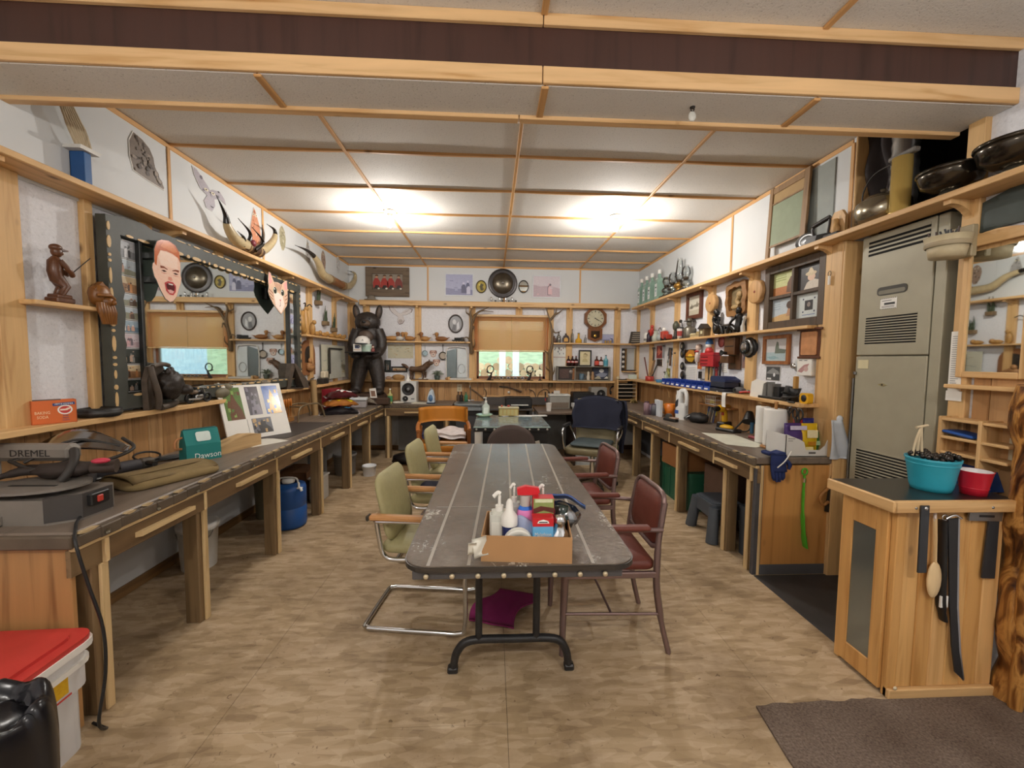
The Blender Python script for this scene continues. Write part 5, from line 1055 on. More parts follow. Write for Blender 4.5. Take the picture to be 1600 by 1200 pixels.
sf=thing('santa_figurine','tiny red and white figurine at the right end of the bear tray','figurine',(-1.70,5.86,TY));put('body',G().lathe([(.025,0),(.03,.02),(.018,.05),(0,.06)],n=10),col('#7d3a34',.5),sf);put('head',G().ell((0,0,.07),(.018,.018,.018),10,6),col('#e0c4ae',.5),sf);put('hat',G().lathe([(.02,.08),(.012,.10),(0,.115)],n=10),col('#4a2622',.5),sf)
# cut-outs, photographs and maps
c=AY(626,492,BW);gt=thing('bird_cutout','outline flying bird cut-out on the white back wall right of the bear','cutout',(c.x,BW,c.z))
o=[(-.19,.15),(-.16,.16),(-.10,.11),(-.04,.03),(0,.02),(.06,.07),(.15,.10),(.19,.09),(.17,.04),(.09,.0),(.03,-.01),(.06,-.09),(.03,-.14),(-.02,-.15),(-.05,-.11),(-.04,-.03),(-.12,.02),(-.17,.08)]
put('card',G().prism(o,-.005,0),col('#6a4f4a',.6),gt);put('print',G().poly([(a*.93,b*.93)for a,b in o],-.0056,'#d9d3d2').disc(0,-.10,.035,.03,-.0062,'#b5aaa6',10).poly([(-.15,.13),(-.05,.04),(-.03,.03),(-.10,.09)],-.0062,'#a79c9a').poly([(.15,.085),(.05,.04),(.03,.03),(.10,.05)],-.0062,'#a79c9a'),PRINT,gt)
c=AY(712,506,BW);oval('oval_photo','oval framed grey portrait on the back wall left of the window','photograph',(c.x,BW,c.z),0,.115,.145,.14,col('#3a2e2a',.4),lambda g:(g.disc(0,0,.10,.127,-.008,'#9a9a9c',24),g.disc(-.02,.03,.03,.04,-.0084,'#d0d0d0',10),g.poly([(-.06,-.10),(.0,-.11),(.01,-.02),(-.04,-.01)],-.0084,'#6c6c70'),g.poly([(.02,-.1),(.06,-.07),(.05,.04),(.02,.0)],-.0086,'#d6d6d8')))
a,b=AY(606,538,BW),AY(646,560,BW);wm=thing('map_sheet','pale yellow map sheet pinned to the back wall right of the bear','map',((a.x+b.x)/2,BW,(a.z+b.z)/2));put('sheet',G().box((-.2,-.002,-.11),(.2,0,.11)),col('#ccc6ac',.7),wm)
g=G();r=random.Random(2)
for k in range(20):x_,z_=r.uniform(-.19,.16),r.uniform(-.1,.09);g.rect(x_,x_+r.uniform(.01,.05),z_,z_+r.uniform(.003,.012),-.0024-.00005*k,r.choice(('#a59a78','#9aa08a','#b89a6a')))
put('map_lines',g,PRINT,wm)['kind']='stuff'
c=AY(606,572,BW);framed('framed_photo','small dark photograph on the back wall beside the bear knee','photograph',(c.x,BW,c.z),0,.10,.19,.012,.01,BLACK,lambda g:art_people(g,.076,.166,'dark',3))
c=AY(624,577,BW);framed('framed_picture','small wide black framed picture on the back wall above the carved dog tail','picture',(c.x,BW,c.z),0,.25,.09,.022,.015,BLACK,lambda g:art_people(g,.20,.046,'warm',8))
# hanging pans
def pan(name,label,px,py,r,c_,inner):
 q=AY(px,py,BW-.02);t=thing(name,label,'pan',(q.x,BW,q.z));put('pan',G().lathe([(0,.006),(r*.82,.006),(r,.028),(r*1.06,.03),(r*.86,.002),(0,0)],n=24,axis='y'),c_,t);put('inside',G().lathe([(0,.0075),(r*.8,.0075)],n=20,axis='y'),inner,t)
 put('handle',G().tube([(0,-.02,r*.95),(0,-.012,r*1.7),(0,-.012,r*2.7)],[.010,.008,.011],8,sy=.5),c_,t);put('hang_ring',G().tube([(.009*math.cos(k*.7),-.012,r*2.75+.009*math.sin(k*.7))for k in range(9)],.003,5,closed=True),c_,t)
pan('saucepan','shiny steel ladle pan hanging under the duck shelf',664,552,.045,col('#b9c2c4',.25,.9),col('#9db0b4',.2,.9));pan('frying_pan','black iron frying pan hanging under the duck shelf',692,556,.062,col('#4a4038',.5,.4),col('#b5a898',.5))
def dogface(px,py,lb):
 q=AY(px,py,BW);t=thing('dog_cutout',lb,'cutout',(q.x,BW,q.z));o=[(-.055,.04),(-.03,.05),(0,.045),(.03,.05),(.055,.04),(.06,.0),(.045,-.01),(.035,-.05),(0,-.065),(-.035,-.05),(-.045,-.01),(-.06,0)]
 put('card',G().prism(o,-.004,0),col('#8a7468',.6),t);put('print',G().poly([(a*.95,b*.95)for a,b in o],-.0046,'#c9a898').disc(0,-.025,.03,.026,-.005,'#e0cfc4',10).disc(0,-.02,.011,.008,-.0054,'#2a1f1e',8).disc(-.02,.012,.007,.007,-.0054,'#2a1f1e',8).disc(.02,.012,.007,.007,-.0054,'#2a1f1e',8).poly([(-.052,.036),(-.03,.04),(-.04,-.005),(-.055,.0)],-.005,'#8f6458').poly([(.052,.036),(.03,.04),(.04,-.005),(.055,.0)],-.005,'#8f6458'),PRINT,t)
dogface(677,552,'upper dog face cut-out between the two hanging pans');dogface(682,566,'lower dog face cut-out above the potted plant')
a,b=AY(701,540,BW),AY(728,587,BW);jm=thing('leaning_mirror','grey arched vanity mirror leaning on the ledge left of the window','mirror',((a.x+b.x)/2,BW-.01,LEB+.006),0)
put('mirror_glass',G().prism([(-.16,.03),(-.01,.03),(-.01,.50),(-.16,.45)],-.02,-.012),col('#7f8a8c',.15,.6),jm);put('white_panel',G().prism([(0,.03),(.15,.03),(.15,.42),(.12,.47),(.0,.50)],-.018,-.01),col('#cfd6d8',.3),jm);put('border',G().tube(bez([(-.17,-.015,.02),(-.17,-.015,.45),(-.08,-.015,.515),(.08,-.015,.51),(.15,-.015,.46),(.16,-.015,.02)],5),.009,6),WHITE,jm);put('side_ring',G().tube([(.07+.055*math.cos(k*.4),-.024,.17+.075*math.sin(k*.4))for k in range(16)],.005,6,closed=True),CHROME,jm)
# wooden ducks
DW=[wood('#a8763f','#7d5326','x',.5,1.2,False),wood('#b98a52','#8e6433','x',.5,1.2,False),wood('#8a5a30','#643e1c','x',.5,1.2,False)]
for k,(px,lb,L,hh,hs)in enumerate(((600,'brown tail raised duck carving half hidden behind the bear arm',.15,.05,-1),(613,'long brown pintail duck carving next to the bear arm',.19,.05,1),(624,'grey and white duck carving with its head turned up',.12,.05,1),(640,'small tan duck carving left of the back stud',.13,.045,-1),(664,'tan duck carving just right of the back stud',.13,.05,-1),(690,'large brown duck carving with a tall square head',.17,.045,-1))):
 q=AY(px,532,6.44);t=thing('wooden_duck',lb,'carving',(q.x,6.44,MB),0,'ducks on the back wall shelf');m=DW[k%3]if k!=2 else col('#c9c6c0',.5)
 put('body',G().ell((0,0,.032),(L*.5,.04,.034),14,8,fn=lambda d:1-.25*max(0,-d.z)*.5),m,t);put('head',G().tube(bez([(hs*L*.33,0,.045),(hs*L*.38,0,.075),(hs*L*.36,0,.09)],3),[.016]*3+[.02]*4,8).ell((hs*L*.38,0,.098),(.028,.02,.022),10,7),DW[(k+1)%3],t);put('bill',G().ell((hs*(L*.38+.035),0,.092),(.018,.011,.006),8,5),DW[2],t);t.scale=(1.2,1.2,1.2);put('tail',G().prism([(-hs*L*.42,.03),(-hs*L*.66,.055),(-hs*L*.42,.05)],-.02,.02),m,t)
q=AY(716,532,6.44);tt_=thing('model_train','small black model steam engine at the right end of the duck shelf','model',(q.x,6.44,MB));put('chassis',G().box((-.10,-.02,.008),(.10,.02,.028),.004).cyl((-.06,0,.045),(.05,0,.045),.02,n=10).box((.04,-.022,.02),(.095,.022,.07),.004),BLACK,tt_)
for x_ in(-.07,-.03,.01,.06):put('wheel',G().cyl((x_,-.026,.012),(x_,.026,.012),.012,n=10),DARK,tt_)
# antlers
AN=col('#6b553a',.5,var=.25,scale=15,bmp=.2);ANL=col('#8f7a55',.5,var=.2)
def antler(name,label,base,runs):
 b0=AY(*base,YB-.05);t=thing(name,label,'antlers',b0)
 for nm,r0,pts in runs:
  P=bez([AY(px,py,YB-.05-d)-b0 for px,py,d in pts],5);k=len(P);put(nm,G().tube(P,[max(.004,r0*(1-.8*i/(k-1)))for i in range(k)],7),AN,t)
antler('antlers','branched antlers mounted on the stud left of the window',(736,545),(('beam',.036,((737,552,0),(735,530,.05),(737,505,.09),(735,488,.08),(742,478,.05))),('tine',.022,((738,505,.09),(745,490,.13),(755,484,.14),(764,480,.14))),('tine',.018,((741,493,.1),(752,486,.05),(771,487,.03))),('tine',.018,((735,532,.05),(729,527,.08),(722,530,.1))),('tine',.02,((736,520,.06),(740,510,.1),(741,517,.12))),('tine',.016,((736,492,.07),(729,489,.05),(728,482,.04))),('tine',.016,((738,545,.0),(742,538,.05),(741,530,.07)))))
antler('antlers','tall branched antlers mounted on the stud right of the window',(860,600),(('beam',.036,((860,604,0),(861,580,.05),(859,556,.08),(863,535,.08),(862,515,.08),(859,500,.08),(852,478,.06))),('tine',.022,((860,500,.08),(868,490,.09),(870,480,.07))),('tine',.018,((866,492,.09),(874,488,.09),(880,483,.08))),('tine',.018,((863,515,.08),(868,520,.11),(877,517,.12))),('tine',.018,((860,556,.08),(853,550,.1),(850,547,.12))),('tine',.016,((861,590,.02),(866,580,.07),(867,573,.09))),('tine',.016,((860,580,.05),(854,576,.08),(853,572,.09)))))
# blind in the window
BL=[]
def blindmat():
 m,nt,b=_new('blind_slat');b.inputs['Base Color'].default_value=(*lin('#f0cfa4'),1);b.inputs['Roughness'].default_value=.5
 t=N(nt,'BsdfTranslucent');t.inputs[0].default_value=(*lin('#f7c690'),1);mx=N(nt,'MixShader');mx.inputs[0].default_value=.8
 nt.links.new(b.outputs[0],mx.inputs[1]);nt.links.new(t.outputs[0],mx.inputs[2]);nt.links.new(mx.outputs[0],nt.nodes['Material Output'].inputs[0]);return m
bm_=blindmat();bx0,bx1=-.285,.895;bl=thing('window_blind','cream slatted blind drawn halfway down the window','blind',((bx0+bx1)/2,YB-.045,2.135));hw=(bx1-bx0)/2
put('head_rail',G().box((-hw,-.025,-.0),(hw,.015,.035),.004),col('#dcb98a',.5),bl);z=-.012;me_=None
while z>-.53:
 if me_ is None:me_=G().add([(-hw,-.010,-.009),(hw,-.010,-.009),(hw,-.001,.0),(-hw,-.001,.0),(hw,.007,.009),(-hw,.007,.009)],[(0,1,2,3),(3,2,4,5)]).mesh('slat',bm_)
 o=bpy.data.objects.new('slat',me_);COL.objects.link(o);o.parent=bl;o.location=(0,0,z);z-=.0175
put('bottom_rail',G().box((-hw,-.015,z-.012),(hw,.012,z+.004),.003),col('#e0bd86',.5),bl)
for x_ in(-hw+.06,0,hw-.06):put('ladder_cord',G().box((x_-.002,-.014,z),(x_+.002,-.0125,0)),col('#b08c5a',.7),bl)
put('pull_cord',G().cyl((hw-.035,-.02,0),(hw-.035,-.02,-.85),.0025,n=5),col('#c9b48e',.7),bl)
# clock
CL=wood('#7a4a22','#54300f','z',.3,1.2,False)
c=AY(930.5,497.5,BW-.05);ck=thing('wall_clock','octagonal wooden schoolhouse clock with a cream dial on the back wall','clock',(c.x,BW,c.z))
oc8=lambda r_:[(r_*math.cos(R(22.5+45*k)),r_*math.sin(R(22.5+45*k)))for k in range(8)]
for k in range(8):
 a,b,p,q=oc8(.192)[k],oc8(.192)[(k+1)%8],oc8(.150)[(k+1)%8],oc8(.150)[k];put('case_side',G().prism([a,b,p,q],-.06,-.0),CL,ck)
put('case_back',G().prism(oc8(.17),-.03,-.001),CL,ck);put('bezel',G().lathe([(.138,.032),(.148,.05),(.150,.062),(.140,.066),(.136,.06)],n=36,axis='y'),CL,ck)
g=G().disc(0,0,.142,.142,-.04,'#d9d2b4',36);A=lambda a,r_:(r_*math.sin(R(a)),r_*math.cos(R(a)))
def mark(a,r0,r1,w_,y_,c_='#1d1a17'):
 p,q=A(a,r0),A(a,r1);n_=(math.cos(R(a))*w_,-math.sin(R(a))*w_);g.poly([(p[0]-n_[0],p[1]-n_[1]),(q[0]-n_[0],q[1]-n_[1]),(q[0]+n_[0],q[1]+n_[1]),(p[0]+n_[0],p[1]+n_[1])],y_,c_)
for k in range(12):mark(30*k,.098,.125,.004 if k%3 else.006,-.0406)
for k in range(60):mark(6*k,.130,.134,.001,-.0406)
put('dial',g,PRINT,ck);g=G();mark(121,-.012,.068,.0045,-.046);mark(118,-.015,.105,.003,-.048);g.disc(0,0,.009,.009,-.049,'#1d1a17',10);put('hands',g,PRINT,ck)
put('glass',G().lathe([(.137,.060),(.09,.066),(0,.069)],n=30,axis='y'),glass('#ffffff',.02,.88),ck)
pn=[(-.115,-.16),(.115,-.16),(.115,-.32),(.0,-.372),(-.115,-.32)];put('pendulum_case',G().prism(pn,-.055,0),CL,ck);put('pendulum_window',G().prism([(-.07,-.20),(.07,-.20),(.07,-.30),(0,-.33),(-.07,-.30)],-.058,-.054),col('#2e1e12',.2),ck);put('pendulum',G().lathe([(0,.062),(.02,.060),(.024,.057)],(0,0,-.28),14,axis='y'),col('#c9a24a',.3,.9),ck)
# bottles and bits on the right back shelf
def bottle(name,label,loc,r,h,c_,lab=None,group=None,cat='bottle',glassy=True,neck=.36,cap='#3a2a22',sq=False):
 t=thing(name,label,cat,loc,0,group);m=col(c_,.12,0,.03)if not glassy else glass(c_,.04,.72)
 put('body',G().lathe([(0,.0),(r*.92,0),(r,.006),(r,h*(.92-neck)),(r*.85,h*(1-neck)),(r*.36,h*(1.08-neck)),(r*.32,h*.9),(r*.36,h*.93),(r*.34,h*.97)],n=4 if sq else 16,smooth=not sq),m,t)
 put('cap',G().lathe([(r*.38,h*.93),(r*.38,h),(0,h)],n=12),col(cap,.4),t)
 if lab:put('label_band',G().lathe([(r*1.015,h*.14),(r*1.015,h*(.88-neck))],n=4 if sq else 16,smooth=not sq),col(lab,.5),t)
 return t
GRPB='bottles on the back wall shelf'
for px,r_,h_,c_,lab,lb in((866,.03,.11,'#c98a2e',None,'squat amber bottle first right of the tall antlers'),(873,.034,.17,'#d8d8d2',None,'clear bottle with a thin neck behind the amber one'),(894,.022,.22,'#e2e6e4',None,'slim clear bottle with a dark stopper right of the back stud'),(914.5,.02,.13,'#e2e8ea',None,'small clear bottle left of the clock pendulum')):
 q=AY(px,535,6.45);bottle('bottle',lb,(q.x,6.45,MB),r_,h_,c_,lab,GRPB)
q=AY(884,535,6.45);fb=thing('bottle','brown shield shaped flask with a pale label left of the back stud','bottle',(q.x,6.45,MB),0,GRPB);put('body',G().prism([(-.05,0),(.05,0),(.056,.07),(.035,.115),(.0,.125),(-.035,.115),(-.056,.07)],-.022,.022),col('#2e1710',.15),fb);put('label_patch',G().prism([(-.03,.02),(.03,.02),(.033,.065),(.0,.09),(-.033,.065)],-.0235,-.0215),col('#c99a4a',.5),fb);put('cap',G().cyl((0,0,.125),(0,0,.15),.014,n=10),col('#3a2a22',.4),fb)
q=AY(904,535,6.45);bottle('bottle','golden pear shaped bottle right of the back stud',(q.x,6.45,MB),.052,.16,'#d9a52a',None,GRPB,glassy=False,neck=.62)
q=AY(950,535,6.47);framed('framed_photo','small bluish group photograph standing right of the clock pendulum','photograph',(q.x,6.49,MB+.075),0,.195,.15,.008,.008,col('#a9aab0',.5),lambda g:art_people(g,.179,.134,'blue',12))
q=AY(955,535,6.42)
for k,px in enumerate((946,950,954)):qq=AY(px,535,6.41);glassware('candle_glass',('small brass candle glass first','small brass candle glass second','small brass candle glass third')[k]+' from the left in front of the group photograph',(qq.x,6.41,MB),[(.014,0),(.016,.03),(.013,.045),(0,.045)],col('#a98a4a',.35,.5),'candle glasses by the clock',n=10)
sg=thing('quote_board','dark wooden board with pale routed lines leaning in the back right corner shelf','sign',(AY(996,536,6.40).x,6.43,MB));put('board',G().prism([(-.135,0),(.125,.01),(.15,.19),(-.10,.19)],-.02,.0),col('#3e372f',.6),sg)
for k in range(5):put('routed_line',G().prism([(-.10+.006*k,.03+k*.032),(.10+.006*k,.034+k*.032),(.102+.006*k,.042+k*.032),(-.098+.006*k,.038+k*.032)],-.0215,-.0195),col('#b5ab9a',.6),sg)
# things on the back ledge, left to right
b=V((-1.18,6.43,LEB));dg=thing('carved_dog','carved brown wooden wolf standing on the back ledge','carving',b,R(-4));WD=wood('#5d4430','#3e2a1a','x',.5,1.2,False)
put('base',G().box((-.14,-.04,0),(.17,.04,.015),.004),WD,dg);g=G()
for x_,y_ in((-.10,-.02),(-.08,.025),(.10,-.025),(.12,.02)):g.tube(bez([(x_-.01,y_,.012),(x_+.005,y_,.06),(x_,y_,.13)],3),[.012,.012,.011,.013,.016,.02,.025],8)
g.tube(bez([(-.12,0,.17),(-.04,0,.165),(.06,0,.17),(.13,0,.19)],4),[.035,.045,.046,.044,.042,.042,.044,.05,.055,.056,.055,.05,.045],12).tube(bez([(.12,0,.2),(.16,0,.24),(.19,-.01,.265)],3),[.05,.05,.05,.048,.045,.044,.042],10).ell((.215,-.015,.265),(.05,.03,.03),10,7)
put('body',g,WD,dg);put('tail',G().tube(bez([(-.14,0,.18),(-.19,0,.22),(-.25,0,.245)],4),[.016,.018,.02,.022,.022,.022,.02,.016,.008],8),WD,dg)
for s in(-1,1):put('ear',G().prism([(.18,.285),(.205,.29),(.188,.325)],s*.02-.006,s*.02+.006),WD,dg)
q=AY(683,594,6.42);pp=thing('potted_plant','small grey green leafy plant in a dark pot on the back ledge','plant',(q.x,6.43,LEB));put('pot',G().lathe([(.035,0),(.05,.07),(.046,.07),(0,.06)],n=16),col('#3d4a42',.5),pp);r=random.Random(6)
for k in range(30):
 a,e=r.uniform(0,6.28),r.uniform(.25,1.2);L=r.uniform(.08,.13);dx,dy,dz=math.cos(a)*math.cos(e),math.sin(a)*math.cos(e)*.6,math.sin(e);put('leaf',G().tube(bez([(0,0,.07),(dx*L*.6,dy*L*.6,.07+dz*L*.7),(dx*L*1.15,dy*L*1.1,.065+dz*L*.8)],3),[.005,.009,.012,.013,.011,.008,.002],5,sy=.35),col(r.choice(('#6f7a68','#58664f','#8a9280')),.6),pp)
for px,lb,cc,sz in((607,'pale round shell on the back ledge by the bear leg','#a98a70',(.05,.035,.03)),(622,'tan fungus slab on the back ledge under the small black picture','#a98250',(.10,.04,.045)),(700,'flat tan wood slice on the back ledge beside the plant','#b5895a',(.05,.03,.025)),(660,'low white dish on the back ledge behind the carved wolf','#d0cfca',(.07,.03,.02))):
 q=AY(px,594,6.42);one('shell' if px==607 else 'fungus' if px==622 else 'wood_slice' if px==700 else 'dish',lb,'ornament',G().ell((0,0,sz[2]*.9),sz,14,8,fn=lambda d:1+.08*math.sin(9*d.x+5*d.y)),col(cc,.7,var=.15),(q.x,6.43,LEB-.002))
q=AY(724,594,6.42);mt=thing('metal_tray','low silver edged tray with wooden ends on the ledge under the vanity mirror','tray',(q.x-.04,6.42,LEB));put('base',G().box((-.17,-.05,0),(.17,.05,.03),.006),col('#c9c6c0',.4),mt);put('end',G().box((-.20,-.05,0),(-.17,.05,.05),.006),pine('x'),mt);put('end',G().box((.17,-.05,0),(.20,.05,.05),.006),pine('x'),mt)
# rifle-rest like iron rack on the ledge under the window
q0,q1=AY(766,596,6.37),AY(828,596,6.37)
ir=thing('horseshoe_rack','black wrought iron rack with two ring figures on the ledge under the window','rack',(q0.x,6.40,LEB));L=q1.x-q0.x;IRN=col('#2b2422',.5,.5)
put('bar',G().box((.05,-.01,.03),(L-.05,.01,.045),.003),IRN,ir)
for x_ in(0,L):
 put('ring',G().tube([(x_+.052*math.cos(k*.45),0,.175+.058*math.sin(k*.45))for k in range(14)],.009,6,closed=True),IRN,ir);put('figure',G().tube(bez([(x_-.03,0,.0),(x_+.0,0,.05),(x_+.02,0,.11)],3),[.02,.024,.024,.022,.018,.014,.012],8).tube(bez([(x_-.06,0,.135),(x_-.02,0,.12),(x_+.03,0,.11)],3),.010,6),IRN,ir);put('foot',G().tube([(x_-.06,-.03,.006),(x_+.05,-.03,.006)],.008,6),IRN,ir)
for k in range(8):
 x_=.12+k*(L-.24)/7;one('horse_bit','bright metal bit, '+('first','second','third','fourth','fifth','sixth','seventh','eighth')[k]+' from the left along the iron rack','bit',G().tube([(x_+.028*math.cos(t*.8),-.014,.035+.018*math.sin(t*.8))for t in range(8)],.005,5,closed=True),CHROME if k%2 else col('#a98d5a',.4,.7),(q0.x,6.395,LEB-.0),0,'bits along the iron rack')
q=AY(844,590,6.40);one('candle_holder','small dark candle holder on the ledge at the right end of the window','candle holder',G().lathe([(.035,0),(.03,.01),(.008,.02),(.008,.09),(.016,.10),(0,.105)],n=12),IRN,(q.x,6.42,LEB))
# calendar, radio cabinet and bottles right of the window
q=AY(874,555,BW);ca=thing('wall_calendar','white wall calendar with animal drawings right of the window','calendar',(q.x,BW-.002,q.z));put('sheet',G().box((-.10,-.003,-.30),(.105,0,.14)),col('#dcdcd6',.6),ca)
g=G();r=random.Random(12)
for k in range(12):x_,z_=r.uniform(-.08,.07),r.uniform(.0,.12);g.poly([(x_,z_),(x_+.012,z_+.004),(x_+.008,z_+.03),(x_-.004,z_+.02)],-.0034-.0001*k,r.choice(('#3b3c42','#5d6670','#7d4a3a')))
g.rect(-.10,.105,-.035,-.028,-.0034,'#9a4a40');put('print',g,PRINT,ca)['kind']='stuff'
a,b=AY(872,575,6.30),AY(955,596,6.30);RW=6.24
rk=thing('display_cabinet','low glass fronted display cabinet on the ledge under the cola bottles','cabinet',((a.x+b.x)/2,YB-.02,LEB));hw=(b.x-a.x)/2;RH=.235
put('top',G().box((-hw,-.14,RH-.012),(hw,0,RH),.003),col('#8a8478',.4),rk);put('floor',G().box((-hw,-.14,0),(hw,0,.015),.003),col('#a39a88',.5),rk);put('back',G().box((-hw,-.012,.015),(hw,-.002,RH-.012)),col('#6a5a4a',.6),rk)
for x_ in(-hw,hw-.012,-hw*.35):put('side',G().box((x_,-.14,.015),(x_+.012,-.012,RH-.012)),col('#8a8478',.4),rk)
rd=thing('table_radio','dark fronted table radio with wooden end on the ledge right of the window','radio',(a.x+.16,YB-.05,LEB+.016));put('body',G().box((-.14,-.075,0),(.13,.0,.195),.006),col('#3a302c',.5),rd);put('speaker_grille',G().box((-.12,-.079,.03),(.03,-.074,.17)),col('#5a4640',.8,var=.3,scale=60),rd);put('side_panel',G().box((.085,-.079,.01),(.125,-.074,.185)),wood('#8a5a34','#60391c','z'),rd);put('dial',G().lathe([(.03,.075),(.03,.085),(0,.087)],(.06,0,.13),14,axis='y'),col('#9a9088',.4),rd)
def mug(name,label,loc,r,h,c_,cat='mug',rz=0.):
 t=thing(name,label,cat,loc,rz);put('cup',G().lathe([(0,0),(r*.9,0),(r,h*.1),(r,h),(r*.88,h),(r*.85,h*.1),(0,h*.1)],n=18),col(c_,.35),t);put('handle',G().tube(bez([(r*.9,0,h*.8),(r*1.6,0,h*.75),(r*1.6,0,h*.3),(r*.9,0,h*.2)],4),r*.12,6),col(c_,.35),t);return t
q=AY(909,593,6.42);mug('mug','blue grey mug inside the display cabinet',(q.x,YB-.07,LEB+.016),.04,.10,'#5a7080')
for px,cc,lb in((920,'#c9bfae','cream figurine left of the dark eagle picture'),(927,'#a5805a','tan figurine left of the dark eagle picture')):q=AY(px,593,6.4);one('figurine',lb,'figurine',G().lathe([(.025,0),(.03,.05),(.018,.09),(.022,.12),(0,.14)],n=12),col(cc,.5),(q.x,YB-.07,LEB+.016))
q=AY(941,585,6.4);framed('framed_picture','dark picture of an eagle in the right half of the display cabinet','picture',(q.x,YB-.055,LEB+.118),0,.30,.195,.012,.012,BLACK,lambda g:(g.rect(-.138,.138,-.085,.085,0,'#3a3f52'),g.poly([(-.10,-.02),(.0,.02),(.10,.0),(.06,-.05),(-.04,-.06)],-.0005,'#8a8fa0'),g.disc(0,.045,.04,.03,-.0008,'#d8d8d8',10),g.poly([(-.13,-.085),(.0,-.085),(-.05,-.03)],-.0009,'#b0a890'),g.poly([(.04,-.08),(.12,-.08),(.09,-.04)],-.0009,'#d6d0c0'),g)[-1])
CT=LEB+RH
for k,px in enumerate((888.5,894.7,900.3)):
 q=AY(px,572,6.40);t=bottle('cola_bottle',('leftmost','middle','rightmost')[k]+' dark cola bottle on top of the display cabinet',(q.x,6.42,CT),.031,.165,'#2a100c',None,'cola bottles on the display cabinet','bottle',False,.34,'#8a1f1f');put('label_band',G().lathe([(.0318,.055),(.0318,.085)],n=16),col('#b33a34',.5),t);put('white_script',G().rect(-.02,.02,.064,.078,-.0322,'#f0e8e4'),PRINT,t)
a,b=AY(905,547,6.40),AY(924.5,573,6.40);t=framed('framed_drawing','black framed pencil portrait of a man standing on the display cabinet','picture',((a.x+b.x)/2,6.44,CT+.13),0,b.x-a.x,.26,.02,.018,BLACK,lambda g:(g.rect(-.08,.08,-.108,.108,0,'#d9cda4'),g.disc(.0,.035,.035,.045,-.0005,'#c9ba90',14),g.poly([(-.035,.05),(.0,.085),(.04,.06),(.036,.03),(.02,.06),(-.02,.06)],-.0008,'#8a7d58'),g.poly([(-.05,-.06),(.05,-.06),(.03,-.01),(-.03,-.01)],-.0006,'#c2b384'),g.poly([(-.012,.03),(-.006,.03),(-.006,.036),(-.012,.036)],-.0011,'#5a5138'),g.poly([(.012,.03),(.018,.03),(.018,.036),(.012,.036)],-.0011,'#5a5138'),g)[-1])
for px,c_,lab,h_,lb in((932.7,'#4a1e10','#c94a3a',.165,'brown beer bottle right of the pencil portrait'),(939.5,'#4a1e10','#d8c4c4',.155,'brown bottle with a white label between the beer and blue bottles'),(947,'#7fb8c4','#4a9ab0',.185,'blue water bottle at the right end of the display cabinet')):q=AY(px,573,6.40);bottle('bottle',lb,(q.x,6.42,CT),.036,h_,c_,lab,None,glassy=False)
# corner mirror, its frame strip and shelf
a,b=AY(972,545,BW-.02),AY(1008,580,BW-.02);cm=thing('vanity_mirror','square mirror with a bulb strip standing in the back right corner','mirror',((a.x+b.x)/2,BW,(a.z+b.z)/2));w_,h_=b.x-a.x,a.z-b.z
put('glass',G().box((-w_/2+.05,-.022,-h_/2+.02),(w_/2,-.016,h_/2)),MIRROR,cm);put('backing',G().box((-w_/2,-.016,-h_/2),(w_/2+.01,-.002,h_/2+.006)),DARK,cm);put('shelf',G().box((-w_/2,-.10,-h_/2-.015),(w_/2,0,-h_/2),.004),pine('x'),cm)
for k in range(4):put('round_lamp',G().lathe([(.02,.016),(.022,.026),(0,.032)],(-w_/2+.024,0,-h_/2+.07+k*.08),12,axis='y'),WHITE,cm)
for k,px in enumerate((966,985,994,1001)):q=AY(px,596,6.40);glassware('small_jar',('round cream jar left of the corner mirror shelf','small cream candle under the corner mirror, first','small cream candle under the corner mirror, second','small cream candle under the corner mirror, third')[k],(q.x,6.42,LEB),[(.02,0),(.032 if k==0 else.02,.03),(.03 if k==0 else.018,.06),(.01,.08 if k==0 else.065),(0,.08 if k==0 else.065)],col('#cdbb94',.5),'jars under the corner mirror','jar',12)
q=AY(987,598,6.30);one('card_box','small pale green card box on top of the letter rack','box',G().box((-.06,-.03,0),(.06,.03,.075),.003),col('#c6d2c8',.5),(q.x+.02,6.33,1.166))
lr=thing('letter_rack','pine letter rack with dark open slots on the right bench by the back corner','rack',(2.12,6.30,.82));put('side',G().box((-.16,-.08,0),(-.14,.1,.345),.003),pine('z'),lr);put('side',G().box((.14,-.08,0),(.16,.1,.345),.003),pine('z'),lr);put('back',G().box((-.14,.08,0),(.14,.1,.345)),DARK,lr)
for k in range(6):put('slot_shelf',G().box((-.14,-.08,.02+k*.06),(.14,.08,.03+k*.06),.002),pine('x')if k in(0,5)else col('#b9aa98',.6),lr)
# ------------------------------------------------------------------ back counter and what stands on it
SPW=col('#d2d2ce',.45)
def speaker(name,label,loc,w_,d_,h_,c_,woofer,tweeter):
 t=thing(name,label,'speaker',loc);put('cabinet',G().box((-w_/2,0,0),(w_/2,d_,h_),.008),c_,t)
 for x_,z_,r_ in(woofer,tweeter):p=put('driver',G().lathe([(r_*1.1,0),(r_*1.1,.006),(r_,.008),(r_*.9,.004),(r_*.35,-.002+.004),(r_*.28,.010),(0,.014)],(x_,0,z_),24,axis='y'),BLACK,t);put('cone_cap',G().lathe([(r_*.27,.010),(r_*.15,.016),(0,.018)],(x_,0,z_),12,axis='y'),GREY,p)
 return t
q=AY(638,632,6.12);t=speaker('speaker','white bookshelf speaker with a big black cone on the back left bench',(q.x,6.12,.80),.235,.2,.32,SPW,(0,.205,.085),(-.045,.06,.038));put('badge',G().box((.04,-.003,.05),(.09,0,.065)),GREY,t)
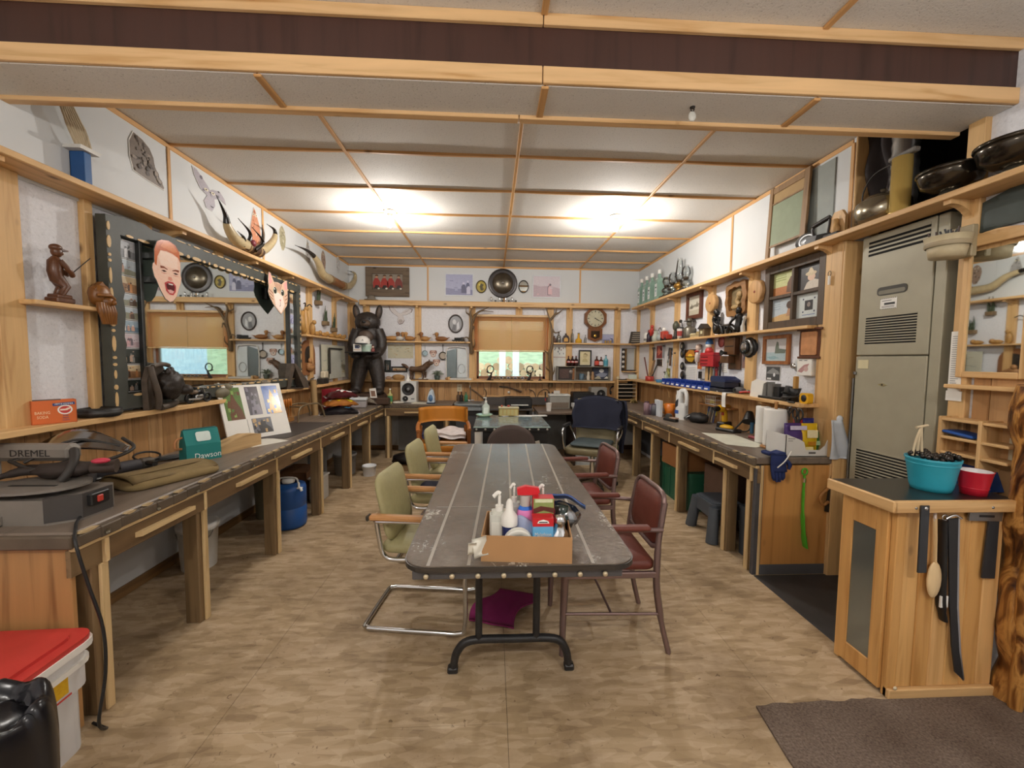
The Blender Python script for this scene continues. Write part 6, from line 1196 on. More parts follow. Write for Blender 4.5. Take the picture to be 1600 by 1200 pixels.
q=AY(637,600,6.2);one('funnel','white plastic funnel standing on the white speaker','funnel',G().lathe([(.05,0),(.048,.012),(.016,.05),(.006,.10),(.004,.10),(.012,.05),(.044,.01)],n=16),WHITE,(q.x,6.22,1.12))
q=AY(673,632,5.98);irn=thing('steam_iron','white and blue steam iron standing upright on the back left bench','iron',(q.x,6.02,.80));put('soleplate',G().prism([(-.055,0),(.055,0),(.06,.08),(.03,.2),(0,.235),(-.03,.2),(-.06,.08)],.03,.042),CHROME,irn);put('body',G().prism([(-.05,0),(.05,0),(.05,.09),(.02,.18),(0,.2),(-.02,.18),(-.05,.09)],-.045,.03),col('#c6d4e0',.4),irn);put('tank',G().ell((0,-.05,.085),(.032,.02,.05),12,8),col('#5a7fa8',.2),irn);put('heel',G().box((-.06,-.06,0),(.06,.045,.02),.005),col('#39465a',.4),irn)
q=AY(611,630,6.05);bt_=bottle('soap_bottle','clear dish soap bottle with a green label beside the bear plinth',(q.x,6.0,.80),.036,.22,'#b9b070','#3f8a5a',None,glassy=False,cap='#e8e8e4')
q=AY(591,622,5.9);one('drift_stump','dark wooden box stump at the bear feet with wire on it','wood block',G().box((-.17,-.06,0),(.17,.06,.10),.015),wood('#4a3526','#2e2018','x'),(q.x,5.86,.80))
q=AY(586,612,5.9);kc=thing('picture_card','white photo card leaning on the dark stump by the bear feet','card',(q.x,5.83,.90));put('card',G().prism([(-.045,0),(.05,.0),(.03,.14),(-.06,.13)],-.004,0),WHITE,kc);put('print',G().poly([(-.03,.02),(.03,.02),(.02,.10),(-.04,.10)],-.0046,'#8a6a58'),PRINT,kc)
one('notepad','stack of pale papers lying beside the white speaker','paper',G().prism([(-.13,-.08),(.12,-.08),(.14,.08),(-.11,.08)],0,.012,plane='xy'),col('#c9c4b4',.7),(AY(657,630,6.0).x,6.05,.80));one('rag','crumpled pale rag lying on the back left bench in front of the speaker','cloth',G().ell((0,0,.018),(.09,.05,.02),12,7,fn=lambda d:1+.2*math.sin(9*d.x)),col('#c9c2b4',.8),(AY(620,635,5.95).x,5.99,.798))
# sink cabinet
sk=thing('sink','small enamel sink with a tall tap in the back wall between bench and desk','sink',(-.34,6.18,0));ENA=col('#8d9496',.3)
put('basin',G().prism(rrect(-.20,.20,-.2,.2,.06,4),.70,.78,plane='xy').prism(rrect(-.225,.225,-.23,.23,.07,4),.78,.80,plane='xy'),ENA,sk);put('bowl_inside',G().prism(rrect(-.18,.18,-.17,.17,.05,4),.80,.801,plane='xy'),col('#5a6062',.3),sk);put('stand',G().box((-.2,-.12,0),(.2,.18,.70)),col('#4a4a4c',.6),sk)
put('tap',G().tube(bez([(.0,.17,.80),(.0,.17,1.02),(-.0,.12,1.06),(0,.04,1.03)],5),.010,8).cyl((-.06,.17,.82),(.06,.17,.82),.008,n=6),CHROME,sk)
for px,lb,cc in((716,'brown soap bottle beside the sink tap','#5d4a3a'),(728,'green soap bottle right of the sink tap','#3f7a5a'),(721,'dark bottle behind the sink tap','#332a26')):q=AY(px,632,6.33);bottle('soap_bottle',lb,(q.x,6.34,.801),.028,.15,cc,None,None,glassy=False)
pnl=thing('counter_board','grey speckled counter along the back wall behind the desk','counter',(.45,6.22,0));put('top',G().box((-.55,-.26,.70),(.165,.26,.735),.006),col('#55504c',.5,var=.2,scale=30),pnl)
for x_ in(-.5,.13):put('support',G().box((x_-.02,-.24,0),(x_+.02,.24,.70)),DARK,pnl)
put('upstand',G().box((-.58,.24,.735),(.85,.26,.86)),col('#4d4743',.6),pnl);put('hook_rail',G().box((-.60,.262,.86),(.85,.272,.885)),pine('x'),pnl)
sd_=thing('side_table','brown topped table at the end of the back counter under the white cup','table',(.98,5.75,0));put('top',G().box((-.35,-.3,.715),(.19,.4,.745),.004),wood('#6a5a4c','#4e4036','x',.45),sd_);put('side_panel',G().box((.15,-.28,0),(.18,.4,.715)),col('#3a2a22',.5),sd_);put('side_panel',G().box((-.33,-.1,0),(-.31,.4,.715)),col('#8a8a88',.5),sd_);put('back_panel',G().box((-.31,.3,.1),(.15,.32,.715)),GREY,sd_)
# glass topped desk
dk=thing('glass_desk','black studded desk with a cloudy glass top beyond the slate table','desk',(.21,4.95,0))
def cloudy():
 m,nt,b=_new('cloudy_glass');v=coords(nt,(3,9,1));no=N(nt,'TexNoise',Scale=3.,Detail=6.,Distortion=1.5);nt.links.new(v,no.inputs['Vector']);c_=ramp(nt,no.outputs[0],[(.3,'#3f525a'),(.5,'#5f767c'),(.62,'#8e9a98'),(.75,'#6b6a60')]);nt.links.new(c_,b.inputs['Base Color']);b.inputs['Roughness'].default_value=.12;return m
put('glass_top',G().box((-.41,-.52,.712),(.44,.42,.722),.002),cloudy(),dk);put('glass_edge',G().box((-.413,-.523,.708),(.443,-.519,.722)),col('#a9bdb4',.2),dk);put('frame',G().box((-.41,-.515,.665),(.44,-.50,.708),.003).box((-.41,.40,.665),(.44,.415,.708)).box((-.41,-.5,.69),(.44,.41,.708)),BLACK,dk)
for k in range(9):put('stud',G().lathe([(0,.010),(.010,.006),(.013,0)],(-.38+k*.0985,-.515,.69),10,axis='y'),col('#c9c9c4',.3,.6),dk)
put('pedestal',G().box((-.31,-.45,0),(.42,.38,.665),.004),BLACK,dk);put('side_post',G().box((-.40,-.48,0),(-.33,-.43,.665)).box((-.40,.33,0),(-.33,.38,.665)),WHITE,dk)
for x_,z_,w2,h2,an in((.20,.56,.07,.06,20),(.29,.52,.09,.05,-14),(.30,.33,.06,.05,0)):put('paper_label',G().at((x_,-.451,z_),0,0,R(an)).box((-w2/2,-.002,-h2/2),(w2/2,0,h2/2)),col('#cfcdc4',.6),dk)
DZ=.722
def on(px,py,z):q=AZ(px,py,z);return(q.x,q.y,z)
hs=thing('sanitizer_bottle','clear pump bottle with a white top at the back left of the glass desk','bottle',(-.08,5.30,DZ));put('body',G().lathe([(.045,0),(.05,.01),(.05,.13),(.02,.16),(.016,.175)],n=16,sy=.7),col('#b9c4bc',.2),hs);put('pump',G().cyl((0,0,.175),(0,0,.2),.016,n=10).cyl((0,0,.2),(0,0,.23),.006,n=6).box((-.035,-.01,.23),(.012,.01,.242),.004),WHITE,hs);put('label_patch',G().box((-.03,-.037,.03),(.03,-.034,.11)),col('#d9e0dc',.5),hs)
dt=thing('dish','pale green glass dish in front of the pump bottle','dish',(-.10,5.20,DZ));put('dish',G().lathe([(.06,0),(.11,.03),(.105,.033),(.055,.008),(0,.008)],n=20),col('#a9c4a4',.15),dt)
gbx=thing('gold_box','gold and glass lidded box in the middle of the glass desk back edge','box',(.22,5.30,DZ));put('box',G().box((-.13,-.06,0),(.13,.06,.10),.006),col('#b39a5e',.3,.3),gbx);put('lid',G().box((-.135,-.065,.10),(.135,.065,.118),.004),col('#d6cba4',.25,.2),gbx)
for k in range(5):put('facet',G().box((-.12+k*.05,-.063,.015),(-.085+k*.05,-.059,.09)),col('#d6c88a',.2,.3),gbx)
put('ornament',G().ell((.0,0,.13),(.02,.02,.014),10,6).ell((-.09,0,.13),(.014,.014,.012),8,6),col('#b5543f',.4),gbx)
cn=thing('printer','black desktop printer with papers on the counter behind the glass desk','printer',(.40,6.10,.735));put('body',G().box((-.2,-.12,0),(.2,.12,.15),.01),BLACK,cn);put('paper_tray',G().box((-.12,-.2,.05),(.14,-.12,.06),.003),col('#d8d6d0',.6),cn);put('lid',G().box((-.19,-.11,.15),(.19,.11,.165),.006),col('#2e2c2c',.4),cn)
for k,(px,py,w2,an)in enumerate(((822,640,.10,12),(812,645,.14,-8),(790,648,.07,30),(835,636,.06,5))):q=AZ(px,py,DZ);one('paper',('folded white paper at the right of the glass desk','flat white paper at the front right of the glass desk papers','small pale paper scrap in the middle of the glass desk','short white paper furthest right on the glass desk')[k],'paper',G().box((-w2,-.05,0),(w2,.05,.006),.002),col('#d9d7d0',.6),(q.x,min(q.y,5.28),DZ+.0005*k),R(an))
q=AZ(865,650,.745);one('cup','white paper cup on the brown side table','cup',G().lathe([(.032,0),(.042,.11),(.044,.112),(.04,.112),(.030,.006),(0,.006)],n=18),WHITE,(.80,5.62,.745))
fx=thing('storage_box','clear fronted grey storage box on the brown side table','box',(.99,5.92,.745));put('body',G().box((-.15,-.1,0),(.15,.1,.19),.01),col('#8f8d86',.3),fx);put('lid',G().box((-.155,-.105,.19),(.155,.105,.215),.006),col('#c9cbc6',.35),fx);put('contents_band',G().box((-.13,-.103,.02),(.13,-.099,.10)),col('#6f6254',.6),fx)
fz=thing('waste_container','tall white lidded bin standing behind the khaki office chair','bin',(1.33,5.66,0));put('body',G().prism(rrect(-.16,.16,-.16,.16,.03,3),0,.79,plane='xy'),col('#c6cbcc',.4),fz);put('rim',G().prism(rrect(-.175,.175,-.175,.175,.03,3),.79,.84,plane='xy'),col('#dadedd',.4),fz);put('label_patch',G().box((-.02,-.164,.72),(.13,-.16,.76)),col('#d6c9a0',.5),fz)
dbx=thing('file_case','black lidded case standing on the counter under the grey speaker ledge','case',(1.42,6.28,0));put('stand',G().box((-.17,-.12,0),(.17,.18,.765)),DARK,dbx);put('case',G().box((-.17,-.12,.765),(.17,.10,.965),.012),BLACK,dbx);put('handle',G().tube(bez([(-.05,-.125,.84),(-.03,-.14,.87),(.03,-.14,.87),(.05,-.125,.84)],3),.005,6),GREY,dbx)
t=speaker('speaker','grey hi-fi speaker on a stand in the back right corner behind the jacket',(1.67,6.20,.70),.25,.2,.34,col('#8f8c86',.4),(.03,.24,.06),(.0,.10,.05));put('stand',G().box((-.10,.02,-.70),(.10,.2,0)),DARK,t)
one('gamepad','black earphone headset hanging beside the grey speaker','headset',G().tube([(.05*math.cos(k*.35),0,.06*math.sin(k*.35))for k in range(12)],.009,6).ell((.05,-.01,0),(.018,.02,.03),8,6).ell((-.04,-.01,-.04),(.018,.02,.03),8,6),BLACK,(1.97,YB-.04,.98))
# tools on the boards under the window
TLS=col('#4a3a2c',.5,.3)
def stick(name,label,pts,r_,m=None,cat='tool'):
 P=[AY(px,py,YB-.03)for px,py in pts];b0=P[0].copy();return one(name,label,cat,W(b0).tube(bez(P,4),r_,6),m or TLS,b0)
stick('branch','dark forked stick leaning against the boards left of the window, above the sink',((737,608),(748,616),(758,625)),.012,BARK,'stick');stick('branch','curved antler piece hanging under the left window corner',((757,607),(760,614),(757,624)),.010,AN,'antler')
rf=AY(780,604,YB-.04);gn=thing('air_rifle','old dark wooden rifle hanging level on the boards under the window','rifle',rf,0);P=[AY(px,py,YB-.04)-rf for px,py in((780,604),(794,605),(800,607),(815,612))]
put('barrel',G().tube([P[0],P[1]],.010,7),DARK,gn);put('stock',G().tube([P[1],P[2],P[3]],[.014,.02,.034],7,sy=.5),wood('#4a3322','#2f1f13','x',.4),gn)
stick('metal_rod','thin dark metal rod hanging level below the old rifle',((777,621),(800,619),(822,622)),.006,DARK,'rod');stick('bow_saw','arched dark frame saw hanging below the right window corner',((838,630),(842,614),(852,608),(858,612)),.008,AN,'saw');stick('branch','curved brown branch hanging under the window centre right',((826,608),(834,612),(838,622)),.009,BARK,'stick')
q=AY(795,613,YB-.03);one('white_knob','small white round knob on the boards under the old rifle','knob',G().lathe([(.018,0),(.02,.008),(.012,.016),(0,.018)],n=14,axis='y'),WHITE,(q.x,YB-.018,q.z))  # round white knob on the boards
for k,px in enumerate((852,857.5,863)):q=AY(px,622,YB-.03);t=thing('screwdriver',('left','middle','right')[k]+' one of three black and red screwdrivers hanging right of the window','screwdriver',(q.x,YB-.035,q.z),0,'red handled screwdrivers');put('shaft',G().cyl((0,0,.0),(0,0,.10),.010,n=8),BLACK,t);put('handle',G().cyl((0,0,-.045),(0,0,.0),.018,n=10),col('#b8332a',.4),t)
q=AY(870,616,YB-.02);nc=thing('note_card','white card with a small drawing on the boards right of the screwdrivers','card',(q.x,YB-.018,q.z));put('card',G().box((-.05,-.003,-.075),(.05,0,.06)),WHITE,nc);put('print',G().disc(0,-.01,.02,.028,-.0034,'#7d7d6a',10),PRINT,nc)
q=AY(882,622,6.45);one('yellow_sander','yellow plastic tape dispenser on the hook rail right of the card','tool',G().prism([(-.06,0),(.06,0),(.05,.03),(-.03,.045)],-.02,.02),col('#c98a2a',.5),(q.x,6.46,.885))
# lamps and smoke alarm on the ceiling
for k,b in enumerate(BULB[:2]):
 t=thing('ceiling_bulb','bare glowing bulb in a white holder on the ceiling, '+('left one' if k==0 else 'right one'),'ceiling light',(b[0],b[1],CE-.004),0,None)
 put('holder',G().lathe([(0,0),(.06,0),(.062,-.008),(.045,-.022),(.022,-.03),(.02,-.05),(0,-.05)][::-1],n=24),WHITE,t)
 put('bulb',G().lathe([(0,-.155),(.02,-.15),(.033,-.128),(.034,-.11),(.025,-.085),(.014,-.068),(.013,-.05)],n=18),emis('#fff4e0',14),t)
 for o in bpy.data.objects:
  if o.type=='LIGHT' and(o.location-V(b)).length<.01:o.location=(b[0],b[1],CE-.19)
q=AZ(1078,178,2.625);sa=thing('hanging_tag','small pale round tag hanging on a hook from the beam soffit','tag',(q.x,1.90,2.642));put('hook',G().tube(bez([(0,0,0),(.008,0,-.01),(.0,0,-.022),(-.008,0,-.012)],3),.003,6).lathe([(.012,0),(.012,-.004),(0,-.004)][::-1],n=10),DARK,sa);put('disc',G().lathe([(0,-.004),(.016,-.004),(.018,0),(.016,.004),(0,.004)],(0,0,-.042),16,axis='y',sy=1.3),col('#c9c8c0',.4),sa)
# ------------------------------------------------------------------ right wall: on the high shelf
GB='gin bottles on the right shelf'
for k,(px,py)in enumerate(((1005,472),(1012,470),(1020,467),(1030,464))):
 y_=[6.15,5.95,5.75,5.50][k]
 t=thing('glass_bottle',('farthest','second farthest','second nearest','nearest')[k]+' of four large green white capped bottles on the right shelf','bottle',(XR-.09,y_,SHR),RFACE,GB)
 put('body',G().at(rz=R(45)).lathe([(0,0),(.062,0),(.066,.01),(.066,.24),(.055,.28),(.024,.31),(.022,.36)],n=4,smooth=False),col('#86a292',.1,coat=.5),t);put('cap',G().cyl((0,0,.355),(0,0,.41),.026,n=14),WHITE,t)
 put('label_patch',G().box((-.036,-.0475,.05),(.036,-.045,.22)),col('#d9dedc',.4),t);put('label_print',G().rect(-.022,.022,.16,.18,-.0479,'#3a4448').rect(-.026,.026,.08,.085,-.0479,'#6a7a70').disc(0,.125,.016,.02,-.0479,'#7a98a0',10),PRINT,t)
def oil_lamp(lb,y_,h,fc,brass=True):
 t=thing('oil_lamp',lb,'oil lamp',(XR-.09,y_,SHR+(.02 if brass else.02)));put('font',G().lathe([(0,0),(.055,0),(.05,.015),(.03,.03),(.06,.05),(.065,.075),(.045,.10),(.025,.11)],n=18),col(fc,.25,.6)if fc[1]=='9' else glass('#dfe6e4',.03,.7),t)
 put('burner',G().lathe([(.025,.11),(.035,.125),(.03,.14),(.0,.145)],n=14),col('#3b2f22',.4,.6),t);put('chimney',G().lathe([(.032,.135),(.055,.18),(.045,.24),(.028,h-.02),(.03,h)],n=18),glass('#e6eaea',.03,.78),t)
q=thing('shelf_board','dark wooden tray under the group of oil lamps on the right shelf','tray',(XR-.09,5.0,SHR));put('board',G().box((-.07,-.34,0),(.07,.34,.02),.005),DARK,q)
oil_lamp('clear glass oil lamp farthest along the dark tray',5.26,.24,'#cfd6d4',False);oil_lamp('clear glass oil lamp second farthest on the dark tray',5.08,.27,'#cfd6d4',False);oil_lamp('brass oil lamp with the tallest chimney on the dark tray',4.90,.40,'#9a7232');oil_lamp('round clear oil lamp with a dark burner nearest on the dark tray',4.73,.28,'#b9c0be',False)
ws=thing('old_window','old wooden sash frame with a green blind panel leaning on the right shelf','window frame',(XR-.055,3.15,SHR),RFACE)
OWD=wood('#8d6f4c','#6a5036','z',.6)
def tiltx(o,a):o.rotation_euler=(R(a*.55),0,0);return o
for nm,a,b in(('stile',(-.215,-.02,0),(-.175,.0,.61)),('stile',(.16,-.02,0),(.215,.0,.61)),('top_rail',(-.175,-.018,.55),(.16,0,.60)),('muntin',(-.175,-.018,.46),(.16,0,.475))):tiltx(put(nm,G().box(a,b,.003),OWD,ws),-4)
tiltx(put('green_blind',G().box((-.175,-.012,.13),(.16,-.006,.46)),col('#8a947a',.7),ws),-4);tiltx(put('head_panel',G().box((-.175,-.01,.475),(.16,-.005,.55)),col('#a88a5c',.7),ws),-4);tiltx(put('bottom_slat',G().box((-.175,-.016,.115),(.16,-.004,.13)),OWD,ws),-4)
q=one('pane_board','grey painted panel leaning behind the old sash frame on the right shelf','panel',G().box((-.13,-.008,0),(.12,0,.58),.002),col('#8f948e',.6),(XR-.0125,2.87,SHR),RFACE)
pl=thing('dinner_plate','dark oval dish leaning behind the sad iron on the right shelf','plate',(XR-.075,2.90,SHR+.055),RFACE);put('dish',G().lathe([(0,.008),(.06,.008),(.095,.018),(.097,.012),(.06,0),(0,0)],n=22,axis='y',sy=.56),col('#3b3a38',.3),pl)
si=thing('sad_iron','antique black sad iron with an arched handle on the right shelf','flat iron',(XR-.09,2.755,SHR),R(-80));put('soleplate',G().prism([(-.085,-.045),(-.085,.045),(.0,.05),(.06,.03),(.10,0),(.06,-.03),(.0,-.05)],0,.03,plane='xy').prism([(-.08,-.04),(-.08,.04),(.0,.044),(.055,.026),(.09,0),(.055,-.026),(.0,-.044)],.03,.05,plane='xy'),BLACK,si);put('handle',G().tube(bez([(-.055,0,.05),(-.06,0,.125),(.05,0,.155),(.045,0,.05)],4),.010,7).cyl((-.065,0,.128),(.055,0,.158),.016,n=8),col('#2a2522',.4),si)
cb=thing('cutting_board','small pale wooden board with a carved figure behind the iron on the right shelf','carving',(XR-.06,2.64,SHR),RFACE);put('board',G().prism([(-.06,0),(.06,0),(.06,.13),(.03,.175),(-.03,.175),(-.06,.13)],-.02,0),pine('z'),cb);put('figure',G().tube(bez([(0,-.03,.01),(.01,-.035,.06),(-.005,-.03,.12)],3),[.026]*4+[.018]*3,8),wood('#c49a62','#9a7140','z'),cb);put('base',G().box((-.06,-.07,0),(.06,-.02,.03),.006),DARK,cb)
PEW=col('#a39a86',.22,.9,.05)
pt=thing('silver_pot','round silver lidded pot with a tall bail handle on the right shelf','pot',(XR-.035,2.37,SHR));pt.scale=(1.1,1.1,1.2);put('pot',G().lathe([(0,0),(.08,0),(.115,.03),(.125,.07),(.115,.11),(.09,.125)],n=28),PEW,pt);put('lid',G().lathe([(.092,.125),(.075,.14),(.03,.155),(.012,.16),(.016,.172),(0,.176)],n=28),PEW,pt);put('bail',G().tube(bez([(0,-.12,.10),(0,-.125,.2),(0,-.06,.27),(0,.06,.27),(0,.125,.2),(0,.12,.10)],4),.004,6),DARK,pt)
BRS=col('#d6b566',.25,.35,.04)
sh=thing('brass_shell','tall polished brass shell casing standing on the right shelf','shell casing',(XR-.10,2.205,SHR));put('casing',G().lathe([(.0,0),(.05,0),(.05,.012),(.045,.016),(.045,.31),(.040,.31),(.040,.02),(0,.02)],n=28),BRS,sh);put('grey_stick',G().box((-.02,-.08,.31),(.02,.07,.335),.006),col('#6f6b66',.5),sh)
def bowl(lb,y_,r,h):
 t=thing('silver_bowl',lb,'bowl',(XR-.10,y_,SHR));BL_=col('#4c463e',.18,.9,.1)
 put('foot',G().lathe([(0,0),(r*.42,0),(r*.44,.006),(r*.30,.018),(r*.30,.028),(0,.028)],n=26),PEW,t);put('bowl',G().lathe([(0,.026),(r*.5,.03),(r*.86,h*.45),(r*.97,h*.8),(r,h),(r*.96,h),(r*.8,h*.5),(r*.3,.05),(0,.045)],n=32),BL_,t);put('rim',G().lathe([(r*1.0,h-.012),(r*1.04,h-.006),(r*1.03,h+.004),(r*.95,h)],n=32),BL_,t)
bowl('wide tarnished silver bowl on a foot beside the brass shell casing',1.955,.125,.125);bowl('wide tarnished silver bowl nearest the camera on the right shelf',1.70,.13,.13)
fl_=thing('flue_pipe','wrinkled silver foil flue pipe rising behind the brass shell casing','pipe',(XR+.06,2.345,2.30))
prof=[]
for k in range(24):prof+=[(.062+.004*(k%2),.03*k)]
put('pipe',G().lathe(prof,n=20),col('#b0aeaa',.3,.95,.2,bmp=.5),fl_)
bkb=one('black_blanket','black crumpled blanket hanging in the alcove behind the silver pot','blanket',G().sheet(18,16,lambda u,v:(.24*u,.03*math.sin(u*13+v*4)+.02*math.sin(v*9-u*5),.62*v),.01),col('#332c2c',.9,var=.15),(XR+.06,2.585,SHR+.005),RFACE)
bkb.location.y=2.585
# ------------------------------------------------------------------ furnace and the near right wall
FC=col('#a09a85',.5,.1,.04);FD=col('#3a372e',.6)
fu=thing('furnace','tall beige metal furnace cabinet with louvred vents between the right bench and mirror','furnace',(XR-.01,2.27,0),RFACE)
FW2=.245
put('upper_door',G().box((-FW2,0,1.515),(FW2-.06,.03,2.255),.004),FC,fu);put('lower_door',G().box((-FW2,0,.02),(FW2-.06,.03,1.508),.004),FC,fu);put('side_return',G().box((FW2-.055,.004,.02),(FW2,.5,2.255),.004),FC,fu);put('body',G().box((-FW2,.03,.02),(FW2-.055,.5,2.255)),FC,fu)
SLOT=col('#0c0c0b',.9)
def louvre(z0,z1,x0,x1,n,deep=True):
 for k in range(n):
  z=z0+(z1-z0)*k/n;s_=(z1-z0)/n;put('louvre',G().box((x0,-.002,z+s_*.55),(x1,.001,z+s_),.001),FC,fu);put('slot',G().box((x0,-.0008,z),(x1,.001,z+s_*.55)),SLOT,fu)
louvre(2.13,2.23,-.20,.16,4);louvre(1.585,1.755,-.19,.12,11);louvre(.72,.92,-.20,.16,11)
rc=put('recess_handle',G().prism([(a,b)for a,b in rrect(-.125,.055,1.875,1.925,.02,4)],-.003,.0),FD,fu);put('recess_inner',G().prism(rrect(-.115,.045,1.882,1.905,.01,3),-.0036,-.002),col('#75705d',.5),rc)
lbp=put('warning_label',G().box((-.10,-.002,1.79),(.0,0,1.855)),WHITE,fu)
put('label_print',G().rect(-.075,-.01,1.815,1.828,-.0024,'#1f1f1f').rect(-.09,-.03,1.838,1.842,-.0024,'#555').rect(-.09,-.012,1.80,1.803,-.0024,'#666').rect(-.09,-.012,1.806,1.809,-.0024,'#666'),PRINT,lbp)if False else put('label_print',G().rect(-.075,-.01,1.815,1.828,-.0024,'#1f1f1f').rect(-.09,-.03,1.838,1.842,-.0024,'#555555').rect(-.09,-.012,1.800,1.803,-.0024,'#666666').rect(-.09,-.012,1.806,1.809,-.0024,'#666666'),PRINT,lbp)
g=G()
for k in range(9):g.rect(-.10+k*.0112,-.10+k*.0112+.006,1.851,1.855,-.0022,'#222222').rect(-.10+k*.0112,-.10+k*.0112+.006,1.79,1.794,-.0022,'#222222')
put('label_border',g,PRINT,lbp)['kind']='stuff'
put('paper_label',G().box((-.225,-.002,1.43),(-.155,0,1.485)),col('#cfc6a0',.6),fu);put('emblem',G().prism([(-.085,1.335),(-.055,1.325),(-.025,1.335),(-.055,1.345)],-.003,0),col('#b3a67c',.3,.6),fu);put('emblem_dot',G().disc(-.055,1.335,.006,.006,-.0034,'#3a2f22',10),PRINT,fu);put('latch',G().box((-FW2-.004,-.012,1.39),(-FW2+.014,0,1.41),.003),STEEL,fu)
one('curtain_rod','thin grey metal rod standing in the gap beside the furnace','rod',G().cyl((0,0,0),(0,0,1.36),.009,n=8),STEEL,(XR+.02,2.555,.005))
# framed mirror on the near right wall
a,b=AX(1527,397,XR-.04),AX(1597,582,XR-.04)
nm=thing('wall_mirror','narrow pine framed mirror with an arched top on the near right wall','mirror',(XR,1.79,1.43),RFACE);mh=.58
put('glass',G().box((-.10,-.034,0),(.115,-.028,mh)),MIRROR,nm);put('backing',G().box((-.12,-.028,-.02),(.13,-.001,mh+.02)),pine('z'),nm)
put('frame_side',G().box((-.13,-.045,-.03),(-.10,-.025,mh+.03),.004),pine('z'),nm);put('frame_side',G().box((.115,-.045,-.03),(.15,-.025,mh+.03),.004),pine('z'),nm);put('frame_bottom',G().box((-.10,-.045,-.03),(.115,-.025,0),.004),pine('x'),nm);put('frame_top',G().prism([(-.14,mh+.02)]+[(-.14+.29*k/8,mh+.05+.03*math.sin(math.pi*k/8))for k in range(9)]+[(.15,mh+.02)],-.06,-.02),pine('x'),nm)
put('shelf_rail',G().box((-.14,-.09,-.085),(.15,-.0,-.065),.004),pine('x'),nm)
sl_=one('slate_picture','dark stone slab hanging above the narrow pine mirror','slate',G().prism([(-.09,0),(.22,.01),(.21,.17),(.10,.19),(-.085,.14)],-.02,0),col('#3c4440',.6,var=.3,scale=8),(XR-.001,1.79,2.10),RFACE)
q=AX(1475,390,XR-.13);wb_=thing('wall_basket','cream woven wall basket full of dark pens hanging on the post beside the furnace','basket',(XR-.055,1.905,1.985),RFACE);CRM=col('#bcae8e',.6,var=.1,scale=40)
put('lower_band',G().lathe([(.0,0),(.065,0),(.074,.055),(.0,.055)],(0,-.095,0),24),CRM,wb_);put('upper_band',G().lathe([(.077,.052),(.086,.10),(.077,.10),(.07,.07)],(0,-.095,0),24),CRM,wb_);put('mid_band',G().lathe([(.079,.05),(.083,.056),(.083,.07),(.079,.075)],(0,-.095,0),24),col('#a5967a',.6),wb_);put('back_bracket',G().box((-.05,-.03,.0),(.05,0,.15),.004),col('#a09274',.6),wb_)
r=random.Random(8)
for k in range(12):one('pen','dark pen standing in the cream wall basket','pen',G().cyl((0,0,0),(r.uniform(-.02,.02),r.uniform(-.02,.02),r.uniform(.06,.08)),.004,n=6),col(r.choice(('#2a2a2c','#4a3a34','#8a8a86','#34363a')),.4),(XR-.055-.095+r.uniform(-.045,.045),1.905+r.uniform(-.045,.045),2.045),0,'pens in the wall basket')
q=thing('receipt_strip','long white printed paper strip pinned to the wood right of the furnace','paper',(XR-.031,1.925,1.30),RFACE);put('strip',G().box((-.03,-.003,.02),(.025,0,.33)),WHITE,q);put('lower_card',G().box((-.035,-.005,-.02),(.035,-.002,.03)),WHITE,q)
g=G()
for k in range(24):g.rect(-.022,.0+.016*((k*5)%7)/7,.045+k*.0112,.049+k*.0112,-.0034,'#9a9a98')
put('print',g,PRINT,q)['kind']='stuff'
# niche shelves under the mirror with blue things
nh=thing('niche_shelf','open pine shelf unit on the near right wall below the mirror','shelf',(XR,1.80,1.02),RFACE);ND=.12
for z in(0,.075,.165):put('board',G().box((-.10,-ND,z),(.17,0,z+.014),.003),pine('x'),nh)
put('side',G().box((-.115,-ND,-.20),(-.10,0,.185),.003),pine('z'),nh);put('side',G().box((.055,-ND-.004,-.20),(.07,0,.185),.003),pine('z'),nh);put('back',G().box((-.10,-.012,-.20),(.17,-.004,.17)),wood('#8a6238','#6a4524','x'),nh)
BLU=col('#1f4f9a',.4)
one('blue_binder','bright blue flat case lying on the middle niche shelf','case',G().at((0,0,.0),0,0,R(6)).box((-.085,-.055,.009),(.05,.05,.024),.006),BLU,(XR-.06,1.82,1.107),RFACE);one('blue_clipboard','blue lidded plastic case leaning at the back of the small cabinet top','case',G().prism([(-.09,0),(.09,0),(.06,.085),(-.08,.09)],-.05,.05),BLU,(XR-.075,1.79,.882),RFACE)
ot=thing('outlet_plate','cream electrical outlet plate on the near right wall below the mirror','outlet',(XR-.018,1.655,1.075),RFACE);put('plate',G().box((-.045,-.008,-.06),(.045,0,.06),.004),col('#cfc8ae',.4),ot)
for z in(-.022,.022):put('socket',G().prism(rrect(-.016,.016,z-.014,z+.014,.008,3),-.0095,-.007),col('#b5ad92',.4),ot)
lg_=thing('log_post','peeled burl log post standing at the right edge beside the small cabinet','post',(2.28,1.565,0));r=random.Random(14)
def burl():
 m,nt,b=_new('burl');v=coords(nt,(6,6,2.4));no=N(nt,'TexNoise',Scale=2.2,Detail=4.,Distortion=1.8);nt.links.new(v,no.inputs['Vector']);c_=ramp(nt,no.outputs[0],[(.33,'#3a1d0c'),(.47,'#7a4a1e'),(.60,'#c08a48'),(.75,'#8a5826')]);nt.links.new(c_,b.inputs['Base Color']);b.inputs['Roughness'].default_value=.3;bump(nt,b,no.outputs[0],.6,.02);return m
put('log',G().tube([(.012*math.sin(k*1.1),.012*math.cos(k*.9),k*.086)for k in range(17)],[.066+.006*math.sin(k*2.3)+.004*math.sin(k*5.1)for k in range(17)],16),burl(),lg_)
put('bark_strip',G().tube([(-.052+.004*math.sin(k*1.7),-.045,k*.137)for k in range(11)],[.022+.006*math.sin(k*2.1)for k in range(11)],8),burl(),lg_)
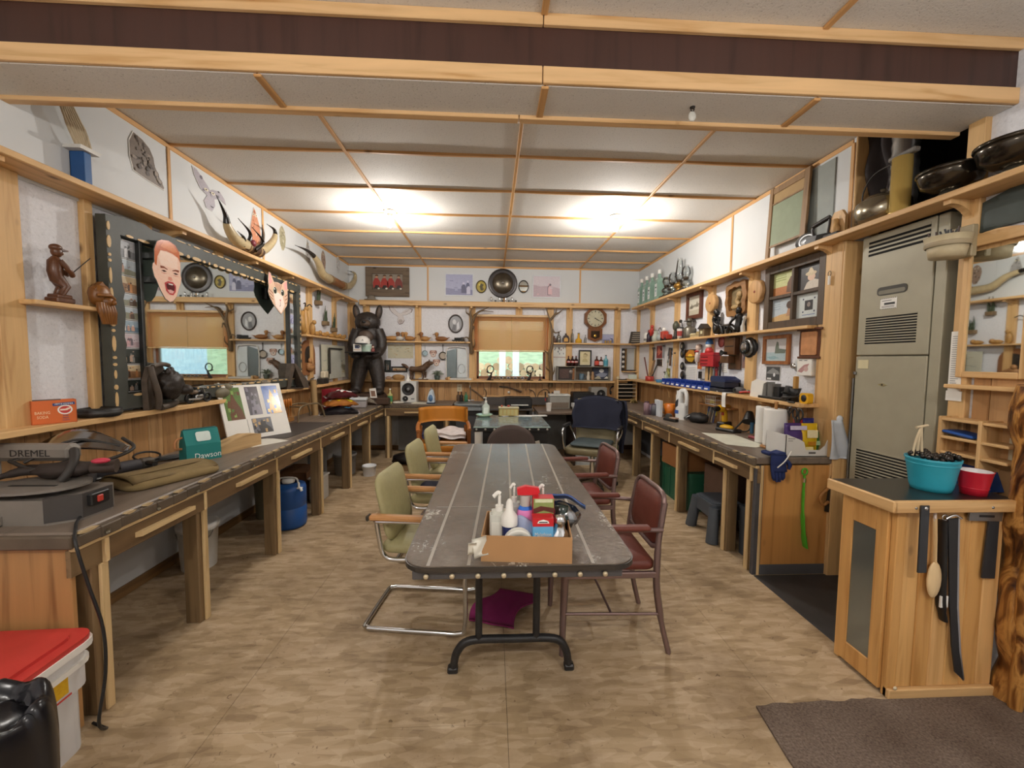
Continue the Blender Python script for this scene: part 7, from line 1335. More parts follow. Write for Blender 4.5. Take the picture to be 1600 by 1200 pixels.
# ------------------------------------------------------------------ small cabinet with hanging tools
PB=[wood('#d9a868','#bf8846','z',.5),wood('#cf9c5c','#b57e3e','z',.5),wood('#dfb074','#c48f50','z',.5)]
kb=thing('small_cabinet','small pine cabinet with a black top, glass side panel and hanging tools','cabinet',(1.735,1.60,0));KW,KD,KH_=.49,.275,.866
put('top',G().box((-.055,-.03,KH_),(KW+.02,KD+.02,KH_+.026),.002),col('#26221f',.3),kb);put('top_edge',G().box((-.06,-.042,KH_-.022),(KW,-.02,KH_+.028),.004),pine('x'),kb);put('top_edge',G().box((-.068,-.042,KH_-.022),(-.05,KD+.02,KH_+.028),.004),pine('y'),kb)
put('corner_post',G().box((0,0,0),(.04,.03,KH_-.02),.004),PB[1],kb);put('corner_post',G().box((0,KD-.03,0),(.03,KD,KH_-.02),.004),PB[0],kb)
put('bottom_rail',G().box((.0,-.012,0),(KW,.02,.045),.004),pine('x'),kb)
for k in range(6):put('board',G().box((.04+k*.075+.001,.004,.045),(.04+(k+1)*.075-.001,.02,KH_-.02),.004),PB[k%3],kb)
for a,b in(((-.012,.03,.02),(.006,.085,KH_-.02)),((-.012,.20,.02),(.006,KD-.02,KH_-.02)),((-.012,.085,.02),(.006,.20,.115)),((-.012,.085,.72),(.006,.20,KH_-.02))):put('door_rail',G().box(a,b,.003),PB[1],kb)
put('glass_panel',G().box((-.006,.085,.115),(-.002,.20,.72)),col('#8f948f',.12,.7,0),kb);put('inner_back',G().box((.04,.08,.02),(.05,.21,.76)),col('#8a8c88',.5),kb);put('back_panel',G().box((.03,KD-.01,0),(KW,KD,KH_-.02)),pine('x'),kb)
for x_ in(.03,.37):put('nail_head',G().lathe([(0,.004),(.005,.002),(.006,0)],(x_,-.042,KH_),8,axis='y'),STEEL,kb)
put('round_nail',G().lathe([(0,.006),(.008,.003),(.009,0)],(.025,-.012,.055),8,axis='y'),col('#d8c8a8',.4),kb)
KF=1.60+.003
BLK2=col('#3c3e42',.35,.4)
t=thing('sheath','short grey leather strap hanging at the left of the small cabinet front','strap',(1.80,1.60-.052,0));put('strap',G().prism([(-.018,.594),(.019,.594),(.012,.88),(-.024,.88)],0,.006),BLK2,t);put('rivet',G().lathe([(0,.004),(.006,.003),(.008,0)],(-.002,0,.868),8,axis='y'),CHROME,t)
t=thing('wooden_spoon','pale long handled wooden spoon hanging on the small cabinet front','spoon',(1.888,1.60-.012,0));put('handle',G().tube(bez([(-.004,0,.81),(.0,-.004,.72),(.004,-.006,.62)],4),[.010]*5+[.009]*4,8,sy=.6),wood('#d8b98a','#b9945e','z',.5),t);put('bowl',G().ell((.004,-.008,.545),(.032,.012,.08),16,10),wood('#dcbf92','#c09c66','z',.5),t);put('hanger',G().tube([(-.004,-.002,.80),(-.004,.0,.838)],.006,6),col('#c9b9b0',.5),t)
t=thing('knife_sheath','black sheathed knife with a white tag hanging beside the wooden spoon','knife',(1.925,1.60-.010,0));put('sheath',G().tube(bez([(.0,0,.80),(.008,-.002,.62),(.012,-.004,.45),(.03,-.006,.36)],4),[.020]*5+[.022]*5+[.018]*3,8,sy=.5),BLACK,t);put('tag',G().box((-.004,-.018,.425),(.030,-.012,.475)),WHITE,t);put('chain',G().tube([(.012*math.cos(k*.6),-.006,.815+.012*math.sin(k*.6))for k in range(11)],.003,5,closed=True),CHROME,t)
t=thing('machete','long dark curved machete blade hanging on the small cabinet front','machete',(1.96,1.60-.022,0));put('blade',G().prism([(-.025,.81),(.022,.815),(.034,.62),(.048,.42),(.075,.22),(.103,.086),(.096,.095),(.06,.128),(.035,.25),(.008,.46),(-.008,.64)],0,.005),col('#2f2f31',.45,.3),t);put('cutting_edge',G().prism([(.018,.815),(.025,.815),(.038,.62),(.052,.42),(.079,.22),(.106,.088),(.099,.10),(.071,.22),(.044,.42),(.030,.62)],-.0012,.004),col('#b9bcc2',.25,.9),t);put('hanger',G().tube(bez([(-.04,-.004,.815),(-.01,-.01,.832),(.025,-.006,.815)],3),.005,6),CHROME,t)
t=thing('cleaver','grey metal square blade hanging at the right of the small cabinet front','blade',(2.15,1.60-.012,0));put('blade',G().prism([(-.028,.543),(.031,.54),(.030,.80),(-.018,.795)],0,.006),BLK2,t);put('bracket',G().prism([(-.115,.80),(.036,.795),(.038,.842),(-.112,.845)],-.004,.004),STEEL,t);put('slot',G().prism([(-.07,.815),(.0,.812),(.0,.822),(-.07,.825)],-.0045,-.003),BLACK,t)
CT2=KH_+.026
tbk=thing('turquoise_bucket','turquoise metal bucket full of dark beads on the small cabinet top','bucket',(2.015,1.725,CT2));TQ=col('#2f9fb4',.4);put('bucket',G().lathe([(0,0),(.068,0),(.074,.02),(.092,.14),(.096,.148),(.090,.148),(.066,.012),(0,.012)],n=28),TQ,tbk)
for k in range(2):put('rim_band',G().lathe([(.088+.003*k,.118+.018*k),(.0925+.003*k,.121+.018*k),(.089+.003*k,.126+.018*k)],n=28),TQ,tbk)
r=random.Random(3);g=G()
for k in range(60):a,q=r.uniform(0,6.28),.08*math.sqrt(r.random());g.ell((q*math.cos(a),q*math.sin(a),.145+r.uniform(0,.02)),r.uniform(.008,.013),6,4)
o=put('beads',g,[col('#2a2420',.2)],tbk);o['kind']='stuff'
ro=thing('rope_loop','tied pale rope bail hanging above the turquoise bucket','rope',(1.985,1.755,CT2));g=G()
for dx in(-.035,-.012,.012):g.tube(bez([(dx,.0,.15),(dx*.6-.002,0,.22),(-.0,.0,.285)],4),.005,6)
put('strands',g.tube([(-.025,0,.28),(.03,0,.29)],.006,6),col('#c9b898',.8),ro)
cpx=thing('red_cup','red plastic party cup with a white inside on the small cabinet top','cup',(2.135,1.655,CT2));put('cup',G().lathe([(0,0),(.042,0),(.046,.03),(.058,.102),(.061,.106),(.057,.106)],n=26),col('#c21f33',.3),cpx);put('inside',G().lathe([(.0565,.1055),(.040,.008),(0,.008)],n=26),col('#e9e4e4',.3),cpx);put('ridge',G().lathe([(.0462,.028),(.0485,.03),(.0472,.034)],n=26),col('#c21f33',.3),cpx)
one('price_card','white folded price card standing at the back of the small cabinet top','card',G().prism([(-.05,.05),(.05,.06),(.055,.085),(.02,.11),(-.045,.08)],-.002,0).box((-.01,-.003,0),(.01,.0,.055)),WHITE,(2.105,1.81,CT2),R(-20))
# carpet
def pile():
 m,nt,b=_new('carpet_pile');v=coords(nt,rand=False);no=N(nt,'TexNoise',Scale=110.,Detail=4.,Roughness=.7);nt.links.new(v,no.inputs['Vector']);n2=N(nt,'TexNoise',Scale=4.,Detail=4.);nt.links.new(v,n2.inputs['Vector']);c_=ramp(nt,no.outputs[0],[(.3,'#5a4a40'),(.5,'#7d6c5f'),(.72,'#9a8a7c')]);m2=N(nt,'MixRGB',blend_type='MULTIPLY');m2.inputs[0].default_value=.5;nt.links.new(c_,m2.inputs[1]);nt.links.new(ramp(nt,n2.outputs[0],[(.3,'#a08a72'),(.6,'#ffffff')]),m2.inputs[2]);nt.links.new(m2.outputs[0],b.inputs['Base Color']);b.inputs['Roughness'].default_value=.95;bump(nt,b,no.outputs[0],.9,.012);return m
g=G();r=random.Random(1);P=[(1.13,1.575)]+[(1.13+.04*k,1.578+r.uniform(-.006,.008)+.001*k)for k in range(1,14)]+[(1.70,1.585),(2.33,1.585),(2.33,-1.2),(1.0,-1.2),(1.10,1.35)]
one('carpet','grey brown worn carpet piece on the floor in front of the small cabinet','carpet',g.prism(P,0,.009,plane='xy'),pile())
# ------------------------------------------------------------------ right wall: pictures between the shelves
RW_=XR-.002
def rwall(px,py,d=0.):return AX(px,py,RW_-d)
c=rwall(1086.5,477.5);RB=wood('#5d2f1c','#3e1c0e','z',.3,1.2,False)
framed('framed_picture','dark red framed drawing of a bridge between the far right studs','picture',(RW_,c.y,c.z),RFACE,.36,.31,.045,.025,RB,lambda g:(g.rect(-.13,.13,-.105,.105,0,'#cfc9b8'),g.poly([(-.12,-.03),(.12,.0),(.12,.02),(-.12,.0)],-.0005,'#8a8474'),g.poly([(-.1,-.03),(-.07,.03),(-.04,-.03)],-.0006,'#6c6658'),g.poly([(.02,-.02),(.05,.05),(.09,-.02)],-.0006,'#7d7666'),g.rect(-.13,.13,-.105,-.05,-.0004,'#b9b39e'),g)[-1])
LOGE=wood('#b98f5c','#94693a','z',.6)
for px,py,lb,r_ in((1115,474,'round wooden log slice on the right wall stud, farther one',.095),(1186,456,'round wooden log slice on the right wall stud beside the four pane frame',.10)):
 c=rwall(px,py,.036);t=thing('log_slice',lb,'ornament',(XR-.036,c.y,c.z),RFACE);put('slice',G().lathe([(r_,0),(r_*1.02,.01),(r_,.04),(r_*.9,.044),(0,.044)],n=26,axis='y'),LOGE,t);put('centre_knot',G().lathe([(.012,.0442),(.01,.047),(0,.047)],n=10,axis='y'),col('#8a3a26',.5),t)
c=rwall(1151,467,.03);sc_=thing('carved_relief','thick wavy edged carved wooden relief with a recessed wolf scene on the right wall','carving',(RW_,c.y,c.z),RFACE)
rad=lambda a:(abs(math.cos(a))**4+abs(math.sin(a))**4)**-.25*(1+.055*math.sin(8*a+.6)+.02*math.sin(3*a))
sq=[(.165*rad(R(a))*math.cos(R(a)),.165*rad(R(a))*math.sin(R(a)))for a in range(0,360,8)];inn=[(.11*math.cos(R(a))*1.15,.115*math.sin(R(a))*1.12)for a in range(0,360,30)]
k=len(sq);R2=lambda P,y:[(a,y,b)for a,b in P]
inn2=[(.68*x,.68*z)for x,z in sq]
put('rim',G().add(R2(sq,0)+R2(sq,-.045)+R2(inn2,-.05)+R2(inn2,-.012),[(i+k*j,(i+1)%k+k*j,(i+1)%k+k*(j+1),i+k*(j+1))for j in range(3)for i in range(k)]),wood('#8a6238','#664321','x',.5),sc_);put('recess',G().poly(inn2,-.012),wood('#7d6a48','#57472c','x',.6),sc_);put('relief',G().ell((.02,-.018,.04),(.04,.016,.035)).tube(bez([(.03,-.018,.02),(.0,-.02,-.02),(.04,-.02,-.06)],3),[.022]*7,7).ell((-.05,-.016,-.07),(.06,.012,.022)),wood('#a08558','#6e5634','x',.6),sc_)
# four pane sash with pictures
a,b=rwall(1196,418,.05),rwall(1285,511,.05);fw_,fh_=a.y-b.y,.52
fp=thing('sash_picture','old dark four pane window sash filled with pictures on the right wall','picture frame',(RW_,(a.y+b.y)/2,MR),RFACE);hw=fw_/2;OD=wood('#4e3d2c','#33261a','z',.6,1.,False)
for nm,p,q in(('stile',(-hw,-.05,0),(-hw+.06,-.0,fh_)),('stile',(hw-.06,-.05,0),(hw,0,fh_)),('bottom_rail',(-hw+.06,-.048,0),(hw-.06,0,.065)),('top_rail',(-hw+.06,-.048,fh_-.06),(hw-.06,0,fh_)),('muntin',(-.013,-.046,.065),(.013,0,fh_-.06)),('muntin',(-hw+.06,-.046,fh_/2-.012),(-.013,0,fh_/2+.014)),('muntin',(.013,-.046,fh_/2-.012),(hw-.06,0,fh_/2+.014))):put(nm,G().box(p,q,.003),OD,fp)
x0,x1,x2,x3=-hw+.06,-.013,.013,hw-.06;z0,z1,z2,z3=.065,fh_/2-.012,fh_/2+.014,fh_-.06
def panepic(x0,x1,z0,z1,fn):g=G();fn(g,x0,x1,z0,z1,x1-x0,z1-z0);put('print',g,PRINT,fp,(0,-.012,0))
panepic(x0,x1,z2,z3,lambda g,a,b,c,d,w_,h_:(g.rect(a,b,c,d,0,'#c2c48a'),g.rect(a,b,c,c+h_*.38,-.0005,'#b0713f'),g.poly([(a+w_*.62,c+h_*.1),(b,c+h_*.05),(b,c+h_*.7),(a+w_*.8,c+h_*.75),(a+w_*.66,c+h_*.5)],-.0008,'#6a4a34'),[g.rect(a+w_*.1,a+w_*.6,d-h_*(.15+.1*k),d-h_*(.11+.1*k),-.0008,'#8f9a54')for k in range(3)]))
panepic(x2,x3,z2,z3,lambda g,a,b,c,d,w_,h_:(g.rect(a,b,c,d,0,'#3a3532'),g.poly([(a+w_*.25,c),(a+w_*.95,c),(a+w_*.85,c+h_*.32),(a+w_*.6,c+h_*.42),(a+w_*.38,c+h_*.3)],-.0005,'#cfc4b4'),g.disc(a+w_*.55,c+h_*.5,w_*.15,h_*.15,-.0008,'#d9b69a',14),g.disc(a+w_*.53,c+h_*.64,w_*.22,h_*.09,-.001,'#c9b48e',14),g.poly([(a+w_*.4,c+h_*.66),(a+w_*.66,c+h_*.66),(a+w_*.56,c+h_*.86),(a+w_*.48,c+h_*.86)],-.0012,'#d4c09a')))
panepic(x0,x1,z0,z1,lambda g,a,b,c,d,w_,h_:(g.rect(a,b,c,d,0,'#b5bfc6'),g.poly([(a,c),(b,c),(b,c+h_*.35),(a+w_*.4,c+h_*.3),(a,c+h_*.2)],-.0005,'#c9a572'),g.disc(a+w_*.8,c+h_*.68,w_*.14,h_*.17,-.0008,'#4e3a2c',12),g.poly([(a+w_*.66,c+h_*.2),(b,c+h_*.2),(b,c+h_*.55),(a+w_*.74,c+h_*.55)],-.0007,'#b58a6a'),[g.rect(a+w_*.08,a+w_*.38,d-h_*(.15+.1*k),d-h_*(.12+.1*k),-.0008,'#8fa0a8')for k in range(4)]))
panepic(x2,x3,z0,z1,lambda g,a,b,c,d,w_,h_:(g.rect(a,b,c,d,0,'#c6ccc9'),g.rect(a+w_*.34,a+w_*.66,c+h_*.32,c+h_*.72,-.0005,'#2b2a2c'),g.disc(a+w_*.5,c+h_*.55,w_*.07,h_*.1,-.0008,'#8a8078',10),[g.disc(a+w_*px,c+h_*pz,w_*.03,w_*.03,-.0008,'#3a4258',8)for px,pz in((.28,.78),(.72,.78),(.28,.26),(.72,.26))],g.rect(a+w_*.25,a+w_*.75,c+h_*.12,c+h_*.15,-.0008,'#6a7aa0')))
# ------------------------------------------------------------------ right mid shelf: figurines
def rmid(px):y_=(XR-.06)*FPX/(px-769.5);return(XR-.06,y_,MR)
def simple(name,label,cat,loc,rz,parts,group=None):
 t=thing(name,label,cat,loc,rz,group)
 for nm,g,m in parts:put(nm,g,m,t)
 return t
L_=lambda prof,n=12,o=(0,0,0):G().lathe(prof,o,n)
simple('white_bottle','slim white flask at the corner end of the right middle shelf','bottle',rmid(1012.5),0,[('body',L_([(0,0),(.035,0),(.035,.13),(.02,.15),(0,.16)]),WHITE),('band',L_([(.036,.03),(.036,.06)]),GREY)])
simple('dark_figurine','dark red and black standing figurine next to the slim white flask','figurine',rmid(1017),0,[('body',L_([(0,0),(.04,0),(.03,.06),(.035,.11),(.015,.14),(0,.15)]),col('#2a2030',.4)),('head',G().ell((0,0,.165),(.022,.022,.025),10,6),col('#8a3a34',.4))])
simple('red_parrot','tall red bird figurine perched on a pole on the right middle shelf','figurine',rmid(1021),0,[('body',G().ell((0,0,.15),(.03,.03,.07),12,8,rx=R(15)),col('#b5352c',.4)),('head',G().ell((0,-.015,.225),(.025,.025,.025),10,6),col('#c24436',.4)),('perch',L_([(0,0),(.03,0),(.008,.02),(.008,.10)]),DARK)])
simple('glass_jar','pale glass jug figurine right of the red bird','jar',rmid(1028),0,[('jar',L_([(0,0),(.05,0),(.055,.06),(.03,.12),(.035,.15)]),col('#b9bcae',.15)),('stopper',L_([(.032,.15),(.02,.165),(0,.17)]),col('#8a8a80',.3))])
simple('glass_swan','clear glass ornament with a looped neck on the right middle shelf','ornament',rmid(1035),0,[('body',G().ell((0,0,.05),(.05,.06,.05),12,8),col('#a9b2b0',.1)),('neck',G().tube(bez([(0,.04,.08),(0,.06,.15),(0,.01,.19),(0,-.03,.15)],4),.008,6),CHROME)])
simple('red_truck','red toy truck with a white driver on the right middle shelf','toy',rmid(1044),RFACE,[('cab',G().box((-.09,-.04,.02),(.0,.04,.13),.01),col('#b8402f',.4)),('bed',G().box((.0,-.04,.02),(.11,.04,.08),.006),col('#a5382a',.4)),('wheel',G().cyl((-.05,-.045,.02),(-.05,.045,.02),.022,n=12),BLACK),('wheel',G().cyl((.07,-.045,.02),(.07,.045,.02),.022,n=12),BLACK),('driver',G().ell((-.06,0,.15),(.03,.03,.035),10,7),WHITE)])
simple('tiki_carving','dark carved head on a slim neck by the second right stud','carving',rmid(1060),0,[('neck',L_([(0,0),(.05,0),(.025,.05),(.02,.12)]),DARK),('head',G().ell((0,0,.17),(.04,.045,.06),12,8,fn=lambda d:1+.1*math.sin(8*d.z)),col('#4a4a3a',.4))])
simple('soldier_mug','red and white paper mug on the right middle shelf beside the dark head','mug',rmid(1067),0,[('cup',L_([(0,0),(.03,0),(.04,.13),(.036,.13),(.028,.01),(0,.01)],16),col('#d6cdc6',.4)),('band',L_([(.0335,.04),(.038,.10)],16),col('#a8403a',.4)),('lid',L_([(.043,.13),(.043,.145),(0,.15)],16),BLACK)])
simple('wire_birds','small metal bird sculpture on a stem right of the paper mug','sculpture',rmid(1071),RFACE,[('stem',G().tube(bez([(0,0,0),(.0,0,.1),(-.03,0,.2),(-.06,0,.22)],4),.006,6),DARK),('bird',G().ell((-.06,0,.22),(.035,.015,.02),10,6),DARK),('base',L_([(0,0),(.04,0),(.035,.012),(0,.014)]),DARK)])
simple('bust_figurine','grey pewter cowboy bust standing on the right middle shelf','figurine',rmid(1082),RFACE,[('torso',L_([(0,0),(.06,0),(.055,.03),(.075,.11),(.03,.14),(.02,.15)],14),col('#6a6458',.35,.4)),('head',G().ell((0,-.005,.175),(.03,.032,.038),12,8),col('#7d7668',.35,.4)),('hat_brim',L_([(.0,.20),(.065,.198),(.066,.204),(.0,.21)],18),col('#5d574c',.35,.4)),('hat_crown',L_([(.035,.205),(.03,.235),(0,.24)],14),col('#5d574c',.35,.4))])
simple('brass_train','low pale brass toy train on the right middle shelf','toy',rmid(1092),RFACE,[('frame',G().box((-.12,-.02,0),(.12,.02,.02),.004),col('#c4b288',.4,.3)),('boiler',G().cyl((-.10,0,.035),(.04,0,.035),.02,n=10),col('#d0c198',.4,.3)),('cabin',G().box((.05,-.022,.02),(.11,.022,.065),.004),col('#b8a578',.4,.3))])
simple('wooden_birdhouse','small wooden house model against the third right stud','model',rmid(1108),RFACE,[('walls',G().box((-.055,-.045,0),(.055,.045,.09),.003),wood('#6e5c40','#4a3c28','z')),('roof',G().prism([(-.075,.085),(.075,.085),(.0,.14)],-.055,.055),DARK),('window',G().rect(-.02,.02,.03,.06,-.0455,'#c9c4a0'),PRINT)])
BF=col('#161515',.35)
def sitter(lb,px,flip=1,arms=True):
 t=thing('seated_figurine',lb,'figurine',rmid(px),RFACE)
 f=flip;body=G().tube(bez([(f*.0,0,.03),(-f*.015,0,.09),(-f*.02,0,.15),(-f*.01,0,.175)],4),[.032]*4+[.028]*4+[.034]*4+[.012],10)
 body.tube(bez([(0,-.012,.03),(f*.07,-.02,.075),(f*.10,-.02,.07),(f*.13,-.02,.008)],4),[.024]*4+[.02]*4+[.016]*4+[.012],8).tube(bez([(0,.014,.03),(f*.08,.02,.06),(f*.12,.02,.045),(f*.16,.02,.01)],4),[.024]*4+[.02]*4+[.016]*4+[.012],8)
 body.tube(bez([(-f*.02,.03,.15),(-f*.06,.03,.10),(-f*.075,.03,.02)],4),[.012]*9,7).tube(bez([(-f*.015,-.03,.15),(f*.03,-.045,.11),(f*.07,-.03,.08)],4),[.012]*9,7)
 put('body',body,BF,t);put('head',G().ell((-f*.008,0,.205),(.026,.024,.03),12,8).ell((-f*.02,0,.22),(.026,.026,.026),10,7),BF,t)
sitter('black seated figurine leaning forward, farther of the two on the right middle shelf',1127,1);[setattr(o,'scale',(1.15,1.15,1.12))for o in bpy.data.objects if o.name.startswith('seated_figurine')]
sitter('black reclining figurine with raised knees, nearer of the two on the right middle shelf',1160,-1)
simple('pewter_anvil','small pewter picnic table ornament between the two black figurines','ornament',rmid(1143),RFACE,[('top',G().box((-.05,-.03,.085),(.06,.03,.10),.003),STEEL),('legs',G().tube([(-.04,0,.085),(-.06,0,0)],.008,6).tube([(.04,0,.085),(.06,0,0)],.008,6).box((-.06,-.02,.04),(.06,.02,.048)),STEEL)])
simple('pale_figurine','thin pale figurine right of the reclining black figurine','figurine',rmid(1170),RFACE,[('body',G().tube(bez([(0,0,0),(-.01,0,.06),(.01,0,.12)],3),[.02]*4+[.012]*3,8),col('#b9b9b4',.4)),('head',G().ell((.012,0,.135),(.018,.018,.02),10,6),col('#c4c4be',.4))])
# ------------------------------------------------------------------ right wall under the mid shelf
def flat(name,label,cat,px0,py0,px1,py1,fn,th=.006,d=0.,mat=None):
 a,b=rwall(px0,py0,d),rwall(px1,py1,d);w_,h_=a.y-b.y,max(.03,(a.z-b.z));zc=rwall((px0+px1)/2,(py0+py1)/2,d).z
 t=thing(name,label,cat,(RW_-d,(a.y+b.y)/2,zc),RFACE);put('panel',G().box((-w_/2,-th,-h_/2),(w_/2,0,h_/2),.001),mat or WHITE,t)
 if fn:g=G();fn(g,w_,h_);put('print',g,PRINT,t,(0,-th-.0006,0))
 return t
MEN=lambda cs:(lambda g,w_,h_:[g.rect(-w_*.46,w_*.46,-h_*.48,h_*.48,0,cs[0])]+[g.poly([(random.Random(k*7).uniform(-.4,.2)*w_,random.Random(k*3+1).uniform(-.45,.2)*h_),(random.Random(k*5).uniform(.0,.45)*w_,random.Random(k*11).uniform(-.4,.3)*h_),(random.Random(k*13).uniform(-.3,.4)*w_,random.Random(k*2).uniform(.1,.46)*h_)],-.0004*(k+1),cs[1+k%(len(cs)-1)])for k in range(4)])
flat('sunset_picture','square sunset picture in orange and black on the right wall','picture',1072,546,1089,568,lambda g,w_,h_:(g.rect(-w_*.49,w_*.49,-h_*.49,h_*.49,0,'#2a1a14'),g.poly([(-w_*.45,0),(w_*.45,0),(w_*.3,h_*.42),(-w_*.1,h_*.46),(-w_*.4,h_*.2)],-.0005,'#c9822a'),g.disc(0,h_*.06,w_*.2,h_*.12,-.0008,'#f0c84a',14),g.poly([(-w_*.45,-h_*.04),(w_*.45,-h_*.06),(w_*.2,-h_*.4),(-w_*.15,-h_*.35)],-.0006,'#b8901e'),g.rect(-w_*.49,w_*.49,-h_*.06,h_*.0,-.001,'#1a1210')),.015)
flat('tear_off_calendar','white ruled paper pad under the sunset picture','calendar',1072,571,1089,598,lambda g,w_,h_:[g.rect(-w_*.42,w_*.42,-h_*.42+k*h_*.1,-h_*.42+k*h_*.1+.004,0,'#a9acb0')for k in range(9)],.008)
flat('red_card','red and dark painted card on the second right stud','card',1027,540,1036,560,MEN(('#8a2a24','#2a1a18','#c9705a')),.01)
flat('dark_card','brown patterned card under the red card','card',1027,561,1036,572,MEN(('#3b2a24','#7d5a44','#1d1614')),.01)
flat('white_certificate','white certificate with a dark holder on the right wall beyond the third stud','certificate',1042,540,1053,568,MEN(('#d8d8d8','#7d8084','#4a4c50')),.006)
flat('small_picture','small yellow green picture under the white certificate','picture',1042,575,1048,590,MEN(('#8a8a4a','#4a4a2a','#c9c47a')),.008)
for k,(py,lb)in enumerate(((541,'top'),(553,'second'),(572,'third'),(586,'lowest'))):
 c=rwall(1066.5,py,.036);t=thing('round_badge',lb+' of four dark round badges on the right wall stud','badge',(XR-.036,c.y,c.z),RFACE,'round badges on the stud');put('disc',G().lathe([(.05,0),(.052,.006),(.045,.012),(0,.014)],n=18,axis='y'),BLACK,t);put('centre',G().lathe([(.022,.0145),(0,.016)],n=12,axis='y'),col(('#a9a08a','#6a5a3a','#7d7668','#4a3c2a')[k],.4),t)
flat('wooden_figure_card','orange printed tall box under the red white doll on the right wall','box',1094,560,1101,577,MEN(('#c4622a','#7d3a1a','#e0a060')),.03)
dl=thing('clown_doll','small red and white clown doll hanging on the right wall','doll',(XR-.03,rwall(1097,552).y,rwall(1097,552).z),RFACE);put('body',G().tube(bez([(0,-.02,-.09),(.01,-.03,-.03),(0,-.02,.03)],3),[.03]*4+[.024]*3,8),col('#c9b9b0',.6),dl);put('head',G().ell((0,-.02,.06),(.03,.028,.034),10,7),col('#d8bfae',.6),dl);put('hair',G().ell((0,-.01,.085),(.034,.03,.02),10,6),col('#9a8478',.8),dl);put('scarf',G().ell((.0,-.035,.02),(.036,.02,.014),10,6),col('#b83a34',.6),dl)
flat('black_tin','dark tin box below the orange box on the right wall','tin',1095,580,1101,592,MEN(('#2a2524','#6a5a4c','#14110f')),.03)
c=rwall(1116,562);rx_=thing('red_metal_box','bright red metal box with raised lettering bars on the right wall','box',(RW_,c.y,c.z),RFACE);put('body',G().box((-.13,-.09,-.075),(.13,0,.075),.006),col('#b3252e',.4),rx_);put('lid_edge',G().box((-.132,-.092,.04),(.132,0,.046)),col('#8a1a22',.4),rx_)
for k in range(3):put('raised_bar',G().box((-.11,-.093,-.05+k*.035),(.03,-.089,-.038+k*.035),.001),col('#6a1016',.4),rx_)
snt=thing('santa_ornament','blue and white hatted ornament standing on the red metal box','ornament',(XR-.05,c.y+.02,c.z+.075),RFACE);put('body',G().lathe([(0,0),(.045,0),(.04,.03),(.02,.06),(0,.07)],n=12),col('#c9403a',.5),snt);put('face',G().ell((0,-.01,.075),(.035,.03,.03),10,7),WHITE,snt);put('hat',G().lathe([(.04,.09),(.035,.12),(.02,.15),(0,.155)],n=12),col('#2a5a8a',.5),snt)
c=rwall(1128,534,.036);t=thing('red_disc','small dull red disc on the right wall stud under the middle shelf','disc',(XR-.036,c.y,c.z),RFACE);put('disc',G().lathe([(.055,0),(.055,.008),(0,.010)],n=18,axis='y'),col('#9a4a44',.5),t);put('rim',G().lathe([(.055,.006),(.058,.01),(.05,.012)],n=18,axis='y'),col('#7d3a36',.5),t)
a,b=rwall(1141,528),rwall(1159,575);wc=thing('wall_telephone','antique brown wooden wall telephone box on the right wall','telephone',(RW_,(a.y+b.y)/2,1.55),RFACE);WT=wood('#5d3c22','#3e2613','z',.4,1.2,False);put('back_board',G().box((-.09,-.02,-.16),(.10,0,.16),.003),WT,wc);put('case',G().box((-.085,-.07,-.02),(.085,-.02,.145),.004),WT,wc);put('panel_line',G().box((-.07,-.073,.06),(.07,-.069,.068)),DARK,wc);put('shelf_box',G().box((-.12,-.09,-.10),(.02,-.02,-.03),.005),WT,wc);put('mouthpiece',G().lathe([(.012,0),(.014,.03),(.03,.055),(.026,.055),(.0,.04)],(-.04,-.07,.0),14,axis='y'),BLACK,wc)
flat('flag_strip','narrow red white and blue printed strip right of the wooden telephone','strip',1162,530,1167,576,MEN(('#8a6a64','#7d3a36','#4a4a5a','#c9c4bc')),.006)
c=rwall(1172,543,.03);rr_=thing('gas_mask','black and silver round headlamp hanging on the right wall by the stud','lamp',(RW_,c.y,c.z),RFACE)
for k,r_ in enumerate((.09,.075,.055)):put('ring',G().lathe([(r_,.02+.025*k),(r_*1.04,.03+.025*k),(r_,.045+.025*k),(r_*.8,.045+.025*k)],n=22,axis='y'),BLACK if k!=1 else STEEL,rr_)
put('lens',G().lathe([(.05,.09),(.03,.10),(0,.102)],n=18,axis='y'),CHROME,rr_);put('back',G().lathe([(.07,0),(.07,.025),(0,.03)],n=18,axis='y'),BLACK,rr_)
flat('grey_sharpener','thin grey metal sharpening steel on the right wall under the headlamp','tool',1171,566,1176,590,None,.012,0.,STEEL)
c=rwall(1118,585,.02)
for k,(px,py,lb,cc)in enumerate(((1108,582,'black pliers hanging under the red metal box','#2a2a2a'),(1115,588,'silver wrench hanging under the red metal box','#8a8a88'),(1119,590,'red handled tool hanging under the red metal box','#9a2f2a'),(1125,580,'black square ring hanging beside the red handled tool','#1c1c1c'))):
 c=rwall(px,py,.03);t=thing('hand_tool',lb,'tool',(XR-.02,c.y,c.z),RFACE);put('shaft',G().tube(bez([(0,-.01,.08),(.004,-.012,0),(-.004,-.01,-.08)],3),[.010,.012,.014,.012,.010,.010,.012],7),col(cc,.4,.3),t);put('head',G().tube([(.022*math.cos(j*.7),-.012,.085+.022*math.sin(j*.7))for j in range(9)],.006,6,closed=True),col(cc,.4,.3),t)
flat('small_note','white note card left of the wooden telephone','card',1129,566,1136,582,lambda g,w_,h_:[g.rect(-w_*.4,w_*.3,-h_*.3+k*h_*.2,-h_*.26+k*h_*.2,0,'#8a7d70')for k in range(4)],.004)
a,b=rwall(1196,527),rwall(1235,568);WB_=wood('#9a5f34','#74431f','z',.35,1.2,False)
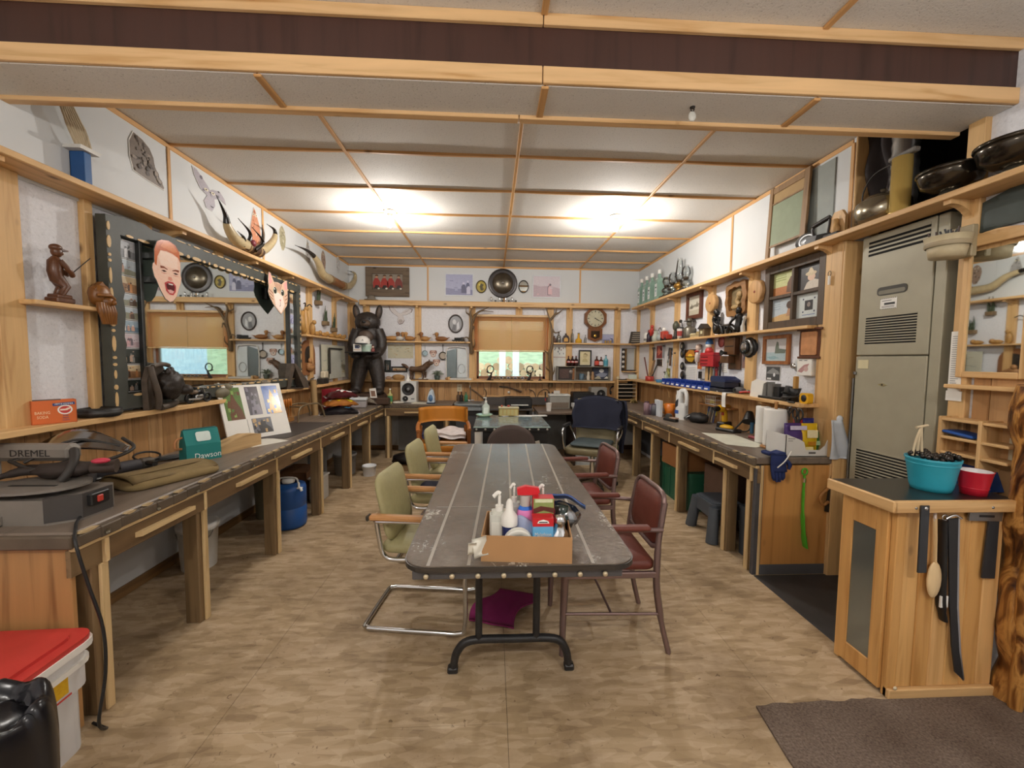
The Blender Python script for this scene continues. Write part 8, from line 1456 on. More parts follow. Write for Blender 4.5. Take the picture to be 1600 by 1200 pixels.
framed('framed_picture','wood framed watercolour of a boat on pale water on the right wall','picture',(RW_,(a.y+b.y)/2,(a.z+b.z)/2),RFACE,a.y-b.y,.24,.028,.022,WB_,lambda g:(g.rect(-.13,.13,-.092,.092,0,'#c9c6c6'),g.rect(-.13,.13,-.092,-.02,-.0004,'#a9bcc0'),g.poly([(-.02,-.03),(.10,-.03),(.11,.0),(.03,.01),(.02,.06),(.0,.07),(-.015,.02)],-.0008,'#6a7468'),g.poly([(-.12,-.06),(-.02,-.05),(.04,-.07),(-.06,-.08)],-.0008,'#8aa8b0'),g)[-1])
a,b=rwall(1250,515,.05),rwall(1281,556,.05);cpb=thing('copper_box','hammered copper fronted wooden wall box under the right middle shelf','box',(RW_,(a.y+b.y)/2,1.605),RFACE);CO=wood('#5d3420','#3e2012','z',.35,1.2,False);put('case',G().prism([(-.095,-.10),(.095,-.10),(.10,.0),(.095,.10),(-.095,.10),(-.10,0)],-.05,0),CO,cpb);put('cornice',G().box((-.115,-.065,.095),(.115,0,.112),.004),CO,cpb);put('plinth',G().box((-.105,-.06,-.112),(.105,0,-.095),.004),CO,cpb);put('copper_panel',G().prism(rrect(-.075,.07,-.085,.085,.01,3),-.056,-.049),col('#c98f62',.4,.25,.14,20,.3),cpb)
c=rwall(1247,571,.03);th=thing('round_gauge','small grey round thermostat dial on the right wall','gauge',(RW_,c.y,c.z),RFACE);put('body',G().lathe([(.05,0),(.05,.03),(.03,.045),(0,.048)],n=20,axis='y'),col('#b0b2b2',.4),th);put('knob',G().lathe([(.022,.045),(.02,.06),(0,.062)],(-.02,0,-.005),14,axis='y'),CHROME,th)
a,b=rwall(1252,560,.02),rwall(1273,585,.02);pdx=thing('paper_box','white box printed with pink scrolls on the right wall below the copper box','box',(RW_,(a.y+b.y)/2,(a.z+b.z)/2),RFACE);put('box',G().box((-.07,-.05,-.07),(.07,0,.06),.003),WHITE,pdx);put('print',G().poly([(-.06,-.04),(-.02,-.05),(.03,-.01),(.05,.02),(.0,.01),(-.04,-.02)],-.0506,'#b58a88').disc(.02,-.02,.022,.02,-.051,'#c9a8a4',12).rect(-.05,-.02,.04,.045,-.0506,'#5a5a5e').rect(.0,.03,.04,.045,-.0506,'#5a5a5e'),PRINT,pdx)
flat('magazine_page','black and white landscape print curling on the right wall under the boat picture','print',1198,572,1219,595,lambda g,w_,h_:(g.rect(-w_*.48,w_*.48,-h_*.48,h_*.48,0,'#4a4a4c'),g.poly([(-w_*.4,h_*.1),(0,h_*.4),(w_*.4,h_*.15),(w_*.45,-h_*.05),(-w_*.45,-h_*.02)],-.0005,'#8a8a8a'),g.disc(w_*.1,-h_*.1,w_*.08,h_*.14,-.0008,'#e0e0e0',8),g.rect(-w_*.4,-w_*.1,-h_*.44,-h_*.32,-.0008,'#d8d8d8')),.003)
# ------------------------------------------------------------------ right ledge
def rled(px,dx=.1):y_=(XR-dx)*FPX/(px-769.5);return(XR-dx,y_,LER)
BBN=col('#20409a',.35)
for k in range(9):
 y_=5.0-.128*k;t=thing('parts_bin',('farthest','second','third','fourth','fifth','sixth','seventh','eighth','nearest')[k]+' blue plastic parts bin in the row on the right ledge','parts bin',(XR-.13,y_,LER),RFACE,'blue parts bins on the right ledge');W2=.058
 put('tray',G().box((-W2,-.06,0),(W2,.09,.006)).box((-W2,-.07,0),(-W2+.005,.09,.07)).box((W2-.005,-.07,0),(W2,.09,.07)).box((-W2,.085,0),(W2,.09,.075)).prism([(-.075,.0),(-.068,0),(-.058,.042),(-.066,.042)],-W2,W2,plane='yz'),BBN,t);put('label_card',G().at((0,-.0735,.016),0,R(-13)).box((-.035,-.002,-.008),(.03,0,.008)),WHITE,t)
dp=simple('drawer_stack','navy and grey stacking trays at the near end of the blue bins','tray',(XR-.11,3.80,LER),RFACE,[('bottom_tray',G().box((-.13,-.09,0),(.13,.08,.035),.006),col('#2c2d36',.4)),('middle_tray',G().box((-.12,-.085,.045),(.12,.08,.10),.006),col('#23263a',.4)),('top_tray',G().prism([(-.13,.10),(.13,.10),(.13,.12),(.04,.15),(-.11,.15),(-.13,.13)],-.08,.07),col('#1f2c54',.4)),('post',G().box((.10,.06,0),(.12,.075,.12)),GREY),('post',G().box((-.12,.06,0),(-.10,.075,.12)),GREY)])
simple('pen_cup','red and black desk cup full of tools at the far end of the right ledge','cup',rled(1020),0,[('cup',L_([(0,0),(.06,0),(.06,.07),(.055,.07),(.05,.01),(0,.01)],14),col('#a8382f',.4)),('ruler',G().at((.01,0,.05),0,0,R(12)).box((-.015,-.003,0),(.015,.003,.26)),col('#8a6a4a',.5)),('file',G().at((-.02,.01,.05),0,R(-10),R(-8)).cyl((0,0,0),(0,0,.3),.010,n=8),col('#6a3a34',.5)),('marker',G().at((.02,-.02,.05),0,R(6),R(20)).cyl((0,0,0),(0,0,.24),.009,n=8),BLACK)])
simple('blue_dish','small light blue dish on the right ledge beside the red cup','dish',rled(1037),0,[('dish',L_([(0,0),(.05,0),(.06,.035),(.055,.035),(.045,.01),(0,.01)],16),col('#3f86b8',.4)),('rim',L_([(.058,.033),(.064,.036),(.058,.04)],16),col('#3f86b8',.4))])
simple('brush_bottle','slim clear bottle with green brushes left of the blue bins','bottle',rled(1047),0,[('bottle',L_([(0,0),(.03,0),(.03,.09),(.012,.12),(.012,.15)],12),col('#a9b09a',.2)),('brush',G().cyl((0,0,.1),(.02,.01,.28),.004,n=6),col('#8a7a3a',.5)),('bristle',G().cyl((.02,.01,.27),(.024,.012,.32),.008,.003,6),col('#3a4a3a',.8))])
simple('clamp','small red spring clamp on the right ledge by the fourth stud','clamp',rled(1182,.12),R(-60),[('jaw',G().tube(bez([(-.07,0,.02),(0,0,.03),(.06,.02,.015)],3),.010,7),col('#b3332f',.4)),('jaw',G().tube(bez([(-.07,.04,.02),(0,.02,.03),(.06,0,.015)],3),.010,7),BLACK),('spring',G().ell((0,.01,.03),(.02,.02,.016),8,6),STEEL)])
simple('white_cap','small white plastic cap on the right ledge beside the stacking trays','cap',rled(1136,.17),0,[('cap',L_([(0,0),(.03,0),(.03,.02),(.02,.028),(0,.03)],14),WHITE),('rib',L_([(.0305,.004),(.033,.008),(.0305,.012)],14),WHITE)])  # small white plastic cap with a ribbed edge
simple('grey_pouch','small dark grey pouch on the right ledge beside the red clamp','pouch',rled(1168,.1),0,[('pouch',G().ell((0,0,.03),(.05,.07,.032),12,8),col('#4a4a4c',.7)),('strap',G().box((-.052,-.02,.02),(-.046,.02,.05),.004),BLACK)])
simple('white_carton','white crumpled carton on the near right ledge left of the grey organiser','carton',rled(1205,.11),RFACE,[('box',G().prism([(-.075,0),(.075,0),(.09,.115),(-.06,.125)],-.05,.05),WHITE),('flap',G().prism([(-.06,.125),(.09,.115),(.13,.135),(.0,.15)],-.05,-.046),WHITE)])
simple('desk_organiser','grey slotted desk organiser with upright holders on the near right ledge','organiser',rled(1235,.11),RFACE,[('base',G().box((-.17,-.06,0),(.15,.06,.02),.004),BLACK),('holder',G().prism(rrect(-.16,-.10,-.045,.045,.02,3),.02,.13,plane='xy'),col('#75736e',.5)),('holder',G().prism(rrect(-.09,-.03,-.045,.045,.02,3),.02,.12,plane='xy'),col('#6a6864',.5)),('holder',G().prism(rrect(-.02,.04,-.04,.04,.015,3),.02,.10,plane='xy'),BLACK),('holder',G().tube([(.08,0,.02),(.10,0,.11)],[.03,.024],10),col('#3a3a3c',.5))])
simple('tool_cup','black cup holding a tan wooden handle on the near right ledge','cup',rled(1262,.11),0,[('cup',L_([(0,0),(.035,0),(.03,.05),(.05,.10),(.046,.10),(.02,.04),(0,.01)],4),BLACK),('handle',G().box((-.018,-.012,.06),(.018,.012,.19),.006),wood('#b58a4a','#8a6428','z'))])
simple('tape_measure','yellow and black tape measure at the near end of the right ledge','tape measure',rled(1281,.13),RFACE,[('case',G().prism(rrect(-.04,.04,0,.075,.02,4),-.02,.02),col('#d9a51e',.4)),('side_disc',G().lathe([(.026,.0205),(.022,.024),(0,.024)],(0,0,.038),16,axis='y'),BLACK),('belt_clip',G().box((-.01,.02,.01),(.01,.026,.06)),STEEL)])
simple('cable_reel','black coiled cord lying in front of the black cup on the right ledge','cord',(XR-.15,rled(1268)[1]+.02,LER),0,[('coil',G().tube([(.05*math.cos(j*.5),.06*math.sin(j*.5),.014+.003*j)for j in range(18)],.008,6),BLACK),('tail',G().tube(bez([(-.03,-.02,.02),(-.055,-.05,.006),(-.058,-.12,.006)],3),.006,6),BLACK)])
for k,(px,py,lb)in enumerate(((1236,635,'small scissors hanging under the right ledge'),(1249,640,'large black snips hanging under the right ledge'))):
 c=AX(px,py,XR-.195);t=thing('scissors',lb,'scissors',(XR-.205,c.y,LER-.03),RFACE);s_=.8 if k==0 else 1.5
 for sg in(-1,1):put('handle_loop',G().tube([(sg*.018*s_+.014*s_*math.cos(j*.65),0,-.028*s_+.024*s_*math.sin(j*.65))for j in range(10)],.004*s_,6,closed=True),BLACK,t);put('blade',G().tube([(sg*.012*s_,0,-.05*s_),(-sg*.006*s_,0,-.12*s_)],[.007*s_,.003*s_],6),DARK,t)
 put('hook',G().tube([(0,.02,.0),(0,0,.0),(0,0,-.01)],.003,5),STEEL,t)
one('paper_roll_tag','white paper tag draped over the edge of the right ledge','paper',G().sheet(3,8,lambda u,v:(-.03+.06*u,-.005-.09*max(0,1-v*2.2)*0-(.0 if v<.45 else 0)-.004*math.sin(v*6)+(.0 if v<.5 else(v-.5)*.16),-.13+.133*min(1,v*2)),.002),WHITE,(XR-.207,rled(1145,.2)[1],LER+.001),RFACE)
# ------------------------------------------------------------------ on the right bench
RT_=.82
def rb(px,py):q=AZ(px,py,RT_);return q
def onb(name,label,cat,px,py,rz,parts,group=None):
 q=rb(px,py);return simple(name,label,cat,(min(q.x,XR-.06),q.y,RT_),rz,parts,group)
onb('detergent_bottle','white plastic detergent bottle with a hollow handle on the right bench','bottle',1065,655,R(-70),[('body',G().prism(rrect(-.07,.07,-.04,.04,.03,4),0,.18,plane='xy').prism(rrect(-.068,.0,-.036,.036,.02,4),.18,.27,plane='xy'),col('#dfe0de',.35)),('shoulder',G().tube(bez([(-.03,0,.26),(-.01,0,.31),(.04,0,.31),(.062,0,.25),(.06,0,.16)],4),[.034]*4+[.03]*4+[.022]*9,10),col('#dfe0de',.35)),('cap',G().cyl((-.045,0,.27),(-.045,0,.315),.028,n=14),col('#e8e8e6',.3)),('label_print',G().poly([(-.06,.19),(-.02,.23),(-.02,.15),(-.06,.12)],-.0405,'#2b2d33').poly([(-.065,.10),(-.01,.10),(-.01,.06),(-.065,.06)],-.0405,'#39589a'),PRINT)])
onb('plastic_pitcher','orange plastic pitcher behind the white detergent bottle','pitcher',1046,651,R(-60),[('body',L_([(0,0),(.055,0),(.065,.15),(.06,.15),(.05,.01),(0,.01)],20),col('#c9701e',.4)),('handle',G().tube(bez([(-.06,0,.13),(-.10,0,.12),(-.10,0,.05),(-.057,0,.03)],4),.009,7),col('#d99a2e',.4))])
onb('tape_dispenser','black and silver tape dispenser at the foot of the orange pitcher','dispenser',1048,658,R(-70),[('base',G().box((-.09,-.03,0),(.09,.03,.03),.01),BLACK),('roll',G().cyl((-.03,-.02,.045),(-.03,.02,.045),.035,n=16),STEEL),('pad',G().box((.0,-.03,.03),(.09,.03,.045),.006),col('#a58a78',.5))])
for k,(px,py,cc,h_,w2,lb)in enumerate(((1010,648,'#8a7078',.16,.035,'pinkish tall carton among the jars at the far end of the right bench'),(1016,648,'#6f5a6a',.13,.03,'dull purple tin among the jars at the far end of the right bench'),(1022,649,'#5a5a60',.14,.035,'dark grey jar left of the white book'),(1028,650,'#d0d4da',.19,.016,'white upright book at the far end of the right bench'))):
 q=rb(px,py);t=thing('jar' if k<3 else 'book',lb,'jar' if k<3 else 'book',(min(q.x,XR-.07),q.y,RT_));put('body',(G().lathe([(0,0),(w2,0),(w2,h_*.85),(w2*.7,h_*.92),(0,h_*.92)],n=14)if k<3 else G().box((-w2,-.09,0),(w2,.07,h_),.003)),col(cc,.5),t);put('lid' if k<3 else 'pages',(G().lathe([(w2*.8,h_*.9),(w2*.8,h_),(0,h_)],n=14)if k<3 else G().box((-w2*.8,-.0905,.005),(w2*.8,.0,h_*1.001))),col('#4a2f3c' if k<3 else '#c4c8cc',.5),t)
g=G()
for j in range(14):a=random.Random(j).uniform(0,6.28);g.tube(bez([(-.06+.01*j,.02*math.sin(a),.008+.004*(j%4)),(0,.03*math.cos(a),.05+.01*(j%3)),(.07,.03*math.sin(a+1),.01)],3),.006,5)
q=rb(995,650);one('raffia_bundle','tangle of straw coloured raffia at the far end of the right bench','raffia',g,col('#8a7442',.8),(2.12,5.95,RT_-.002),R(30))
onb('toolbox_pile','black soft tool bag heaped on the right bench beside the detergent bottle','bag',1090,660,R(-75),[('bag',G().ell((0,0,.05),(.13,.09,.055),16,9,fn=lambda d:1+.1*math.sin(9*d.x+5*d.y)),col('#1c1a1a',.6)),('handle',G().tube(bez([(-.08,-.05,.07),(-.09,-.09,.05),(-.10,-.08,.02)],3),.008,6),STEEL),('handle',G().tube(bez([(-.03,-.06,.07),(-.05,-.10,.05),(-.06,-.09,.02)],3),.008,6),STEEL)])
hk=onb('file_set','yellow framed rack of blue handled files standing on the right bench','tool set',1110,660,R(-72),[('yellow_frame',G().at((0,0,0),0,R(-14)).box((-.06,-.01,.15),(.06,.01,.25),.004).box((-.06,-.01,.08),(-.035,.01,.15)).box((.035,-.01,.08),(.06,.01,.15)),col('#c9b62e',.4))])
for k in range(5):o=put('file',G().at((-.045+k*.0225,0,0),0,R(-14)).cyl((0,-.012,0),(0,-.012,.11),.006,n=6).cyl((0,-.012,.11),(0,-.012,.2),.009,n=8),col(('#3a4a7a','#8a8a84','#4a4a48','#9a9280','#3a4a7a')[k],.4,.2),hk)
dr=onb('cordless_drill','yellow and black cordless drill standing on the right bench','drill',1128,668,R(-150),[('motor_housing',G().tube([(-.09,0,.19),(-.02,0,.19),(.05,0,.19),(.08,0,.19)],[.034,.038,.036,.028],12),col('#d9a51e',.4)),('chuck',G().tube([(.08,0,.19),(.13,0,.19),(.15,0,.19)],[.026,.024,.014],10),BLACK),('grip',G().tube([(-.03,0,.17),(-.045,0,.06)],[.026,.028],10),col('#c9981c',.4)),('trigger',G().box((-.015,-.01,.12),(.005,.01,.15),.003),col('#9a2f28',.4)),('battery',G().box((-.11,-.045,0),(.03,.045,.055),.01),BLACK)])
onb('palm_sander','yellow and black charger lying beside the drill on the right bench','charger',1138,674,R(-70),[('base',G().box((-.10,-.06,0),(.10,.06,.03),.01),BLACK),('top',G().ell((-.02,0,.035),(.07,.045,.025),12,8),col('#d9a51e',.4)),('cord',G().tube(bez([(.1,.0,.02),(.16,.05,.03),(.17,.10,.12)],4),.006,6),BLACK)])
lamp_=onb('clamp_lamp','black clamp lamp leaning against the boards on the right bench','lamp',1165,680,R(-60),[('arm',G().tube(bez([(-.13,.02,.01),(-.06,.03,.10),(.0,.05,.19)],4),.008,6),BLACK),('shade',G().tube([(.0,.05,.20),(.02,.0,.12)],[.028,.055],12),BLACK),('blue_grip',G().box((.03,.0,.02),(.06,.02,.12),.006),col('#2c5a7a',.5))])
one('paper_pad','large white paper sheet lying on the front of the right bench','paper',G().prism([(-.30,-.11),(.20,-.15),(.30,.02),(.24,.13),(-.22,.14)],0,.002,plane='xy'),col('#d4d4c4',.6),(1.99,3.22,RT_),R(-93))
one('red_knife','dark red folding tool lying behind the white paper sheet','tool',G().box((-.09,-.02,0),(.06,.02,.025),.008).box((.05,-.012,.004),(.13,.012,.014),.003),col('#8a2f38',.4),(2.20,3.20,RT_),R(-80))
q=AZ(1213,699,RT_);ph=thing('paper_towel_holder','thick paper towel roll on a round wooden stand on the right bench','paper towel',(2.13,2.91,RT_));put('base',G().lathe([(0,0),(.09,0),(.095,.008),(.085,.016),(0,.016)],n=26),wood('#b5814c','#8f5d2e','x',.4),ph);put('roll',G().lathe([(.02,.017),(.076,.017),(.078,.03),(.078,.285),(.076,.295),(.02,.295)],n=28),col('#e4e2dd',.85,var=.02,bmp=.1),ph);put('dowel',G().cyl((0,0,.0),(0,0,.335),.011,n=10).ell((0,0,.34),(.016,.016,.012),10,6),wood('#a5743f','#7d5226','z'),ph)
pr_=thing('paper_towel_roll','narrow white paper towel roll standing behind the paper towel stand','paper towel',(2.165,3.10,RT_));put('roll',G().lathe([(.018,0),(.05,0),(.052,.01),(.052,.285),(.05,.293),(.018,.293)],n=24),col('#e4e2dd',.85,var=.02,bmp=.1),pr_);put('core',G().lathe([(.0175,.05),(.0175,.296),(.015,.296),(.015,.05)],n=16),col('#a08660',.8),pr_)
bxw=thing('display_carton','white cut-down carton full of packets on the near end of the right bench','carton',(2.175,2.735,RT_));CW2=.165;WC=col('#d6d4cf',.6,var=.02)
put('front',G().prism([(-CW2,0),(CW2,0),(CW2,.12),(CW2-.03,.12),(CW2-.05,.075),(CW2-.085,.045),(-.02,.045),(-.035,.10),(-.06,.115),(-CW2,.155)],-.10,-.096),WC,bxw);put('back',G().box((-CW2,.096,0),(CW2,.10,.12)),WC,bxw);put('side',G().box((-CW2,-.10,0),(-CW2+.004,.10,.15)),WC,bxw);put('side',G().box((CW2-.004,-.10,0),(CW2,.10,.12)),WC,bxw);put('bottom',G().box((-CW2,-.10,0),(CW2,.10,.004)),WC,bxw);put('print',G().rect(.0,.05,.018,.032,-.1006,'#5d5a58').rect(-.15,-.10,.12,.126,-.1006,'#8a8884').rect(-.15,-.115,.106,.111,-.1006,'#8a8884'),PRINT,bxw)
def pouch(lb,x_,w2,h_,c1,cs,y_=0.,rz=0.):
 t=thing('snack_pouch',lb,'packet',(2.175+x_,2.735+y_,RT_+.005),rz);put('bag',G().sheet(8,8,lambda u,v:(-w2+2*w2*u,-.025*math.sin(math.pi*u)*math.sin(math.pi*min(1,v*1.1)),h_*v),.012),col(c1,.3,.1),t);g=G()
 for k,(a,b,c_,d,cc)in enumerate(cs):g.add([(a*w2,-.038,b*h_),(c_*w2,-.038,b*h_),(c_*w2,-.035,d*h_),(a*w2,-.035,d*h_)],[(0,1,2,3)],c=cc)
 put('print',g,GLOSSP,t)
pouch('purple packet in the white carton on the right bench',-.045,.075,.215,'#4b3272',[(-.8,.8,.8,.93,'#cdc4dc'),(-.5,.3,.4,.5,'#6a4f96')],-.02);pouch('yellow packet in the white carton on the right bench',.05,.055,.215,'#d9b41e',[(-.7,.55,.7,.8,'#e8dcb0'),(-.5,.3,.5,.42,'#b87a1e'),(-.8,.1,.2,.25,'#f0e0a0')],-.03);pouch('green packet at the right side of the white carton',.115,.04,.15,'#3a7a3e',[(-.5,.4,.5,.6,'#a8c49a')],.0);pouch('dark blue packet behind the green one in the white carton',.105,.04,.24,'#252a7a',[(-.6,.6,.6,.8,'#3a44a0')],.05);pouch('red packet behind the yellow one in the white carton',.05,.045,.23,'#b3242c',[(-.6,.7,.6,.85,'#d8b0a8')],.055)
gl=thing('blue_glove','dark blue work glove hanging over the front corner of the right bench','glove',(1.925,2.588,RT_+.015));GLM=col('#1b2a5c',.8,var=.2)
put('cuff',G().sheet(8,4,lambda u,v:(-.07+.12*u,.07-.075*v,.012+.006*math.sin(u*9)),.02),GLM,gl);put('palm',G().sheet(10,8,lambda u,v:(-.06+.10*u+.01*v,-.008-.012*math.sin(u*3.1)-.004*math.sin(v*7),.015-.12*v),.022),GLM,gl)
for k in range(4):put('finger',G().tube(bez([(-.045+.024*k,-.014,-.09),(-.04+.022*k,-.02,-.135),(-.03+.018*k,-.014,-.175+.012*abs(k-1.5))],3),[.013]*5+[.010]*2,7),GLM,gl)
put('thumb',G().tube(bez([(.04,-.014,-.02),(.068,-.02,-.05),(.066,-.016,-.085)],3),[.013]*5+[.010]*2,7),GLM,gl)
one('zip_tie','thin white strap lying across the dark blue glove','strap',G().tube(bez([(-.02,-.045,-.05),(.03,-.05,.0),(.07,-.045,.06)],3),.004,6),WHITE,(1.905,2.580,RT_+.0),0)
sc2=thing('plastic_bag','clear white plastic bag hanging on the post at the end of the right bench','bag',(2.335,2.59,.80));put('bag',G().sheet(8,12,lambda u,v:(-.065+.13*u*(1.15-.5*v)-.0,-.02-.014*math.sin(u*8+v*3),.02+.26*v),.008),col('#c2c8cf',.25,alpha=.85),sc2);put('knot',G().ell((-.01,-.02,.29),(.02,.016,.025),8,6),col('#c9ced4',.3),sc2);put('hook',G().cyl((0,.0,.29),(0,-.03,.30),.006,n=6),BLACK,sc2)
shn=thing('shoe_horn','long bright green plastic shoehorn hanging on the end of the right bench','shoehorn',(2.115,2.598,0));GRN=col('#4fae2e',.4);put('blade',G().tube(bez([(0,-.012,.70),(-.004,-.014,.58),(-.004,-.02,.42),(.012,-.02,.28),(.03,-.016,.205)],5),[.012]*5+[.014]*5+[.020]*5+[.025]*5+[.026],10,sy=.3),GRN,shn);put('hook_ring',G().tube([(.018*math.cos(j*.55),-.012,.728+.022*math.sin(j*.55))for j in range(12)],.006,6,closed=True),GRN,shn);put('metal_clip',G().cyl((0,-.014,.655),(0,-.014,.685),.010,n=8),CHROME,shn)
ks=thing('hand_saw','dark old saw hanging at the back of the right bench end panel','saw',(2.325,2.597,0));put('blade',G().prism([(-.005,.79),(.03,.79),(.0,.44),(-.05,.45),(-.04,.52)],-.006,-.002),col('#3a332c',.5,.5),ks);put('handle',G().tube(bez([(-.03,-.012,.62),(-.09,-.012,.56),(-.07,-.012,.50),(-.03,-.012,.52)],4),.010,7),wood('#a5743f','#7d5226','z'),ks)
# ------------------------------------------------------------------ under the right bench
GBX=col('#27634a',.5,var=.05)
gx=thing('green_tote','dark green plastic storage tote under the right bench','storage tote',(2.125,4.12,0),RFACE);put('tub',G().prism(rrect(-.36,.36,-.20,.20,.03,3),0,.34,plane='xy'),GBX,gx);put('rim',G().prism(rrect(-.375,.375,-.215,.215,.035,3),.33,.365,plane='xy'),GBX,gx);put('lid',G().prism(rrect(-.37,.37,-.21,.21,.03,3),.365,.375,plane='xy'),GBX,gx)
for x_ in(-.24,-.08,.08,.24):put('rib',G().box((x_-.012,-.208,.02),(x_+.012,-.198,.33),.003),GBX,gx)
put('handle',G().box((.365,-.07,.26),(.39,.07,.285),.006),col('#3a6a58',.5),gx)
cbx=thing('carton','brown cardboard carton on top of the dark green tote','box',(2.03,4.05,.375),R(-86));put('box',G().box((-.22,-.16,0),(.22,.16,.21),.004),col('#a06b3c',.8,var=.05),cbx);put('flap',G().box((-.22,-.16,.21),(.0,.16,.214)).box((.004,-.16,.21),(.22,.16,.213)),col('#ac7746',.8),cbx)
cbx2=thing('carton','dull brown carton behind the near posts of the right bench','box',(2.15,3.50,0),RFACE);put('box',G().box((-.2,-.12,0),(.2,.12,.50),.004),col('#6a5040',.8),cbx2);put('flap',G().box((-.2,-.12,.50),(.2,.0,.504)),col('#7d5f4a',.8),cbx2)
stl=thing('step_stool','dark grey plastic step stool under the right bench','step stool',(1.93,3.27,0),R(-92));SG=col('#4a5058',.5,var=.05)
put('top',G().prism(rrect(-.165,.165,-.135,.135,.05,4),.265,.30,plane='xy').prism(rrect(-.15,.15,-.12,.12,.045,4),.30,.308,plane='xy'),SG,stl)
for sx in(-1,1):
 for sy in(-1,1):put('leg',G().tube([(sx*.15,sy*.115,.275),(sx*.185,sy*.145,.0)],[.042,.048],8),SG,stl)
put('skirt',G().box((-.16,-.13,.18),(.16,-.12,.27),.004).box((-.16,.12,.18),(.16,.13,.27),.004).box((-.165,-.12,.18),(-.155,.12,.27),.004).box((.155,-.12,.18),(.165,.12,.27),.004),SG,stl)
bkx=thing('black_case','charcoal square bin standing on the floor at the end of the right bench','bin',(2.03,2.83,0));put('bin',G().prism(rrect(-.125,.13,-.12,.12,.02,3),0,.36,plane='xy'),col('#3d434b',.5),bkx);put('rim',G().prism(rrect(-.13,.135,-.125,.125,.02,3),.345,.375,plane='xy'),col('#454c55',.5),bkx)
ht=thing('sun_hat','crumpled pale stack of fabric hats on top of the charcoal bin','hat',(2.02,2.83,.375));HM=col('#b5aca4',.8)
for k,z in enumerate((0,.05)):put('hat',G().lathe([(0,z),(.12-.02*k,z+.004),(.125-.02*k,z+.014),(.085,z+.03),(.075,z+.08),(.05,z+.095),(0,z+.098)],n=22,sx=1.0,sy=.85),col(('#a8a09a','#b8afa8')[k],.8),ht);
# ------------------------------------------------------------------ the cardboard box on the table and what is in it
CB=col('#ad8358',.85,var=.04)
bx=thing('cardboard_box','open brown cardboard box full of bottles on the front of the slate table','box',(.137,1.522,TZ),R(-5));bw,bd,bh_=.165,.105,.096
put('front',G().box((-bw,-bd-.004,0),(bw,-bd,bh_)),CB,bx);put('back',G().box((-bw,bd,0),(bw,bd+.004,bh_+.008)),CB,bx);put('side',G().prism([(-bd,0),(bd,0),(bd,bh_+.008),(-bd,bh_)],-bw,-bw+.004,plane='yz'),CB,bx);put('side',G().prism([(-bd,0),(bd,0),(bd,bh_+.008),(-bd,bh_)],bw-.004,bw,plane='yz'),CB,bx);put('bottom',G().box((-bw,-bd,0),(bw,bd,.004)),CB,bx)
one('price_tag','torn white paper scrap with faint print hanging off the left corner of the cardboard box','paper',G().sheet(4,6,lambda u,v:(-.035+.05*u+.01*v,-.012*math.sin(v*4+u*2)-.01*v,.035-.075*v+.015*u),.0015).sheet(3,4,lambda u,v:(-.05+.03*u,-.02+.02*v,.03-.05*v),.0015),col('#e8e6da',.6),(-.035,1.425,TZ+.052),R(10))
def inbox(x_,y_):v=M.Rotation(R(-5),4,'Z')@V((x_,y_,0));return(.137+v.x,1.532+v.y,TZ+.0045)
def pumpb(lb,x_,y_,r_,h_,c_,sq=True,rz=0.,pumpc=WHITE):
 t=thing('pump_bottle',lb,'bottle',inbox(x_,y_),rz);put('body',(G().prism(rrect(-r_,r_,-r_*.62,r_*.62,r_*.3,4),0,h_*.6,plane='xy').prism(rrect(-r_*.8,r_*.8,-r_*.5,r_*.5,r_*.25,4),h_*.6,h_*.66,plane='xy')),col(c_,.25),t);put('collar',G().cyl((0,0,h_*.66),(0,0,h_*.75),r_*.42,n=14),pumpc,t);put('pump',G().cyl((0,0,h_*.75),(0,0,h_*.92),r_*.16,n=8).tube(bez([(r_*.1,0,h_*.95),(-r_*.2,0,h_*.97),(-r_*.62,0,h_*.9)],3),r_*.2,7),pumpc,t)
 if True:put('label_patch',G().box((-r_*.8,-r_*.63-.001,h_*.1),(r_*.8,-r_*.62,h_*.48)),col('#dedbd0',.4),t)
pumpb('large clear white pump bottle at the left of the cardboard box',-.105,-.01,.034,.165,'#cfcfc6');pumpb('thin clear pump bottle behind the red spray bottle',-.05,.06,.024,.175,'#c6cac2');pumpb('pump dispenser standing behind the red and blue cartons',.065,.055,.026,.175,'#d8d4c4')
wn_=thing('nozzle_bottle','white flip nozzle bottle in front of the large clear pump bottle','bottle',inbox(-.065,-.035));put('body',G().lathe([(0,0),(.024,0),(.026,.07),(.02,.085)],n=18),col('#26305e',.3),wn_);put('cap',G().lathe([(.028,.075),(.028,.10),(.014,.115),(.011,.14),(.006,.148),(0,.15)],n=18),WHITE,wn_)
sp_=thing('spray_bottle','pink and blue spray bottle with a bright red trigger head','spray bottle',inbox(-.005,.01));put('body',G().lathe([(0,0),(.034,0),(.036,.02),(.034,.075),(.026,.11),(.014,.125)],n=20,sy=.7),col('#2d6fd0',.3),sp_);put('pink_band',G().lathe([(.0348,.074),(.0268,.109)],n=20,sy=.72),col('#e58ac4',.3),sp_);put('neck',G().cyl((0,0,.12),(0,0,.15),.018,n=12),col('#bdb5b0',.3),sp_);put('trigger_head',G().prism([(-.028,.152),(.028,.152),(.05,.158),(.046,.172),(.0,.178),(-.03,.17)],-.010,.010),col('#d0222e',.35),sp_);put('trigger',G().prism([(.032,.155),(.044,.155),(.052,.115),(.044,.115)],-.006,.006),col('#d0222e',.35),sp_)
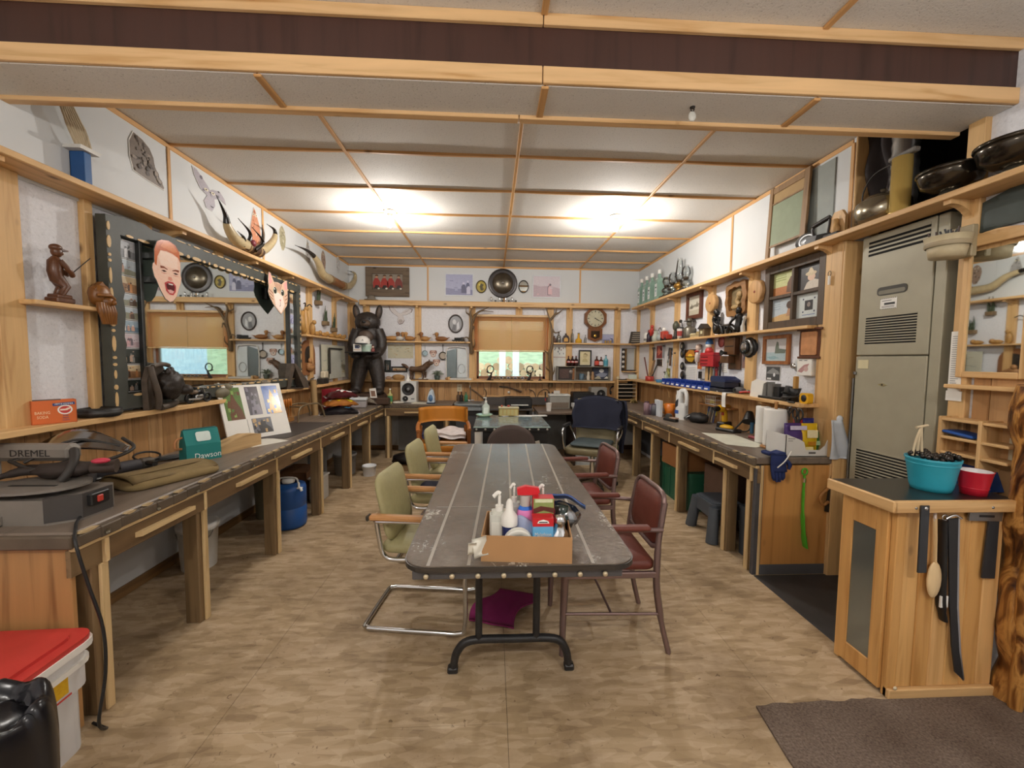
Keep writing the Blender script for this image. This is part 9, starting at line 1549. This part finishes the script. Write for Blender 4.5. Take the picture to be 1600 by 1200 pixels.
bl_=thing('blue_carton','light blue carton with white lettering at the front of the cardboard box','carton',inbox(.06,-.055));put('carton',G().box((-.034,-.022,0),(.034,.022,.105),.001),col('#6fb4e0',.4),bl_);put('red_band',G().box((-.0345,-.0225,.085),(.0345,.0225,.108)),col('#c9252e',.4),bl_);text('Malathion',.0155,WHITE,bl_,(0,-.0226,.062),sx=.92);put('logo',G().poly([(-.02,.094),(.02,.094),(.016,.101),(.0,.105),(-.016,.101)],-.0232,'#f2f0ec').rect(-.014,.014,.096,.099,-.0236,'#22262c'),PRINT,bl_)
rd_=thing('garden_carton','red and green garden carton behind the light blue carton','carton',inbox(.063,.0));put('carton',G().box((-.036,-.022,0),(.036,.022,.15),.001),col('#c4262f',.4),rd_);put('leafy_print',G().rect(-.035,.035,.105,.149,-.0226,'#8a9a5a').poly([(-.035,.105),(.0,.115),(.035,.107),(.035,.122),(-.01,.128),(-.035,.12)],-.023,'#5a2f26').rect(-.03,.03,.138,.148,-.0232,'#cfd6b0').poly([(-.018,.095),(.018,.095),(.014,.102),(-.014,.102)],-.0232,'#f0ece4').disc(.012,.083,.014,.010,-.0232,'#b03a34',10),PRINT,rd_)
cd_=thing('lid','stack of white ring lids leaning at the front of the cardboard box','lid',inbox(-.03,-.075));
for k in range(3):put('ring',G().at((0,k*.009,.030),0,R(14)).lathe([(.026,0),(.050,0),(.052,.006),(.047,.009),(.026,.008),(.026,0)],n=28,axis='y'),col('#dcdbd2',.4),cd_)
one('clear_packet','clear plastic packet with blue print crumpled in the middle of the box','packet',G().sheet(10,8,lambda u,v:(-.05+.10*u,-.01+.03*v+.006*math.sin(u*8),.03+.06*v+.010*math.sin(u*7+v*5)),.003),col('#a9b4d4',.2,alpha=.8),inbox(-.01,-.045))
fl2=thing('float_valve','chrome shower head lying at the right end of the cardboard box','shower head',inbox(.125,-.05));put('head',G().lathe([(0,.03),(.03,.03),(.034,.045),(.03,.06),(.02,.07),(.016,.085),(.022,.095),(.014,.11),(0,.112)],n=20),CHROME,fl2);put('collar',G().lathe([(.034,.012),(.036,.02),(.034,.03),(0,.03)],n=20),col('#6a6660',.3,.8),fl2);put('base',G().lathe([(0,0),(.028,0),(.034,.012)],n=18),CHROME,fl2)
zb=thing('zip_bag','clear zip bag with a blue seal spilling out of the right side of the box','bag',(.275,1.60,TZ+.105),R(-15));CLR=glass('#e6ecf2',.12,.62)
put('bag',G().ell((.0,0,.0),(.085,.06,.05),18,11,fn=lambda d:1+.10*math.sin(9*d.x+7*d.y)+.07*math.sin(13*d.z+5*d.x)).ell((-.05,.0,-.03),(.05,.045,.06),12,8,fn=lambda d:1+.12*math.sin(9*d.x+7*d.z)),CLR,zb);put('seal',G().sheet(14,4,lambda u,v:(-.085+.19*u,.01+.045*v,.035+.045*math.sin(math.pi*(.15+.8*u))+.004*math.sin(u*12)-.03*v*v),.004),col('#3f5f9f',.3,var=.2),zb);put('contents',G().ell((-.04,0,-.02),(.03,.03,.035),10,7,fn=lambda d:1+.2*math.sin(8*d.x)).ell((.03,-.01,-.01),(.035,.03,.025),10,7,fn=lambda d:1+.2*math.sin(8*d.y)),col('#aab2b6',.2,.4),zb)
one('green_jar','dark green jar behind the chrome shower head in the box','jar',G().lathe([(0,0),(.028,0),(.03,.08),(.024,.09),(.026,.11),(0,.112)],n=18),col('#27332e',.2),inbox(.138,.05))
for o in list(bpy.data.objects):
 if o.get('category')and not o.parent and abs(o.location.z-TZ-.0045)<1e-4:o.scale=(1.12,1.12,1.34)
c=AX(1313,410,XR-.055);ktg=thing('key_tag','small white tube tag hanging on the wide post left of the furnace','tag',(XR-.052,2.70,2.03),RFACE);put('tube',G().cyl((0,-.01,-.03),(0,-.01,.03),.008,n=8),WHITE,ktg);put('wire_loop',G().tube([(.012*math.cos(j*.6),-.01,.045+.018*math.sin(j*.6))for j in range(11)],.002,5,closed=True),DARK,ktg)
q=AY(718,606,YB-.02);ol=thing('outlet_plate','cream outlet plate on the back wall boards left of the window','outlet',(q.x,YB-.018,q.z));put('plate',G().box((-.04,-.008,-.06),(.04,0,.06),.004),col('#cfc0a0',.4),ol)
for z in(-.022,.022):put('socket',G().prism(rrect(-.015,.015,z-.013,z+.013,.007,3),-.0095,-.007),col('#a89878',.4),ol)
for px,py,lb,cc,h_ in((1022,552,'dark claw tool hanging at the corner end of the right wall','#3a3632',.11),(1037,548,'silver nippers hanging right of the red painted card','#8a8c8c',.10),(1048,556,'brown handled hammer hanging right of the white certificate','#6a4a32',.13),(1056,560,'thin steel scraper hanging beside the badge stud','#9a9a98',.10),(1040,588,'small green handled knife hanging above the blue dish','#4a5a3a',.08),(1018,590,'leather holster hanging above the red tool cup','#7d5238',.09)):
 c=AX(px,py,XR-.02);t=thing('hanging_tool',lb,'tool',(XR-.015,c.y,c.z),RFACE);put('shaft',G().tube([(0,-.012,h_*.6),(.004,-.012,-.2*h_),(0,-.012,-h_)],[.008,.011,.013],7),col(cc,.45,.2),t);put('head',G().box((-.035,-.022,h_*.55),(.03,-.004,h_*.8),.005),col('#55524e',.4,.5),t)
ish=thing('inner_shelf','short brown inner shelf under the right ledge behind the yellow file rack','shelf',(XR-.018,4.0,1.0),RFACE);put('board',G().box((-.28,-.10,0),(.28,0,.018),.003),wood('#9a6b3c','#734b26','x'),ish)
wbs=thing('wire_basket','small white wire basket on the short inner shelf under the right ledge','basket',(XR-.075,4.05,1.018),RFACE)
for z in(.004,.05,.09):put('wire_ring',G().tube([(-.09,-.04,z),(.09,-.04,z),(.09,.04,z),(-.09,.04,z)],.003,5,closed=True),WHITE,wbs)
for k in range(7):put('upright_wire',G().cyl((-.09+.03*k,-.04,0),(-.09+.03*k,-.04,.09),.002,n=5),WHITE,wbs)
one('magenta_cloth','bright magenta cloth lying on the floor under the slate table','cloth',G().sheet(16,14,lambda u,v:(-.13+.26*u+.05*v-.03*math.sin(v*5),-.17+.34*v,.012+.022*abs(math.sin(u*6+v*4))*math.sin(math.pi*min(1,v*1.1+.05))),.01),col('#8a1f5e',.9,var=.1),(.055,2.30,.0),R(-18))
